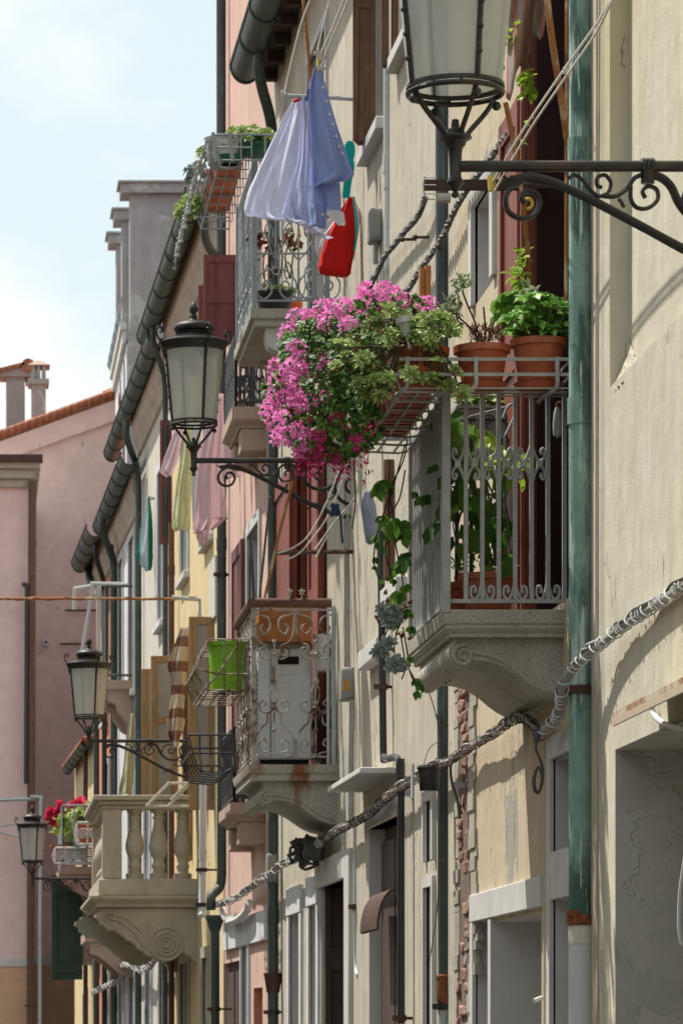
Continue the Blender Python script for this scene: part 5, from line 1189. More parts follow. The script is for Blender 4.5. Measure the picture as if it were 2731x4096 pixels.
rt, Xp, zp = pinkbal('lower pink granite balcony with black iron railing behind the rusty one', 529, 1843, 28.55, 29.9, .09, .31, .56, m_black)
s = MB(); Yb1, Yb2_ = 27.9, 29.2; X0, X1 = XY(440, Yb1), XY(533, Yb1); zb, zt = ZY(1772, Yb1), ZY(1688, Yb1)
for i in range(6):
    y = Yb1+(Yb2_-Yb1)*i/5; s.tube(cr([(X0-.02, y, zt), (X0+.01, y, (zt+zb)/2), (X0+.05, y, zb+.02), (X0+.1, y, zb), (X1, y, zb+.02), (X1+.02, y, zt+.02)], 3), .007, 5)
for i in range(4):
    x = X0+.06+(X1-X0-.06)*i/3; s.tube(cr([(x, Yb1-.02, zt), (x, Yb1, (zt+zb)/2), (x+.01, Yb1+.03, zb), (x+.01, Yb2_, zb)], 3), .007, 5)
for z in (zt, (zt+zb)/2): s.tube([(X1, Yb1-.01, z), (X0-.01, Yb1-.01, z), (X0-.01, Yb2_, z), (X1, Yb2_, z)], .008, 5)
O('wire_basket', s, m_black, label='empty black wire flower basket below the lime green pot', cat='basket')

# ---- 5: stone baluster balcony
Yn = WY(455); Yf = Yn+3.0; Xf = XY(222, Yn); z0 = ZY(2058, Yn)
b5 = T('balcony', 'weathered limestone balcony with turned stone balusters', 'balcony', (1.6, Yn+1.5, z0-.6), 'balconies of the street')
def zp(y): return ZY(y, Yn)
slab(b5, Yn, Yf, Xf, [(.06, z0), (.06, z0-.025), (.03, z0-.05), (.0, z0-.07), (.0, z0-.10), (-.05, z0-.105)], m_tanst)
s = MB()
for (a, b_, y0, y1) in ((Xf+.02, WX(Yn)+.02, Yn+.02, Yn+.26), (Xf+.02, Xf+.26, Yn+.261, Yf-.02), (Xf+.261, WX(Yf), Yf-.26, Yf-.02)): s.box(a, b_, y0, y1, z0+.0, zp(2018))
O('plinth', s, m_tanst, b5, bevel=.012)
s = MB(); zt = zp(1826)
for (o, za, zb_) in ((.0, zp(1858), zp(1848)), (.03, zp(1848), zp(1838)), (.07, zp(1838), zt)):
    s.box(Xf+.04-o, WX(Yn)+.02, Yn+.04-o, Yn+.24+o, za, zb_-.001); s.box(Xf+.04-o, Xf+.24+o, Yn+.24+o+.001, Yf, za, zb_-.001)
O('stone_rail', s, m_tanst, b5, bevel=.008)
s = MB(); s.box(Xf+.05, Xf+.23, Yf-.25, Yf-.03, zp(2018)+.001, zp(1858)-.001); O('corner_pillar', s, m_tanst, b5, bevel=.012)
s = MB(); s.box(XY(236, Yn), XY(273, Yn)+.03, Yn+.03, Yn+.25, zp(2018)+.001, zp(1858)-.001); O('corner_pillar', s, m_tanst, b5, bevel=.012)
hb = zp(1858)-zp(2018); sc_ = hb/.64
bprof = [(.078,0),(.078,.05),(.050,.055),(.048,.09),(.060,.12),(.045,.16),(.048,.19),(.066,.22),(.080,.27),(.082,.31),(.070,.38),(.050,.46),(.040,.53),(.040,.55),(.052,.555),(.052,.575),(.038,.58),(.045,.61),(.070,.615),(.070,.64)]
bprof = [(r*sc_*1.06, z*sc_) for r, z in bprof]
first = None
spots = [(XY(x, Yn+.14), Yn+.14) for x in (310, 364, 420)] + [(Xf+.14, Yn+.55+i*.33) for i in range(7)]
for (x, y) in spots:
    if first is None:
        s = MB(); s.lathe(bprof, (x, y, zp(2018)+.001), 16); first = O('baluster', s, m_tanst, b5); f0 = Vector((x, y, 0))
    else:
        c = first.copy(); C.objects.link(c); c.parent = b5; c.location = first.location + Vector((x, y, 0)) - f0
cpts = [(236,2086),(231,2094),(222,2098),(218,2106),(228,2112),(230,2122),(242,2128),(250,2138),(262,2136),(272,2142),(284,2150),(292,2158),(303,2162),(312,2170),(318,2179),(329,2184),(338,2194),(350,2197),(360,2204),(380,2207),(398,2200),(410,2190),(424,2188),(438,2196),(448,2208),(455,2220),(470,2222),(470,2086)]
for (ya, yb_) in ((Yn+.05, Yn+.40), (Yf-.45, Yf-.1)):
    o = console(b5, ya, yb_, cpts if ya < Yn+1 else [(a*(1-.0), b_) for a, b_ in [(x_, y_) for x_, y_ in cpts]], m_tanst) if ya < Yn+1 else None
    if o is None:
        poly = [P(x_, y_, Yn+.05) for x_, y_ in cpts]; s = MB(); s.prism([Vector((p.x-.12, ya, p.z)) for p in poly], (0, yb_-ya, 0)); O('bracket', s, m_tanst, b5)
    else:
        v = MB(); c = P(382, 2168, Yn+.05)
        for r in (.035, .07, .105, .15): v.tube([c + Vector((r*math.cos(i*PI/14), -.004, r*math.sin(i*PI/14))) for i in range(28)], .012, 6, closed=True)
        v.tube(cr([P(x_, y_, Yn+.045) for x_, y_ in ((248,2108),(280,2118),(305,2138),(326,2165),(345,2186))], 4), .014, 6)
        v.tube(cr([P(x_, y_, Yn+.045) for x_, y_ in ((246,2116),(236,2106),(246,2098),(275,2104),(300,2116),(325,2140))], 4), .012, 6)
        O('rosette', v, m_tanst, o)

# ---- 6, 7: small far balconies
def farbal(label, xl, xr, yt, L, m, rail_top, seed=0, bh=.25, mr=None, nb=7, name='balcony'):
    Yn = WY(xr); Xf = XY(xl, Yn); z0 = ZY(yt, Yn); rt = T('balcony', label, 'balcony', (Xf+.2, Yn+.4, z0-.2), 'balconies of the street')
    slab(rt, Yn, Yn+L, Xf, [(0, z0), (0, z0-.10), (-.05, z0-.13), (-.06, z0-.16)], m)
    w_ = WX(Yn)-Xf
    for ya in (Yn+.06, Yn+L-.3):
        poly = [(Xf+.06, ya, z0-.161), (Xf+.06, ya, z0-.24), (Xf+.15, ya, z0-.27), (Xf+w_*.45, ya, z0-.27-bh*.3), (Xf+w_*.75, ya, z0-.24-bh), (WX(ya)+.02, ya, z0-.28-bh), (WX(ya)+.02, ya, z0-.161)]
        s = MB(); s.prism(poly, (0, .24, 0)); O('bracket', s, m, rt)
    if rail_top:
        h = ZY(rail_top, Yn)-z0
        for nm, a, b in (('side_railing', (Xf+.04, Yn+.04, z0), (WX(Yn), Yn+.04, z0)), ('front_railing', (Xf+.04, Yn+.04, z0), (Xf+.04, Yn+L-.04, z0))):
            s = MB(); pn = Panel(a, b)
            for z in (.06, h): s.tube([pn.q(0, z), pn.q(pn.L, z)], .016, 5)
            n = max(2, int(pn.L/.12))
            for i in range(n+1): s.tube([pn.q(pn.L*i/n, 0), pn.q(pn.L*i/n, h)], .011, 5)
            O(nm, s, mr or m_lgrail, rt)
    return rt, Xf, Yn, z0
farbal('little balcony with plain grey bars on the white house', 238, 309, 1562, 1.6, m_pinkst, 1345, mr=m_pipe)
farbal('pinkish stone balcony bracket low behind the baluster balcony', 196, 306, 2142, 1.8, m_pinkst, None)
rt, Xg, Yg, zg = farbal('far balcony crowded with red geraniums and scrolled pot racks', 138, 226, 1990, 2.4, m_pinkst, 1850, mr=m_lgrail)
from mathutils import noise as mnoise
# ------------------------------------------------------------------ pots, plants, laundry and the rest
def rv(): 
    while True:
        v = Vector((rnd.uniform(-1,1), rnd.uniform(-1,1), rnd.uniform(-1,1)))
        if .1 < v.length < 1: return v.normalized()
def pot_mesh(c, r0, r1, h, rim=.018, n=28, rim_out=.008):
    b = MB(); b.lathe([(r0*.9, 0), (r0, .004), (r1-.004, h-rim*1.3), (r1+rim_out, h-rim*1.25), (r1+rim_out+.002, h), (r1-.008, h), (r1-.012, h-.02), (r0*.9, .02), (0, .02)], c, n)
    return b
def potted(name, label, c, r0, r1, h, m, saucer=True, rim=.02, group=None, bands=True):
    rt = T(name, label, 'flower pot', c, group)
    c = Vector(c) + Vector((0, 0, .012 if saucer else 0))
    b = pot_mesh(c, r0, r1, h, rim)
    if bands: b.tube([c + Vector(((r1-.012)*math.cos(a*PI/14), (r1-.012)*math.sin(a*PI/14), h*.70)) for a in range(28)], .003, 5, closed=True)
    O('pot', b, m, rt)
    b = MB(); b.lathe([(0, h-.03), (r1-.012, h-.03)], c, 20); O('soil', b, m_soil, rt)
    if saucer:
        b = MB(); b.lathe([(0, -.010), (r0*1.08, -.010), (r0*1.28, .016), (r0*1.31, .018), (r0*1.25, .014), (r0*1.05, -.004), (0, -.004)], c, 28); O('saucer', b, m, rt)
    return rt
zr = ZY(893, 14.72)
yp = 14.81
pots = []
for (xa, xb, yt, lab) in ((1172, 1300, 782, 'terracotta plastic pot of fleshy bright green stonecrop next to the copper drainpipe'), (1042, 1170, 797, 'terracotta plastic pot with a scraggly grey-green shrub, between its two neighbours'), (900, 1030, 802, 'terracotta plastic pot overhung by trailing sedum')):
    x0, x1 = XY(xa, yp), XY(xb, yp); r = (x1-x0)/2-.006; h = ZY(yt, yp)-zr-.016
    potted('flower_pot', lab, ((x0+x1)/2, yp, zr+.004), r*.74, r, h, m_terra, group='terracotta pots in the side rack')
    pots.append(((x0+x1)/2, ZY(yt, yp)))
# long window boxes in the front rack, seen from below
for k, y in enumerate((14.98, 15.48)):
    b = MB(); x0, x1 = Xf1 - .20, Xf1 - .03; zt_ = zr+.17
    b.add([(x0+.02, y, zr+.006), (x1-.02, y, zr+.006), (x1-.02, y+.44, zr+.006), (x0+.02, y+.44, zr+.006), (x0, y-.012, zt_), (x1, y-.012, zt_), (x1, y+.452, zt_), (x0, y+.452, zt_)], [(0,3,2,1), (0,1,5,4), (1,2,6,5), (2,3,7,6), (3,0,4,7)])
    for i in range(5): b.box(x0+.03, x1-.03, y+.05+i*.085, y+.075+i*.085, zr+.0, zr+.0059)
    b.box(x0-.006, x1+.006, y-.018, y+.458, zt_-.0199, zt_+.004)
    rt = T('window_box', ('terracotta window box under the pink geraniums', 'second terracotta window box deeper in the front rack')[k], 'window box', (x0, y, zr+.006), 'window boxes in the front rack'); O('box', b, m_terra, rt, bevel=.004)
    b = MB(); b.box(x0+.01, x1-.01, y, y+.44, zt_-.03, zt_+.006); O('soil', b, m_soil, rt)

# --- pink ivy geranium
gr = T('geranium', 'cascading pink ivy geranium spilling out of the front flower rack', 'flowers', P(800, 900, 15.3))
def inblob(x, y):   # outline of the plant in the front rack
    pts = GP; c = False; n = len(pts)
    for i in range(n):
        (xa, ya), (xb, yb) = pts[i], pts[(i+1) % n]
        if (ya > y) != (yb > y) and x < (xb-xa)*(y-ya)/(yb-ya)+xa: c = not c
    return c
GP = [(655,770),(690,735),(735,715),(790,710),(850,695),(920,690),(985,705),(1000,740),(960,760),(920,790),(885,840),(880,900),(870,950),(860,1000),(835,1035),(800,1048),(740,1050),(690,1030),(650,995),(618,955),(612,905),(640,850)]
b = MB(); core = Vector((1.60, 15.45, ZY(860, 15.4)))
def leafcluster(mb, p, out, n, L):
    for _ in range(n):
        d = (out*.7 + rv()).normalized(); nn = (out + Vector((0,0,.8)) + rv()*.6).normalized()
        l = L*rnd.uniform(.7, 1.25)
        s_ = d.cross(nn); s_ = s_.normalized() if s_.length > .01 else Vector((1,0,0))
        q = p + rv()*.02
        # three-lobed ivy leaf
        for a in (-.75, 0, .75): mb.leaf(q, (d*math.cos(a) + s_*math.sin(a)), nn, l*(1 if a == 0 else .82), l*.62, .12, .5)
cnt = 0
while cnt < 760:
    x, y = rnd.uniform(600, 1005), rnd.uniform(690, 1060)
    if not inblob(x, y): continue
    Y = rnd.uniform(14.72, 16.1); p = P(x, y, Y)
    if p.x > Xf1+.02 and p.z < zr+.16: continue
    out = (p - core); out.y *= .5; out.normalize(); cnt += 1
    leafcluster(b, p, out, 4, .030)
O('foliage', b, m_leafd, gr)
def make_head(seed, m):
    R_ = random.Random(seed); b = MB()
    def rvv(): return Vector((R_.uniform(-1,1), R_.uniform(-1,1), R_.uniform(-1,1))).normalized()
    for i in range(10):
        a = i*2.4; zz = 1-(i+.5)/10*1.2; r = math.sqrt(max(0, 1-zz*zz))
        d = (Vector((r*math.cos(a), r*math.sin(a), zz)) + rvv()*.25).normalized(); c = d*.034*R_.uniform(.8, 1.2)
        u = d.orthogonal().normalized(); v = d.cross(u)
        for k in range(5):
            an = 2*PI*k/5 + R_.random()*.5 + (.3 if k > 1 else 0); pd = (u*math.cos(an) + v*math.sin(an) + d*R_.uniform(.15, .7)).normalized()
            b.leaf(c + pd*.001, pd, d, .0205*R_.uniform(.75, 1.2), .0125, -.1, .75)
    return b
def stems_mesh(seed):
    R_ = random.Random(seed); b = MB()
    for i in range(12):
        a = i*2.4; zz = 1-(i+.5)/13*1.25; r = math.sqrt(max(0, 1-zz*zz)); d = Vector((r*math.cos(a), r*math.sin(a), zz))
        b.tube([Vector((0,0,-.012)), d*.018, d*.034], .0011, 3)
    b.tube([Vector((0,0,-.10)), Vector((.004,0,-.05)), Vector((0,0,-.012))], .0018, 4)
    return b
def mesh_of(b, m, name):
    me = bpy.data.meshes.new(name); me.from_pydata([tuple(v) for v in b.v], [], b.f); me.materials.append(m); me.update(); return me
HM = [mesh_of(make_head(s_, m_petal), m_petal, 'blossom') for s_ in range(5)]; HD = [mesh_of(make_head(s_+9, m_petald), m_petald, 'blossom_dark') for s_ in range(3)]
def put(me, name, parent, p, out, sc_=1.0):
    o = bpy.data.objects.new(name, me); C.objects.link(o); o.parent = parent; o.location = p - world_loc(parent)
    o.rotation_euler = (out.to_track_quat('Z', 'Y')).to_euler(); o.scale = (sc_,)*3; return o
heads = [(690,742,1.15),(668,772,1.0),(640,845,1.0),(712,778,1.0),(748,712,1.1),(770,722,1.15),(790,712,1.1),(812,738,1.2),(756,745,1.1),(786,762,1.0),(850,674,1.15),(868,690,1.2),(838,690,1.1),(905,680,1.15),(890,706,1.05),(922,690,1.05),(965,712,1.1),(985,706,1.0),(945,718,1.0),(862,712,1.1),(880,668,1.0),
 (720,815,1.2),(700,832,1.15),(668,848,1.1),(660,880,1.1),(640,885,1.0),(632,905,1.0),(690,870,1.2),(715,850,1.05),(700,895,1.15),(672,912,1.15),(650,930,1.1),(622,950,1.1),(630,975,1.1),(652,968,1.0),(690,930,1.1),(715,920,1.0),(730,880,1.0),(655,1000,1.1),(640,985,1.0),(680,985,1.0),(668,1010,1.0),(708,1000,.9),(745,792,1.0),(800,745,1.0),(732,760,1.0),(720,730,1.0),(680,805,1.05),(650,865,.95),(740,960,.8),(700,1032,.9),(690,1018,1.0),(835,735,1.0),(800,700,1.0),(930,730,.9),(985,735,.9),(745,830,.8),(712,960,.9),(755,905,.7)]
inner = lambda x, y: 690 < x < 960 and 730 < y < 1000
heads = [h for k_, h in enumerate(heads) if not (inner(h[0], h[1]) and k_ % 2)]
for i, (x, y, s_) in enumerate(heads):
    side = (x < 735); Y = rnd.uniform(14.72, 15.2) if side else rnd.uniform(14.72, 15.4)
    x += rnd.uniform(-7, 5); y += rnd.uniform(-8, 6)
    p = P(x, y, Y); out = Vector((-.5, -.55, .55)) if y < 800 else Vector((-.7, -.55, .15)); put(HM[i % 5], 'flower_head', gr, p, (out + rv()*.35).normalized(), s_*rnd.uniform(.82, 1.0))
for i, (x, y) in enumerate([(762,1030),(735,1040),(712,1050),(690,1042),(822,1020),(818,1010),(772,1048),(800,1000),(845,985),(735,1000),(775,965),(700,975),(750,1000)]):
    put(HD[i % 3], 'flower_head', gr, P(x, y, rnd.uniform(14.75, 15.3)), (Vector((-.4,-.5,-.3)) + rv()*.4).normalized(), .75)
b = MB()
for i in range(230):
    x, y, s_ = rnd.choice(heads); Y = rnd.uniform(14.75, 15.2); p = P(x+rnd.uniform(-14, 20), y+rnd.uniform(-5, 16), Y); q = p + Vector((rnd.uniform(.02,.12), rnd.uniform(0,.15), rnd.uniform(-.06,.03)))
    b.tube([p, (p+q)/2 + Vector((0,0,.012)), q], .0014, 3)
    for _ in range(3): b.leaf(p, (Vector((-.5,-.3,.3)) + rv()*.8), rv(), .018, .004, 0)
O('buds', b, m_stemr, gr)['kind'] = 'stuff'
b = MB()
for i in range(40):
    x, y = rnd.uniform(690, 850), rnd.uniform(1020, 1050); Y = rnd.uniform(14.8, 15.6); p = P(x, y, Y); L_ = rnd.uniform(.02, .10)
    b.tube([p, p + Vector((rnd.uniform(-.02,.02), 0, -L_*.5)), p + Vector((rnd.uniform(-.03,.03), 0, -L_))], .0014, 3)
    for _ in range(4): b.leaf(p + Vector((rnd.uniform(-.03,.03), 0, -L_)), (Vector((0,0,-1)) + rv()*.7), rv(), .02, .008, .1)
O('hanging_blossoms', b, m_petald, gr)

# --- trailing sedum in rosettes
def rosette(mb, c, axis, R_, n=9, layers=3, W=.34, cup=.25):
    axis = Vector(axis).normalized(); u = axis.orthogonal().normalized(); v = axis.cross(u)
    for l in range(layers):
        el = (.15, .6, 1.1)[l] if layers == 3 else .3+.6*l; k = n-2*l
        for i in range(max(3, k)):
            a = 2*PI*i/k + l*.5 + rnd.random()*.3
            d = ((u*math.cos(a) + v*math.sin(a))*math.cos(el) + axis*math.sin(el)); L_ = R_*(1-.22*l)*rnd.uniform(.85, 1.15)
            nn = (axis*math.cos(el) - (u*math.cos(a) + v*math.sin(a))*math.sin(el))
            mb.leaf(c + d*R_*.08, d, nn, L_, L_*W*1.7, cup, .62)
sd_ = T('sedum', 'pale green trailing sedum tumbling over the rack beside the geranium', 'plant', P(940, 800, 14.75))
b = MB(); st = MB()
SP = [(820,770),(845,760),(870,765),(800,800),(830,800),(858,795),(880,790),(835,825),(810,835),(860,830),(790,822),(780,845),(845,860),(825,870),(855,880),(872,893),(838,905),(812,885),(880,740),(905,740),(930,735),(955,740),(985,745),(1010,742),(1035,748),(900,765),(925,760),(950,765),(980,765),(1005,768),(1030,765),(1045,770),(895,785),(915,780),(960,785),(990,785),(1015,782),(870,750),(850,740),(890,720),(915,725),(940,835),(955,850),(975,840),(990,850),(1005,862),(965,865),(945,865),(1020,880),(1035,868),(1030,890),(1045,852),(1005,835),(985,870),(880,905),(865,915),(895,900),(1060,905),(1000,885),(870,845),(885,862),(808,760),(842,905),(860,915),(980,730),(1000,730),(1020,728),(775,800)]
for x, y in SP:
    for _ in range(rnd.choice((1, 1, 2))):
        Y = rnd.uniform(14.60, 14.78) if y > 795 or x > 890 else rnd.uniform(14.68, 15.0); p = P(x+rnd.uniform(-9, 9), y+rnd.uniform(-9, 9), Y)
        rosette(b, p, Vector((-.1, -.6, .7)) + rv()*.5, rnd.uniform(.030, .046), 8, 3, W=.30)
    base = P(900+rnd.uniform(0, 120), 790, 14.8) if x > 880 else P(890, 800, 14.85)
    if rnd.random() < .6: st.tube(cr([P(x, y, 14.72), P((x+960)/2, min(y, 800)-4, 14.70), base], 4), .0035, 4)
O('foliage', b, m_sedum, sd_); O('stems', st, m_stem, sd_)
b = MB()
for i in range(130):
    x, y = rnd.choice(SP); p = P(x+rnd.uniform(-14, 14), y+rnd.uniform(-6, 18), 14.64); b.ball(p, rnd.uniform(.003, .006), 5, 3)
O('dry_flowers', b, m_dryleaf, sd_)['kind'] = 'stuff'
# solar stake light among the sedum
rt = T('solar_light', 'small silver solar stake light tilted among the sedum', 'garden light', P(940, 800, 14.6))
a, c = P(940, 800, 14.62), P(926, 735, 14.62)
b = MB(); b.tube([a, a + (c-a)*.62], .006, 8); O('stake', b, m_alu, rt)
b = MB(); b.tube([a + (c-a)*.45, a + (c-a)*.92], [.016, .021], 14); O('lens', b, m_frost, rt)
b = MB(); b.tube([a + (c-a)*.90, a + (c-a)*1.10], .030, 18); O('cap', b, m_alu, rt)
# --- stonecrop in the bright pot
px, pz_ = pots[0]
sc1 = T('stonecrop', 'lush fleshy stonecrop with bright green leaf clusters', 'plant', (px, yp, pz_)); b = MB(); st = MB()
for (x, y) in [(1175,700),(1190,690),(1205,715),(1180,735),(1210,745),(1200,765),(1230,720),(1225,750),(1240,690),(1250,735),(1255,765),(1265,710),(1280,700),(1285,740),(1275,765),(1300,745),(1300,715),(1320,735),(1330,750),(1318,765),(1165,730),(1165,755),(1185,765),(1215,690),(1245,765),(1330,735),(1160,700),(1232,700),(1295,765)]:
    Y = rnd.uniform(14.68, 14.95); p = P(x, y, Y); ax = (Vector((p.x-px, (p.y-yp), .30)) + rv()*.06).normalized()
    rosette(b, p, ax, rnd.uniform(.050, .066), 6, 3, W=.40, cup=.35)
    st.tube(cr([p, Vector((p.x*.6+px*.4, (Y+yp)/2, pz_+.03)), (px, yp, pz_-.02)], 3), .005, 5)
O('foliage', b, m_succ, sc1); O('stems', st, m_stemg, sc1)
# --- scraggly shrub in the middle pot and the leafy stems above
px2, pz2 = pots[1]
sh = T('shrub', 'scraggly grey-green shrub on bare stems in the middle pot', 'plant', (px2, yp, pz2)); b = MB(); st = MB()
for path in (((1105,790),(1090,740),(1075,705),(1062,670),(1060,645)), ((1100,790),(1085,760),(1060,735),(1045,725),(1032,712),(1025,692)), ((1110,790),(1115,760),(1112,730),(1110,705)), ((1065,745),(1050,735),(1045,700)), ((1095,790),(1085,810),(1080,820)), ((1120,790),(1125,760),(1135,735)), ((1100,790),(1092,765),(1100,745))):
    q = cr([P(x, y, yp) for x, y in path], 4); st.tube(q, .0035, 4)
def tuft(mb, x, y, n, L_, Y=yp, sp=12, W=.42, ax=(0,-.4,.6)):
    for _ in range(n):
        p = P(x+rnd.uniform(-sp, sp), y+rnd.uniform(-sp, sp), Y+rnd.uniform(-.06,.06)); d = Vector(ax)*.4 + rv(); mb.leaf(p, d, Vector((0,-.3,1)) + rv()*.6, L_*rnd.uniform(.7,1.2), L_*W, .2, .5)
for (x, y, n) in ((1062,650,26),(1055,665,12),(1030,695,22),(1045,712,20),(1025,712,10),(1080,800,20),(1095,795,14),(1090,812,18),(1060,700,8),(1215,672,14),(1204,684,8),(1228,676,8)): tuft(b, x, y, n, .045)
O('foliage', b, m_sage, sh); O('stems', st, m_stem, sh)
b = MB()
for _ in range(260):
    p = P(1110+rnd.uniform(-32, 42), 780+rnd.uniform(-30, 8), yp+rnd.uniform(-.08,.08)); b.leaf(p, Vector((0,0,1)) + rv()*.9, rv(), .028, .005, .1)
O('needles', b, m_stemr, sh)
# --- vine shoots by the shutter
vn = T('vine', 'thin climbing vine with bright leaves against the red shutter', 'plant', P(1205, 640, 15.0)); b = MB(); st = MB()
st.tube(cr([P(x, y, 15.05) for x, y in ((1192,690),(1197,640),(1192,600),(1200,560),(1210,460),(1205,360),(1212,270),(1208,190),(1215,130),(1178,80),(1160,40))], 5), .003, 4)
for (x, y, n, L_) in ((1195,600,10,.05),(1185,640,10,.055),(1200,585,8,.05),(1190,625,10,.05),(1210,190,12,.05),(1205,170,8,.05),(1212,210,8,.05),(1180,75,8,.06),(1175,90,5,.05),(1205,330,3,.035),(1210,280,3,.035),(1202,655,8,.05)): tuft(b, x, y, n, L_, 15.0, 11, .5, (0,-.2,-.5))
O('foliage', b, m_leafl, vn); O('stems', st, m_stem, vn)
# --- big pots inside the balcony with the climbing plant
zf = b1z
potted('flower_pot', 'large terracotta pot on the balcony floor holding the tall leafy climber', (XY(1120, 15.3), 15.3, zf), .085, .112, .165, m_terra, group='large pots on the flowered balcony')
potted('flower_pot', 'large terracotta pot at the corner post of the flowered balcony', (XY(1010, 15.45)+.115, 15.62, zf), .07, .098, .165, m_terra, group='large pots on the flowered balcony')
cl = T('climber', 'tall leafy climber with lime young leaves inside the balcony railing', 'plant', (XY(1120, 15.3), 15.3, zf+.16)); b = MB(); b2_ = MB(); st = MB()
for k in range(9):
    x0 = rnd.uniform(1080, 1160); path = [P(x0, 1300, 15.3), P(x0+rnd.uniform(-25, 15), 1200, 15.3), P(x0+rnd.uniform(-50, 20), 1100, 15.35), P(x0+rnd.uniform(-60, 20), rnd.uniform(960, 1060), 15.4)]
    st.tube(cr(path, 4), .0045, 4)
def bigleaf(mb, x, y, Y, L_, W=.62, droop=.7):
    p = P(x, y, Y); d = Vector((rnd.uniform(-1,1), rnd.uniform(-.6,.3), -droop + rnd.uniform(-.3,.5))); mb.leaf(p, d, Vector((rnd.uniform(-.5,.5), -.8, .7)), L_, L_*W, .15, .55)
for i in range(95):
    y = rnd.uniform(935, 1300); xc = 1040 + (y-940)/360*75; w_ = 30 + (y-930)*.10
    x = rnd.gauss(xc, w_*.75)
    if x < 1012 or x > 1205: continue
    bigleaf(b, x, y, rnd.uniform(15.1, 15.75), rnd.uniform(.07, .12))
for i in range(60): tuft(b, rnd.uniform(1030, 1180), rnd.uniform(1285, 1302), 2, .03, 15.3)
for (x, y) in [(1150,1030),(1165,1035),(1135,1020),(1190,1060),(1200,1055),(1150,1065),(1170,1070),(1110,1000),(1120,1015),(1185,1090),(1205,1050),(1140,1045),(1100,985),(1065,1010),(1120,1055)]:
    for _ in range(3): bigleaf(b2_, x+rnd.uniform(-12,12), y+rnd.uniform(-12,12), rnd.uniform(15.15, 15.4), rnd.uniform(.05,.085))
O('foliage', b, m_leafm, cl); O('young_leaves', b2_, m_leafl, cl); O('stems', st, m_stemg, cl)
# --- plants and tools at the far end of this balcony
b = MB(); rt = T('hand_tools', 'grey metal hand tool hanging inside the flowered balcony', 'tool', P(1162, 1000, 15.8))
b.tube(cr([P(1155,960,15.7),P(1165,935,15.7),P(1178,930,15.7),P(1180,955,15.7),P(1168,985,15.7),P(1160,1000,15.7)],4), .006, 5); b.tube([P(1160,1000,15.7),P(1158,1200,15.7)], .008, 6); O('tool', b, m_alu, rt)
b = MB(); b.tube([P(1052,965,15.5),P(1160,935,15.5)], .005, 5); O('tie_rod', b, m_alu, label='thin slanting metal rod across the climber', cat='rod')
rt = T('door_handle_pull', 'grey bottle-shaped shutter pull hanging by the dark doorway', 'pull', P(1280, 985, 15.0))
b = MB(); b.lathe([(0,0),(.016,.01),(.019,.05),(.014,.10),(.008,.12),(.0,.122)], P(1279, 1006, 15.02), 12); O('weight', b, m_grail, rt)
b = MB(); b.tube(cr([P(1279,938,15.02),P(1278,928,15.02),P(1284,924,15.02),P(1292,928,15.02),P(1300,928,15.02)],4), .006, 6); O('hook', b, m_rust, rt)
rt = T('planter_box', 'grey metal trough with succulents on the far railing of the flowered balcony', 'planter', P(1110, 1005, 16.35))
b = MB(); a_, c_ = P(1050, 1008, 16.3), P(1172, 940, 16.3); b.box(a_.x, c_.x, 16.28, 16.5, a_.z, c_.z); b.box(a_.x-.01, c_.x+.08, 16.27, 16.51, c_.z, c_.z+.012); O('trough', b, m_boxgrey, rt)
b = MB()
for _ in range(22): rosette(b, P(rnd.uniform(1050, 1175), rnd.uniform(918, 940), 16.35), Vector((0,-.4,1)) + rv()*.5, rnd.uniform(.025,.045), 8, 2)
O('succulents', b, m_sedum, rt)
b = MB()
b.tube([P(1050,965,16.255), P(1210,965,16.255)], .004, 4)
for x_ in (1075, 1120, 1165, 1195): c_ = P(x_, 965, 16.25); b.tube([c_ + Vector((.026*(1-k/20)*math.cos(k*.6), 0, .026*(1-k/20)*math.sin(k*.6))) for k in range(18)], .004, 5)
O('scrolls', b, m_iron, rt)
b = pot_mesh(P(1196, 1012, 16.45), .075, .10, .135); O('flower_pot', b, m_terra, label='terracotta pot at the wall end of the far railing', cat='flower pot')
st = MB(); tw = T('dry_vine', 'tangle of bare dry vine stems on the far railing', 'plant', P(1190, 1300, 16.25))
for k in range(16):
    x0 = rnd.uniform(1040, 1210); pth = [P(x0, 1330, 16.15)]
    for q_ in range(5): x0 += rnd.uniform(-22, 22); pth.append(P(x0, 1330-(q_+1)*rnd.uniform(55, 75), 16.15+rnd.uniform(-.05,.05)))
    st.tube(cr(pth, 4), .0026, 4)
O('stems', st, m_stem, tw)
# --- vine and hanging succulents down the street side
v2 = T('creeper', 'five-leaved creeper trailing down outside the grey front railing', 'plant', P(880, 1200, 15.6)); b = MB(); st = MB()
for path in (((935,1010),(925,1060),(895,1130),(905,1200),(885,1260),(900,1330)), ((930,1020),(905,1110),(880,1180),(865,1230),(858,1290),(870,1330)), ((900,1200),(915,1290),(925,1340),(920,1380)), ((930,1080),(915,1150),(880,1200))):
    st.tube(cr([P(x, y, 15.55) for x, y in path], 4), .003, 4)
def palm(mb, x, y, Y, L_, n=4):
    p = P(x, y, Y); base = Vector((rnd.uniform(-.5,.5), rnd.uniform(-.5,.1), -1)).normalized(); nn = Vector((rnd.uniform(-.8,.5), -1, rnd.uniform(.1,.9))).normalized(); s_ = base.cross(nn).normalized()
    for i in range(n):
        a = (i-(n-1)/2)*.55; mb.leaf(p, base*math.cos(a) + s_*math.sin(a), nn + rv()*.45, L_*rnd.uniform(.45,.92), L_*.40, .15, .55)
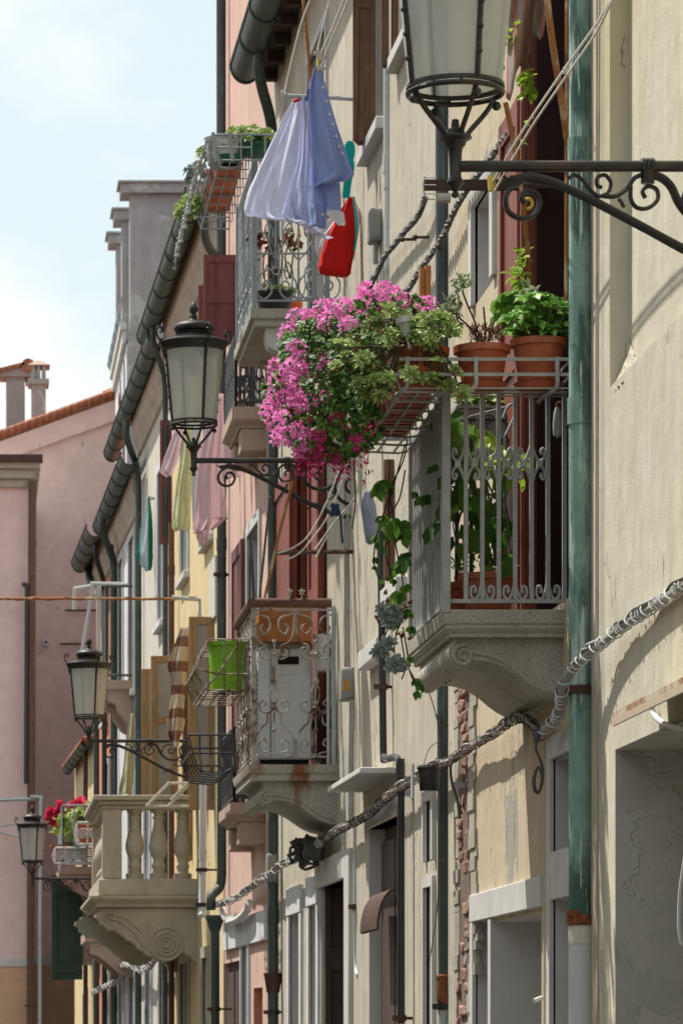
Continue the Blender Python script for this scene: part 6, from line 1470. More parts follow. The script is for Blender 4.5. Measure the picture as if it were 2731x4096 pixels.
for (x, y, L_) in ((868,1105,.10),(885,1110,.09),(915,1200,.11),(900,1190,.10),(880,1185,.07),(925,1215,.10),(905,1215,.09),(880,1225,.06),(862,1230,.045),(870,1245,.045),(880,1255,.045),(858,1280,.04),(862,1300,.035),(925,1285,.08),(915,1300,.07),(930,1270,.06),(905,1330,.045),(890,1325,.04),(920,1360,.07),(928,1345,.07),(915,1370,.06),(935,1400,.05),(955,1130,.05),(968,1140,.075),(980,1135,.055),(876,1330,.035)): palm(b, x, y, rnd.uniform(15.35, 15.7), L_, 3 if L_ < .06 else 4)
O('foliage', b, m_leafm, v2); O('stems', st, m_stem, v2)
v3 = T('hanging_succulents', 'blue-grey succulent rosettes dangling on dry stems below the front railing', 'plant', P(900, 1480, 15.8)); b = MB(); st = MB(); dl = MB(); gl = MB()
for (x, y, r) in ((908,1528,.044),(880,1490,.038),(868,1498,.035),(884,1415,.03),(905,1400,.028),(895,1430,.035),(910,1420,.03),(878,1400,.03),(925,1530,.03),(890,1480,.04)):
    rosette(b, P(x, y, 15.5), (-.3,-.9,.25), r, 9, 3, W=.30, cup=.3)
for path in (((935,1400),(915,1440),(905,1480),(908,1525)), ((930,1395),(900,1420),(885,1460),(880,1488)), ((880,1380),(870,1400),(868,1430),(885,1445)), ((925,1440),(935,1500),(940,1540),(960,1590)), ((905,1380),(880,1385),(872,1410)), ((920,1460),(930,1530),(922,1560)), ((940,1540),(952,1560),(965,1575))):
    st.tube(cr([P(x, y, 15.6) for x, y in path], 4), .003, 4)
for _ in range(46):
    x, y = rnd.gauss(905, 22), rnd.gauss(1410, 30); dl.leaf(P(x, y, 15.6), rv(), rv(), .03, .018, .4)
for (x, y) in ((942,1520),(955,1570),(965,1580),(1022,1560),(948,1450),(938,1410),(905,1440),(960,1600)): palm(gl, x, y-12, 15.6, .055, 3)
O('rosettes', b, m_eche, v3); O('stems', st, m_stem, v3); O('dry_leaves', dl, m_dryleaf, v3); O('green_leaves', gl, m_leafm, v3)

# --- things on the rusty balcony
z2 = b2z
rt = T('air_conditioner', 'white outdoor air conditioner standing inside the rusty balcony', 'air conditioner', P(650, 1713, 24.1))
x0, x1 = XY(592, 24.0), XY(716, 24.0); za, zb = z2+.06, ZY(1480, 24.0)
b = MB(); b.box(x0, x1, 24.0, 24.75, za, zb); O('body', b, m_whmetal, rt, bevel=.012)
b = MB(); b.box(XY(638, 24), XY(686, 24), 23.993, 23.999, ZY(1526, 24), ZY(1508, 24)); O('grip_slot', b, m_dark, rt)
b = MB(); b.box(XY(646, 24), XY(678, 24), 23.994, 23.9985, ZY(1550, 24), ZY(1530, 24)); b.box(XY(646, 24), XY(664, 24), 23.994, 23.9985, ZY(1580, 24), ZY(1566, 24)); O('label_plate', b, m_whplast, rt)
b = MB(); b.box(XY(620, 24), XY(623, 24), 23.994, 23.9985, za+.02, zb-.02); b.box(x0-.004, x1+.004, 23.99, 24.76, zb-.03, zb+.004); O('panel_seam', b, m_boxgrey, rt)
b = MB()
for z in [za+.08+i*.03 for i in range(int((zb-za-.16)/.03))]: b.box(x0-.006, x0-.0005, 24.06, 24.7, z, z+.012)
O('front_grille', b, m_boxgrey, rt)
b = MB(); b.box(x0+.02, x1-.02, 24.02, 24.1, z2, za); b.box(x0+.02, x1-.02, 24.6, 24.7, z2, za); O('feet', b, m_dark, rt)
b = MB(); b.tube(cr([P(700,1690,24.3),P(730,1650,24.0),P(760,1625,23.8),P(785,1605,23.8)],4), .018, 7); b.tube(cr([P(720,1640,24.1),P(740,1660,24),P(770,1668,23.9),P(790,1650,23.9)],4), .008, 6); O('refrigerant_hose', b, m_cabledk, rt)
rt = T('wooden_crate', 'orange-brown wooden wine crate on top of the air conditioner', 'crate', P(655, 1478, 23.95))
b = MB(); x0, x1 = XY(596, 23.85), XY(714, 23.85); za, zb = zb+.006, ZY(1396, 23.85)
for (a, c, d, e) in ((x0, x1, 23.85, 23.865), (x0, x1, 24.22, 24.235), (x0, x0+.015, 23.866, 24.219), (x1-.015, x1, 23.866, 24.219)): b.box(a, c, d, e, za, zb)
b.box(x0+.015, x1-.015, 23.866, 24.219, za, za+.012); O('crate_body', b, m_orwood, rt, bevel=.002)
b = MB(); b.box(x0-.006, x1+.006, 23.842, 23.8495, za, za+.012); b.box(x0-.004, x0+.02, 23.842, 23.8495, za+.013, zb); O('batten', b, m_orwood, rt)
rt = T('plastic_bin', 'white plastic bin hung on the wall side of the rusty balcony', 'bin', P(750, 1541, 23.9))
b = MB(); xa, xb = XY(720, 23.9), XY(779, 23.9); b.lathe([(0,0),(.06,.0),(.068,.01),(.080,.225),(.084,.23),(.078,.23),(.066,.015),(0,.012)], ((xa+xb)/2, 23.95, ZY(1541, 23.9)), 20); O('bin_body', b, m_whplast, rt)
# star ornaments on the handrail
for k, (x, y) in enumerate(((665, 1366), (693, 1364), (710, 1368))):
    b = MB(); p = P(x, 1374, 23.63); b.tube([p, p + Vector((0,0,.03))], .004, 5)
    for i in range(5):
        a = 2*PI*i/5; b.tube([p + Vector((0,0,.04)), p + Vector((.022*math.cos(a+.3), 0, .04+.022*math.sin(a+.3)))], [.009, .003], 5)
    if k < 2: O('star_ornament', b, m_tanst, label='little wooden star on the brown handrail' + (', nearer the middle' if k else ' behind the wine crate'), cat='ornament')
# lime pot in the rusty wire basket
Yk = 23.9; X0, X1 = XY(465, Yk), XY(570, Yk)
zt, zb = ZY(1468, Yk), ZY(1585, Yk)
rt = T('wire_basket', 'rusty wire flower basket hooked outside the rusty balcony with a lime pot', 'basket', (X0, Yk+.4, zb))
b = MB(); Ye = 25.0
# slanted trough: top edge stands off, bottom tucks in
A = [(XY(480, Yk), zt), (XY(451, Yk), ZY(1535, Yk)-.0), (XY(468, Yk), zb), (X1, zb), (X1, zt)]
for i in range(9):
    y = Yk + (Ye-Yk)*i/8; b.tube([(x, y, z) for x, z in A], .0055, 4, closed=True)
for (xx, zz) in A[:3]: b.tube([(xx, Yk, zz), (xx, Ye, zz)], .008, 5)
b.tube([(A[1][0], Yk, A[1][1]), (XY(500, Yk), Yk, ZY(1548, Yk)), (XY(555, Yk), Yk, ZY(1470, Yk))], .007, 5); b.tube([(XY(500, Yk), Yk, ZY(1548, Yk)), (A[2][0], Yk, A[2][1])], .007, 5)
for (xx, za_, zb__) in ((XY(515, Yk), zt, zb), (XY(545, Yk), zt, zb)): b.tube([(xx, Yk, za_), (xx, Yk, zb__)], .0055, 4)
for zz in (ZY(1548, Yk),): b.tube([(XY(500, Yk), Yk, zz), (X1, Yk, zz)], .0055, 4)
for i in range(4): xx = A[2][0] + (X1-A[2][0])*(i+.5)/4; b.tube([(xx, Yk, zb), (xx, Ye, zb)], .0055, 4)
O('basket_wires', b, M('rust_and_white_wire', (.30,.27,.22), .8, .2, 20, [((.12,.06,.03), 14, .47, .55, (1,1,1), .95)], bump=.3), rt)
rt = potted('flower_pot', 'empty lime green textured plastic pot in the rusty basket', (XY(520, 24.1), 24.12, zb+.012), .102, .115, ZY(1472, 24.1)-zb-.02, m_greenpl, saucer=False, bands=False)

# --- pots and plants of the upper balcony
z3 = b3z
def ptuft(name, label, c, r, h, m, n, L_, cat='plant'):
    rt = T(name, label, cat, c); b = MB()
    for _ in range(n):
        p = Vector(c) + Vector((rnd.uniform(-r, r), rnd.uniform(-r, r), rnd.random()*h)); rosette(b, p, Vector((p.x-c[0], p.y-c[1], r*.9)) + rv()*.03, L_*rnd.uniform(.8,1.2), 8, 2, W=.3)
    O('foliage', b, m, rt); return rt
potted('flower_pot', 'black plastic pot on the floor of the upper laundry balcony', (XY(633, 23.7), 23.75, z3), .088, .112, .185, m_blackpl, saucer=False, bands=False)
potted('flower_pot', 'orange plastic pot half hidden behind the black one', (XY(655, 24.05), 24.1, z3), .088, .105, .185, m_orange, saucer=False, bands=False)
rt = T('withered_plant', 'withered stalks with dry leaves in the black pot', 'plant', (XY(633, 23.7), 23.75, z3+.17)); b = MB(); g = MB()
for k in range(7):
    x = rnd.uniform(598, 670); b.tube(cr([P(x, 640, 23.75), P(x+rnd.uniform(-12,12), 590, 23.75), P(x+rnd.uniform(-22,22), 545, 23.75)], 3), .005, 4)
for _ in range(50): x = rnd.choice((600, 668, 682, 590)); g.leaf(P(x+rnd.gauss(0,9), rnd.gauss(550, 14), 23.75), rv(), rv(), .05, .03, .3)
O('stalks', b, m_stem, rt); O('dry_leaves', g, m_dryleaf, rt)
ptuft('low_weeds', 'small green weeds sprouting round the rim of the black pot', (XY(640, 23.7), 23.75, z3+.185), .10, .03, m_sedum, 16, .03)
zk = rz3
rt = T('plastic_bowl', 'cloudy clear plastic tub in the upper flower rack', 'tub', P(508, 366, 23.1)); b = MB(); b.lathe([(0,0),(.085,0),(.098,.01),(.118,.16),(.124,.165),(.114,.165),(.09,.015),(0,.012)], (XY(515, 23.1), 23.1, zk+.02), 22); O('tub', b, m_clear, rt)
potted('flower_pot', 'dark green plastic bowl standing in the clear tub', (XY(527, 23.1), 23.05, zk+.02), .06, .072, .05, m_dkgreen, saucer=False, bands=False)
potted('flower_pot', 'green bowl of succulents on the upper rack beside the shirts', (XY(590, 23.0), 23.05, zk+.07), .085, .10, .07, m_greenpl if False else m_dkgreen, saucer=False, bands=False)
ptuft('succulent_bowl', 'yellow-green succulents crowding the green bowl near the white shirt', (XY(580, 23.0), 23.05, zk+.15), .13, .06, m_sedum, 46, .045)
for k, y in enumerate((23.4, 23.85, 24.3)):
    potted('flower_pot', ('terracotta pot seen through the bottom of the upper rack, closest to the tub', 'middle terracotta pot seen through the bottom of the upper rack', 'last terracotta pot in the upper rack by the beads')[k], (XY(533, 23)+.0-.0*k, y, zk+.012), .075, .10, .15, m_terra, saucer=False, group='terracotta pots in the upper rack')
ptuft('trailing_succulent', 'yellowish succulent leaning out over the sky from the upper rack', (X0r3-.05, 24.4, zk-.0), .07, .10, m_sedum, 18, .05)
ptuft('trailing_succulent', 'bluish trailing sprigs at the outer corner of the upper rack', (X0r3-.02, 24.1, zk+.16), .06, .09, m_eche, 16, .035)
ptuft('trailing_succulent', 'small yellow-green clump behind the clear plastic tub', (XY(480, 23.6), 23.6, zk+.15), .05, .07, m_sedum, 14, .05)

# ---------------------------------------------------------------- laundry
def cloth(name, label, rows, Y, m, amp=.03, waves=5, nu=34, nv=30, cat='laundry', tilt=0.0, root=None, ph=0.0, pinch=.25, solid=.003):
    """rows: (y, x_left, x_right) down the cloth; soft vertical folds that open towards the hem"""
    mb = MB(); out = []
    for i in range(nv+1):
        t = i/nv; k = t*(len(rows)-1); a = min(int(k), len(rows)-2); f = k-a
        g = lambda j: cr([Vector((r[j], 0, 0)) for r in rows[max(a-1,0):a+3]], 1)
        y = rows[a][0]*(1-f) + rows[a+1][0]*f
        fs = f
        xl = rows[a][1]*(1-fs) + rows[a+1][1]*fs; xr = rows[a][2]*(1-fs) + rows[a+1][2]*fs; dy = (rows[a][3]*(1-f) + rows[a+1][3]*f) if len(rows[a]) > 3 else 0
        row = []
        for j in range(nu+1):
            u = j/nu; am = amp*(pinch + (1-pinch)*t)
            p = P(xl + (xr-xl)*u, y + dy*u, Y + tilt*t)
            nz_ = mnoise.noise(Vector((u*waves*1.1 + ph*7, t*1.3 + ph, ph*3))); n2 = mnoise.noise(Vector((u*waves*3.2 + ph*5, t*2.6, ph))); n3 = mnoise.noise(Vector((u*waves*7 + t*3, t*6 + ph, 2.5)))
            p.y += am*1.6*nz_ + am*.8*n2 + am*.22*n3 - am*1.2*math.sin(PI*u)
            p.x += am*.2*n2
            row.append(p)
        out.append(row)
    mb.sheet(out)
    if root is None:
        return O(name, mb, m, label=label, cat=cat, sharp=180, solid=solid)
    return O(name, mb, m, root, sharp=180, solid=solid)
Ys = 21.8
sh1 = T('white_shirt', 'white shirt pegged on the line, hanging behind the blue one', 'shirt', P(690, 228, Ys))
cloth('shirt_body', '', [(226,676,700,0),(260,655,712,0),(320,626,716,5),(390,592,722,10),(440,570,726,22),(482,562,740,45),(496,566,752,52),(500,600,765,46)], Ys+.08, m_shirtw, .075, 3.4, root=sh1, ph=.5)
cloth('sleeve', '', [(225,690,705),(290,690,712),(370,682,716),(420,668,720),(460,656,724),(495,648,722),(515,664,728)], Ys-.04, m_shirtl, .05, 2.6, root=sh1, ph=1.3)
cloth('sleeve', '', [(470,735,760),(490,748,790),(515,775,793),(518,778,788)], Ys+.2, m_clothw, .010, 1.2, root=sh1, ph=.3)
sh2 = T('blue_shirt', 'blue shirt pegged by its hem in front of the white shirt', 'shirt', P(730, 150, Ys-.25))
cloth('shirt_body', '', [(150,726,732),(185,714,744),(230,708,756),(290,712,773),(340,716,790),(380,719,803),(402,719,813,2),(418,719,795,-2),(426,719,750,0)], Ys-.30, m_shirtb, .045, 2.6, root=sh2, ph=.2)
cloth('sleeve', '', [(190,712,728),(300,708,728),(420,708,742),(470,706,752),(490,710,750),(526,712,748)], Ys-.20, m_shirtb, .04, 1.8, root=sh2, ph=2)
cloth('sleeve', '', [(420,735,780),(450,748,782),(470,752,783),(484,752,782)], Ys-.26, m_shirtb, .02, 1.5, root=sh2, ph=1)
cloth('collar', '', [(205,706,722),(215,704,716),(232,702,712)], Ys-.16, m_collar, .008, 2, root=sh2)
b = MB()
for x, y in ((742,200),(750,232),(757,262),(765,285),(772,312),(779,335),(786,352),(722,500),(741,492)): p = P(x, y, Ys-.36); b.tube([p, p + Vector((0, .012, 0))], .007, 8)
O('button', b, m_whplast, sh2)
b = MB(); c = P(730, 152, Ys-.3); b.box(c.x-.006, c.x+.006, c.y-.02, c.y+.02, c.z-.03, c.z+.045); O('clothes_peg', b, m_yellowpl, label='yellow clothes peg holding the blue shirt', cat='peg')
b = MB(); c = P(688, 228, Ys); b.tube(cr([P(676,232,Ys),P(686,228,Ys-.02),P(700,226,Ys)],4), [.012]*9, 6); O('neck_tape', b, M('red_trim', (.5,.03,.06), .7), sh1)
# red bag with teal strap
bg_ = T('cloth_bag', 'bright red cloth bag with teal strap hanging beside the shirts', 'bag', P(790, 460, 22.3))
b = MB(); rows_ = [(452,801,811,.2), (462,795,814,.3), (485,783,816,.4), (515,766,818,.5), (550,750,818,.55), (585,738,813,.6), (610,732,807,.6), (622,731,803,.6), (628,735,799,.55)]; vs = []; nn_ = 26
for q_, (y_, xl_, xr_, kd) in enumerate(rows_):
    a_, c_ = P(xl_, y_, 22.35), P(xr_, y_+ (8 if q_ > 5 else 0), 22.35); m_ = (a_+c_)/2; hx = (c_-a_)/2
    for k in range(nn_):
        t_ = 2*PI*k/nn_; e = lambda v: math.copysign(abs(v)**.72, v)
        vs.append(m_ + hx*e(math.cos(t_)) + Vector((.006*math.sin(q_*2+k), hx.length*kd*e(math.sin(t_)) + .008*math.sin(k*1.7+q_*.8), 0)))
fs = [(i_*nn_+k, i_*nn_+(k+1) % nn_, (i_+1)*nn_+(k+1) % nn_, (i_+1)*nn_+k) for i_ in range(len(rows_)-1) for k in range(nn_)] + [tuple((len(rows_)-1)*nn_+k for k in range(nn_))]
b.add(vs, fs); O('bag_body', b, m_redbag, bg_, sharp=60)
cloth('bag_back', '', [(455,806,811),(490,812,830),(540,812,822),(590,806,812)], 22.38, m_clothw, .008, 1, root=bg_)
b = MB(); pts = cr([P(x, y, 22.27) for x, y in ((800,330),(802,360),(805,385),(798,420),(794,455))], 4); b.tube(pts, .022, 4, flat=.15, up=(0,1,0)); b.tube(cr([P(812,452,22.26),P(817,500,22.26),P(818,540,22.28),P(813,575,22.3)],4), .007, 5); b.tube(cr([P(797,332,22.27),P(806,330,22.27),P(809,350,22.27),P(800,385,22.27)],3), .016, 4, flat=.2); O('strap', b, m_teal, bg_)
cloth('crumpled_cloth', 'crumpled white cloth hanging between blue shirt and red bag', [(478,790,806),(510,745,795),(540,724,770),(570,722,752),(600,735,745)], 22.40, m_clothw, .025, 2)
# clothesline gear of the upper balcony
rt = T('clothesline', 'white clothesline ropes descending from the top to the shirts', 'clothesline', P(730, 140, Ys))
b = MB()
for pts in (((725,-30),(690,60),(655,205),(652,222)), ((800,-30),(765,60),(733,130),(728,152)), ((812,-30),(775,60),(745,130),(735,165)), ((765,-30),(742,60),(728,120))):
    b.tube(cr([P(x, y, Ys-.1) for x, y in pts], 4), .006, 5)
for (x, y) in ((728,122),(733,130),(652,215),(740,160)): 
    for _ in range(6): b.ball(P(x+rnd.uniform(-5,5), y+rnd.uniform(-6,6), Ys-.12), .012, 5, 4)
O('rope', b, m_rope, rt)
b = MB(); b.tube([P(652,220,Ys-.05),P(720,222,Ys-.05),P(810,228,Ys-.05)], .012, 7); O('crossbar', b, m_alu, rt)
b = MB(); b.tube([P(693,-30,Ys+.1),P(706,100,Ys+.1),P(715,200,Ys+.1)], .010, 6); O('strut', b, m_rustpaint, rt)
# laundry further along
rt = T('pink_towel', 'long pale pink sheet with frayed lower edge hanging far down the street', 'laundry', P(480, 905, 30.6))
cloth('sheet', '', [(905,500,512),(990,470,516),(1080,452,512),(1160,447,520),(1200,446,523,-10),(1225,446,490,-8)], 30.6, m_clothp, .05, 3, root=rt)
cloth('fringe', '', [(1215,452,482),(1235,452,478),(1248,456,470),(1256,458,464)], 30.62, m_clothp, .03, 3, root=rt)
cloth('yellow_dress', 'crinkled pale yellow dress hanging next to the pink sheet', [(985,425,441),(1050,416,443),(1120,404,440),(1180,397,438),(1213,395,436),(1220,402,430)], 30.2, m_clothy, .04, 4)
cloth('pink_shirt', 'small pink shirt sleeve hanging behind the middle lantern glass', [(985,402,425),(1020,390,416),(1060,374,408),(1085,367,398),(1096,382,394)], 30.4, m_clothp, .03, 2)
cloth('white_cloth', 'white cloth half hidden between yellow dress and pink sheet', [(980,436,462),(1060,438,460),(1140,440,462),(1215,444,456)], 30.8, m_clothw, .03, 2)
cloth('white_towel', 'white towel hanging behind the pink granite balcony', [(905,496,514),(960,490,512),(1010,480,512),(1050,470,530)], 31.0, m_clothw, .04, 2)
cloth('pink_sheet_piece', 'second pink cloth stretched behind the lantern arm', [(1000,512,545),(1050,512,556),(1085,512,560),(1098,520,552)], 29.9, m_clothp, .04, 2)
cloth('green_towel', 'green and white striped towel hanging from the drying pole', [(1140,339,344),(1180,332,349),(1230,320,352),(1275,308,352),(1300,325,350),(1312,336,346)], 41.0, m_clothg, .06, 2)
cloth('khaki_cloth', 'khaki trousers hung above the stone baluster balcony', [(1640,300,308),(1700,290,308),(1780,280,306),(1825,272,304)], 38.2, m_clothk, .06, 2.5)
cloth('striped_curtain', 'brown and cream striped curtain blowing out of the tan window', [(1440,416,438),(1490,398,432),(1530,384,430),(1570,395,428),(1620,388,424),(1660,382,426),(1700,390,412),(1720,396,408)], 34.4, m_stripe, .07, 2)
cloth('grey_cloth', 'grey-blue cleaning cloth hanging on the rope by the creeper', [(1128,838,852),(1160,828,862),(1190,832,866),(1220,834,870),(1246,840,866),(1250,850,862)], 20.0, m_clothb, .03, 2)
# drying poles
def poles(name, label, segs, m, r, cat='clothes dryer'):
    b = MB()
    for pts, Y in segs: b.tube([P(x, y, Y) for x, y in pts], r, 6)
    return O(name, b, m, label=label, cat=cat)
poles('drying_pole', 'pale grey drying pole above the green towel', [(((343,1144),(400,1146)), 41.0), (((370,1130),(370,1180)), 41.0), (((322,1278),(402,1276)), 41.2), (((399,1145),(399,1276)), 41.2)], m_alu, .02)
poles('clothes_dryer', 'pale leaning drying frame of the small balcony on the white house', [(((214,1344),(180,1548)), 45.5), (((208,1340),(312,1342)), 45.5), (((170,1352),(214,1345)), 45.5), (((172,1352),(170,1400)), 45.5), (((228,1345),(226,1550)), 45.6)], m_whplast, .026)
poles('rope_frame', 'white ropes on the drying bar over the stone baluster rail', [(((384,1799),(462,1798)), 35.0), (((390,1796),(336,1852)), 34.9), (((440,1796),(388,1850)), 34.9), (((430,1800),(392,1838)), 34.9), (((336,1852),(440,1852)), 34.9)], m_rope, .016)
# lines and bar beside the middle lantern
rt = T('clothesline', 'slack white ropes between the middle lantern and the brown iron bar', 'clothesline', P(700, 1250, 23.2))
b = MB(); DD = lambda cx, cy: (459.2+cx*.3295, 918.4+cy*.3295)
for pts in (((1005,395),(960,520),(870,740),(760,940),(650,1030),(540,1070)), ((1032,420),(960,650),(880,830),(740,1020),(660,1090),(585,1117)), ((1262,385),(1160,560),(1075,690),(940,850),(800,1045)), ((1290,400),(1150,610),(1000,800),(900,930),(808,1098))):
    b.tube(cr([P(*DD(*p), 22.6) for p in pts], 5), .0052, 5)
O('rope', b, m_rope, rt)
b = MB(); b.tube([P(634,1270,22.75),P(740,1268,22.75),P(818,1267,22.75)], .014, 6); O('iron_bar', b, m_rustiron, rt)
b = MB(); b.tube([P(672,1105,22.8),P(640,1230,22.8),P(608,1373,22.9)], .010, 6); O('strut', b, m_rustpaint, rt)
b = MB(); b.tube([P(620,1140,23.0),P(596,1373,23.2)], .008, 6); b.tube([P(575,1240,23.2),P(583,1373,23.2)], .012, 6); O('stay', b, m_cabledk, rt)
b = MB(); b.tube(cr([P(766,1158,22.5),P(775,1165,22.5),P(782,1190,22.5),P(784,1225,22.5),P(787,1247,22.5)],4), .008, 5)
for i in range(10): b.ball(P(766+rnd.uniform(-8,10), 1170+rnd.uniform(-10,12), 22.5), .016, 5, 4)
O('knotted_cord', b, M('dark_blue_cord', (.02,.04,.08), .8), label='dark blue cord knotted on the lantern bracket', cat='cord')
b = MB(); b.tube(cr([P(812,1055,15.3),P(816,1150,15.3),P(808,1215,15.3)],3), .003, 4); O('hanging_twig', b, m_stem, label='dark twig dangling from the geranium', cat='twig')
# near clotheslines and the awning
rt = T('clothesline', 'pair of white ropes slanting in front of the copper drainpipe', 'clothesline', P(1250, 240, 14.1))
b = MB()
for pts in (((1480,-120),(1420,-30),(1372,50),(1300,152),(1200,300),(1130,420)), ((1480,-90),(1412,-10),(1370,72),(1302,172),(1215,300),(1135,440))): b.tube(cr([P(x, y, 15.0-(x-1130)/300*2.9) for x, y in pts], 4), .0050, 5)
for i in range(8): b.ball(P(1300+rnd.uniform(-6,6), 163+rnd.uniform(-9,9), 13.35), .009, 5, 4)
O('rope', b, m_rope, rt)
b = MB(); b.tube([P(1128,404,15.0),P(1130,438,15.0)], .017, 10); c = P(1211,468,15.0); b.tube([c + Vector((.020*math.cos(i*PI/8), 0, .020*math.sin(i*PI/8))) for i in range(16)], .007, 6, closed=True); O('pulley', b, m_yellowpl, rt)
rt = T('bracket_bar', 'dark rusty flat iron bar with wire end carrying the ropes', 'bracket', P(1100, 423, 15.55))
b = MB(); a, c = P(975, 420, 15.6), P(1240, 424, 15.6); b.box(a.x, c.x+.02, 15.59, 15.63, c.z-.019, c.z+.019); O('bar', b, m_rustiron, rt)
b = MB()
for i in range(4):
    y0 = 15.56+.03*i; b.tube(cr([P(975,405,y0),P(972,425,y0),P(976,450,y0),P(990,458,y0),P(1000,455,y0)],3), .0025, 4)
for y_ in (408, 425, 445): b.tube([P(974,y_,15.56),P(974,y_,15.65)], .0025, 4); b.tube([P(974,y_,15.56),P(1001,y_,15.56)], .0025, 4)
O('wire_guard', b, m_alu, rt)
b = MB(); a, c = P(1003, 458, 15.58), P(1035, 435, 15.58); b.tube([a + Vector((0,.02,.01)), Vector((c.x, 15.6, a.z+.01))], .02, 10); O('insulator', b, m_rope, rt)
aw = T('awning', 'rolled faded striped awning on rusty arms above the red shutter', 'awning', P(1200, 60, 14.9))
b = MB(); rows = []
for i in range(15):
    t = i/14; row = []
    for j in range(13):
        u = j/12; yy = -60 + t*(285 - 175*u + 22*math.sin(u*16)); xx = 1162 + u*92 + (1-t)*8
        p = P(xx, yy, 14.95 + .05*math.sin(u*9+t*3) + .10*u); row.append(p)
    rows.append(row)
b.sheet(rows); O('fabric', b, m_awning, aw, sharp=180, solid=.004)
b = MB(); b.tube(cr([P(1252,-30,14.6),P(1268,100,14.6),P(1290,240,14.65),P(1308,372,14.8)],3), .013, 8); b.tube(cr([P(1160,235,14.75),P(1185,360,14.8),P(1205,500,14.9),P(1216,640,15.0)],3), .010, 8); b.tube([P(1300,-30,14.75),P(1299,400,14.75),P(1298,690,14.75)], .0065, 7); O('arms', b, m_rustpaint, aw)
# tan window leaves of the yellow house
def leaf_frame(label, xa, xb, yt, yb, Y, st=.05):
    rt = T('window_leaf', label, 'window leaf', P(xa, yb, Y)); p, q = P(xa, yb, Y), P(xb, yt, Y); b = MB()
    b.box(p.x, p.x+st, Y, Y+.045, p.z, q.z); b.box(q.x-st, q.x, Y, Y+.045, p.z, q.z)
    for z in (p.z, (p.z*.45+q.z*.55), q.z-st): b.box(p.x+st, q.x-st, Y+.002, Y+.043, z, z+st)
    O('frame', b, m_tanwood, rt, bevel=.004); b = MB(); b.box(p.x+st, q.x-st, Y+.018, Y+.024, p.z+.0, q.z-.0); O('pane', b, m_glass if False else M('pale_reflecting_glass', (.30,.28,.26), .08, .15, 2, spec=.8), rt)
leaf_frame('tall tan wooden window leaf standing open nearest the green drainpipe', 434, 496, 1416, 1860, 33.4, .07)
leaf_frame('middle tan wooden window leaf behind the striped curtain', 347, 408, 1506, 1850, 37.2, .06)
leaf_frame('third tan wooden window leaf beyond the striped curtain', 325, 372, 1536, 1850, 38.0, .06)
# far balcony: geraniums, pots, green shutter
rt = T('geranium', 'distant red geraniums above the last lantern', 'flowers', P(160, 1890, 53)); b = MB(); g = MB()
for _ in range(420):
    x, y = rnd.gauss(160, 17), rnd.gauss(1885, 14); 
    if y > 1870-.0*x: b.leaf(P(x, y, 52.5+rnd.random()), rv(), Vector((0,-.3,1))+rv()*.5, .11, .08, .2)
for _ in range(260):
    cx, cy = rnd.choice(((120,1862),(140,1850),(150,1858),(163,1852),(172,1848),(115,1868),(112,1880),(130,1866),(188,1842),(125,1890),(178,1846))); g.leaf(P(cx+rnd.gauss(0,3.2), cy+rnd.gauss(0,3.2), 52.4), rv(), rv(), .07, .06, .2)
O('foliage', b, m_leafl, rt); O('blossoms', g, m_redpetal, rt)
rt = T('yellow_foliage_plant', 'yellow-green leafy plant in the far terracotta pot', 'plant', P(195, 1885, 52)); b = MB()
for _ in range(420): b.leaf(P(rnd.gauss(192, 15), rnd.gauss(1884, 13), 52+rnd.random()*.5), rv(), Vector((0,-.3,1))+rv()*.5, .10, .07, .2)
O('foliage', b, m_sedum, rt)
potted('flower_pot', 'far terracotta pot with a spiral motif beside the stone balcony', P(202, 1938, 51.5), .11, .16, .26, m_terra, saucer=False)
potted('flower_pot', 'far terracotta pot low behind the white scrolled rack', P(142, 1978, 52.0), .12, .16, .22, m_terra, saucer=False)
potted('flower_pot', 'far dark green pot low behind the white scrolled rack', P(176, 1976, 52.0), .13, .17, .24, m_dkgreen, saucer=False)
for kk, (x0_, x1_, ya_, yb_, Y) in enumerate(((128, 216, 1948, 1984, 51.6), (178, 226, 1890, 1940, 51.2))):
    rt = T('pot_rack', ('white scrolled iron pot rack on the far balcony, the lower one', 'white scrolled iron pot rack holding the spiral-marked far pot')[kk], 'flower rack', P(x0_, yb_, Y)); b = MB()
    b.tube([P(x0_,ya_,Y),P(x1_,ya_,Y)], .02, 5); b.tube([P(x0_,yb_,Y),P(x1_,yb_,Y)], .02, 5); n_ = int((x1_-x0_)/22)
    for i in range(n_+1):
        xx = x0_+(x1_-x0_)*i/n_; b.tube([P(xx,ya_,Y),P(xx,yb_,Y)], .014, 5)
        if i < n_: c = P(xx+(x1_-x0_)/n_/2, (ya_+yb_)/2, Y); b.tube([c + Vector((.075*(1-k/26)*math.cos(k*.55), 0, .075*(1-k/26)*math.sin(k*.55))) for k in range(25)], .012, 5); b.tube([c + Vector((-.08, 0, 0)), c + Vector((.075, 0, 0))], .008, 4)
    b.tube([P(x0_,ya_,Y), P(x0_,ya_,Y+2)], .014, 5); b.tube([P(x0_,yb_,Y), P(x0_,yb_,Y+2)], .014, 5)
    for i in range(7): b.tube([P(x0_,ya_,Y+.1+.3*i),P(x0_-6,(ya_+yb_)/2,Y+.1+.3*i),P(x0_,yb_,Y+.1+.3*i)], .014, 5)
    O('rack_ironwork', b, m_whpipe, rt)
rt = T('green_shutter', 'dark green wooden shutter standing open under the far geraniums', 'shutter', P(155, 2250, 53)); p, q = P(120, 2250, 53), P(190, 2012, 53)
b = MB(); b.box(p.x, q.x, 53, 53.05, p.z, q.z); b.box(p.x-.004, p.x+.07, 52.97, 52.9995, p.z-.01, q.z+.01); b.box(q.x-.07, q.x, 52.97, 52.9995, p.z, q.z)
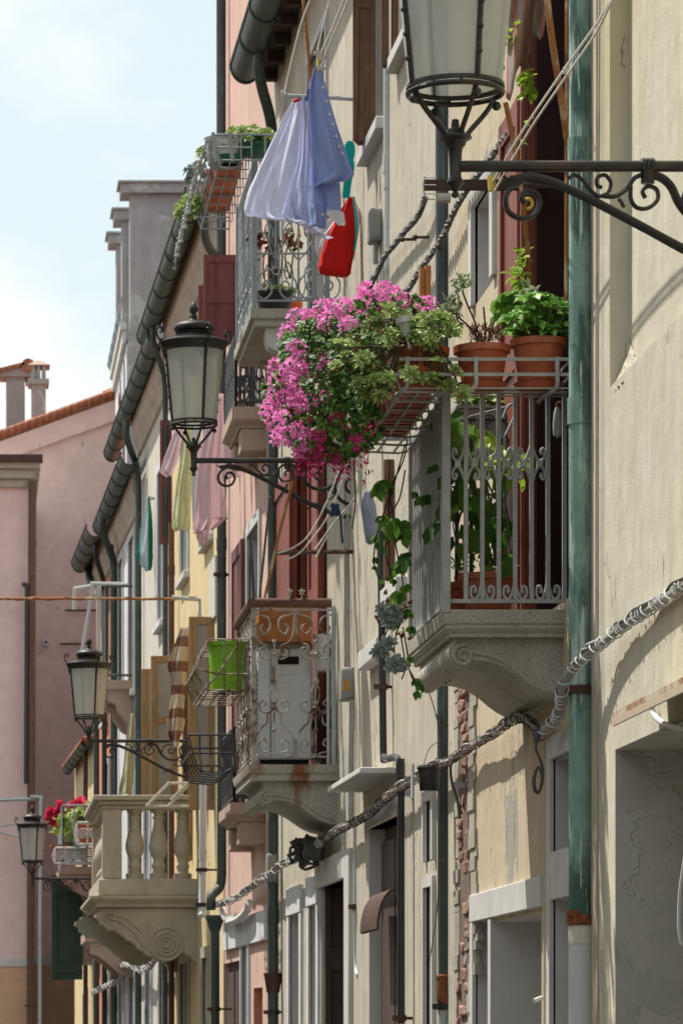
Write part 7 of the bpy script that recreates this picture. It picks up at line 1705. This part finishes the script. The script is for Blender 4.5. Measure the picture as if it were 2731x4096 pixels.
for z in (p.z+.1, q.z-.25): b.box(p.x+.071, q.x-.071, 52.975, 52.9995, z, z+.12)
O('leaf', b, m_grshut, rt)
b = MB(); b.box(q.x, q.x+.16, 53.01, 53.06, p.z+.2, q.z); O('frame', b, m_tanst, rt)
# ------------------------------------------------------------------ camera, light, sky
sc = bpy.context.scene
cd = bpy.data.cameras.new('camera'); cam = bpy.data.objects.new('camera', cd); C.objects.link(cam)
cam.location = (0, 0, EYE); cam.rotation_euler = (math.radians(90), 0, 0)
cd.sensor_fit = 'VERTICAL'; cd.sensor_height = 36; cd.sensor_width = 24
cd.lens = FL/2352*36
cd.shift_x = (784-XV)/2352; cd.shift_y = (HZ-1176)/2352
cd.clip_start = .1; cd.clip_end = 3000
cd.dof.use_dof = True; cd.dof.focus_distance = 15.4; cd.dof.aperture_fstop = 15
sc.camera = cam
sd = Vector((-.34, .31, .88)).normalized()
sl_ = bpy.data.lights.new('sun', 'SUN'); sun = bpy.data.objects.new('sun', sl_); C.objects.link(sun)
sun.rotation_euler = sd.to_track_quat('Z', 'Y').to_euler(); sun.location = (-30, 20, 60)
sl_.energy = 3.3; sl_.angle = math.radians(.6); sl_.color = (1.0, .95, .86)
w = bpy.data.worlds.new('World'); sc.world = w; w.use_nodes = True
nt = w.node_tree; N = nt.nodes; L = nt.links; N.clear()
out = N.new('ShaderNodeOutputWorld'); bg = N.new('ShaderNodeBackground'); L.new(bg.outputs[0], out.inputs['Surface'])
sky = N.new('ShaderNodeTexSky'); sky.sky_type = 'NISHITA'; sky.sun_disc = False
sky.sun_elevation = math.asin(sd.z); sky.sun_rotation = math.atan2(sd.x, sd.y); sky.air_density = 1.0; sky.dust_density = 2.0
tc = N.new('ShaderNodeTexCoord'); mp = N.new('ShaderNodeMapping'); mp.inputs['Scale'].default_value = (1, 1, 1.6)
mp.inputs['Location'].default_value = (.37, .0, .13)
L.new(tc.outputs['Generated'], mp.inputs['Vector'])
nz = N.new('ShaderNodeTexNoise'); nz.inputs['Scale'].default_value = 5.5; nz.inputs['Detail'].default_value = 9; nz.inputs['Roughness'].default_value = .55
L.new(mp.outputs['Vector'], nz.inputs['Vector'])
sep = N.new('ShaderNodeSeparateXYZ'); L.new(tc.outputs['Generated'], sep.inputs[0])
ad = N.new('ShaderNodeMath'); ad.operation = 'MULTIPLY_ADD'; ad.inputs[1].default_value = -1.1; ad.inputs[2].default_value = .245
L.new(sep.outputs['Z'], ad.inputs[0])
a2 = N.new('ShaderNodeMath'); a2.operation = 'ADD'; L.new(nz.outputs['Fac'], a2.inputs[0]); L.new(ad.outputs[0], a2.inputs[1])
mr = N.new('ShaderNodeMapRange'); mr.inputs['From Min'].default_value = .44; mr.inputs['From Max'].default_value = .56
mr.inputs['To Min'].default_value = 0.0; mr.inputs['To Max'].default_value = 1.0
L.new(a2.outputs[0], mr.inputs['Value'])
mx = N.new('ShaderNodeMix'); mx.data_type = 'RGBA'; mx.inputs['B'].default_value = (5.6, 5.75, 5.75, 1)
L.new(mr.outputs['Result'], mx.inputs['Factor']); m0 = N.new('ShaderNodeMix'); m0.data_type = 'RGBA'; m0.inputs['Factor'].default_value = .86; m0.inputs['B'].default_value = (4.45, 5.05, 5.1, 1); L.new(sky.outputs[0], m0.inputs['A']); L.new(m0.outputs['Result'], mx.inputs['A']); L.new(mx.outputs['Result'], bg.inputs['Color'])
bg.inputs['Strength'].default_value = .092
sc.view_settings.view_transform = 'Standard'; sc.view_settings.look = 'None'; sc.view_settings.gamma = 1; sc.view_settings.exposure = 1.02
sc.view_settings.use_curve_mapping = False
sc.render.engine = 'CYCLES'
sc.cycles.max_bounces = 6; sc.cycles.diffuse_bounces = 3; sc.cycles.glossy_bounces = 2; sc.cycles.transmission_bounces = 4; sc.cycles.transparent_max_bounces = 6
sc.cycles.use_denoising = True
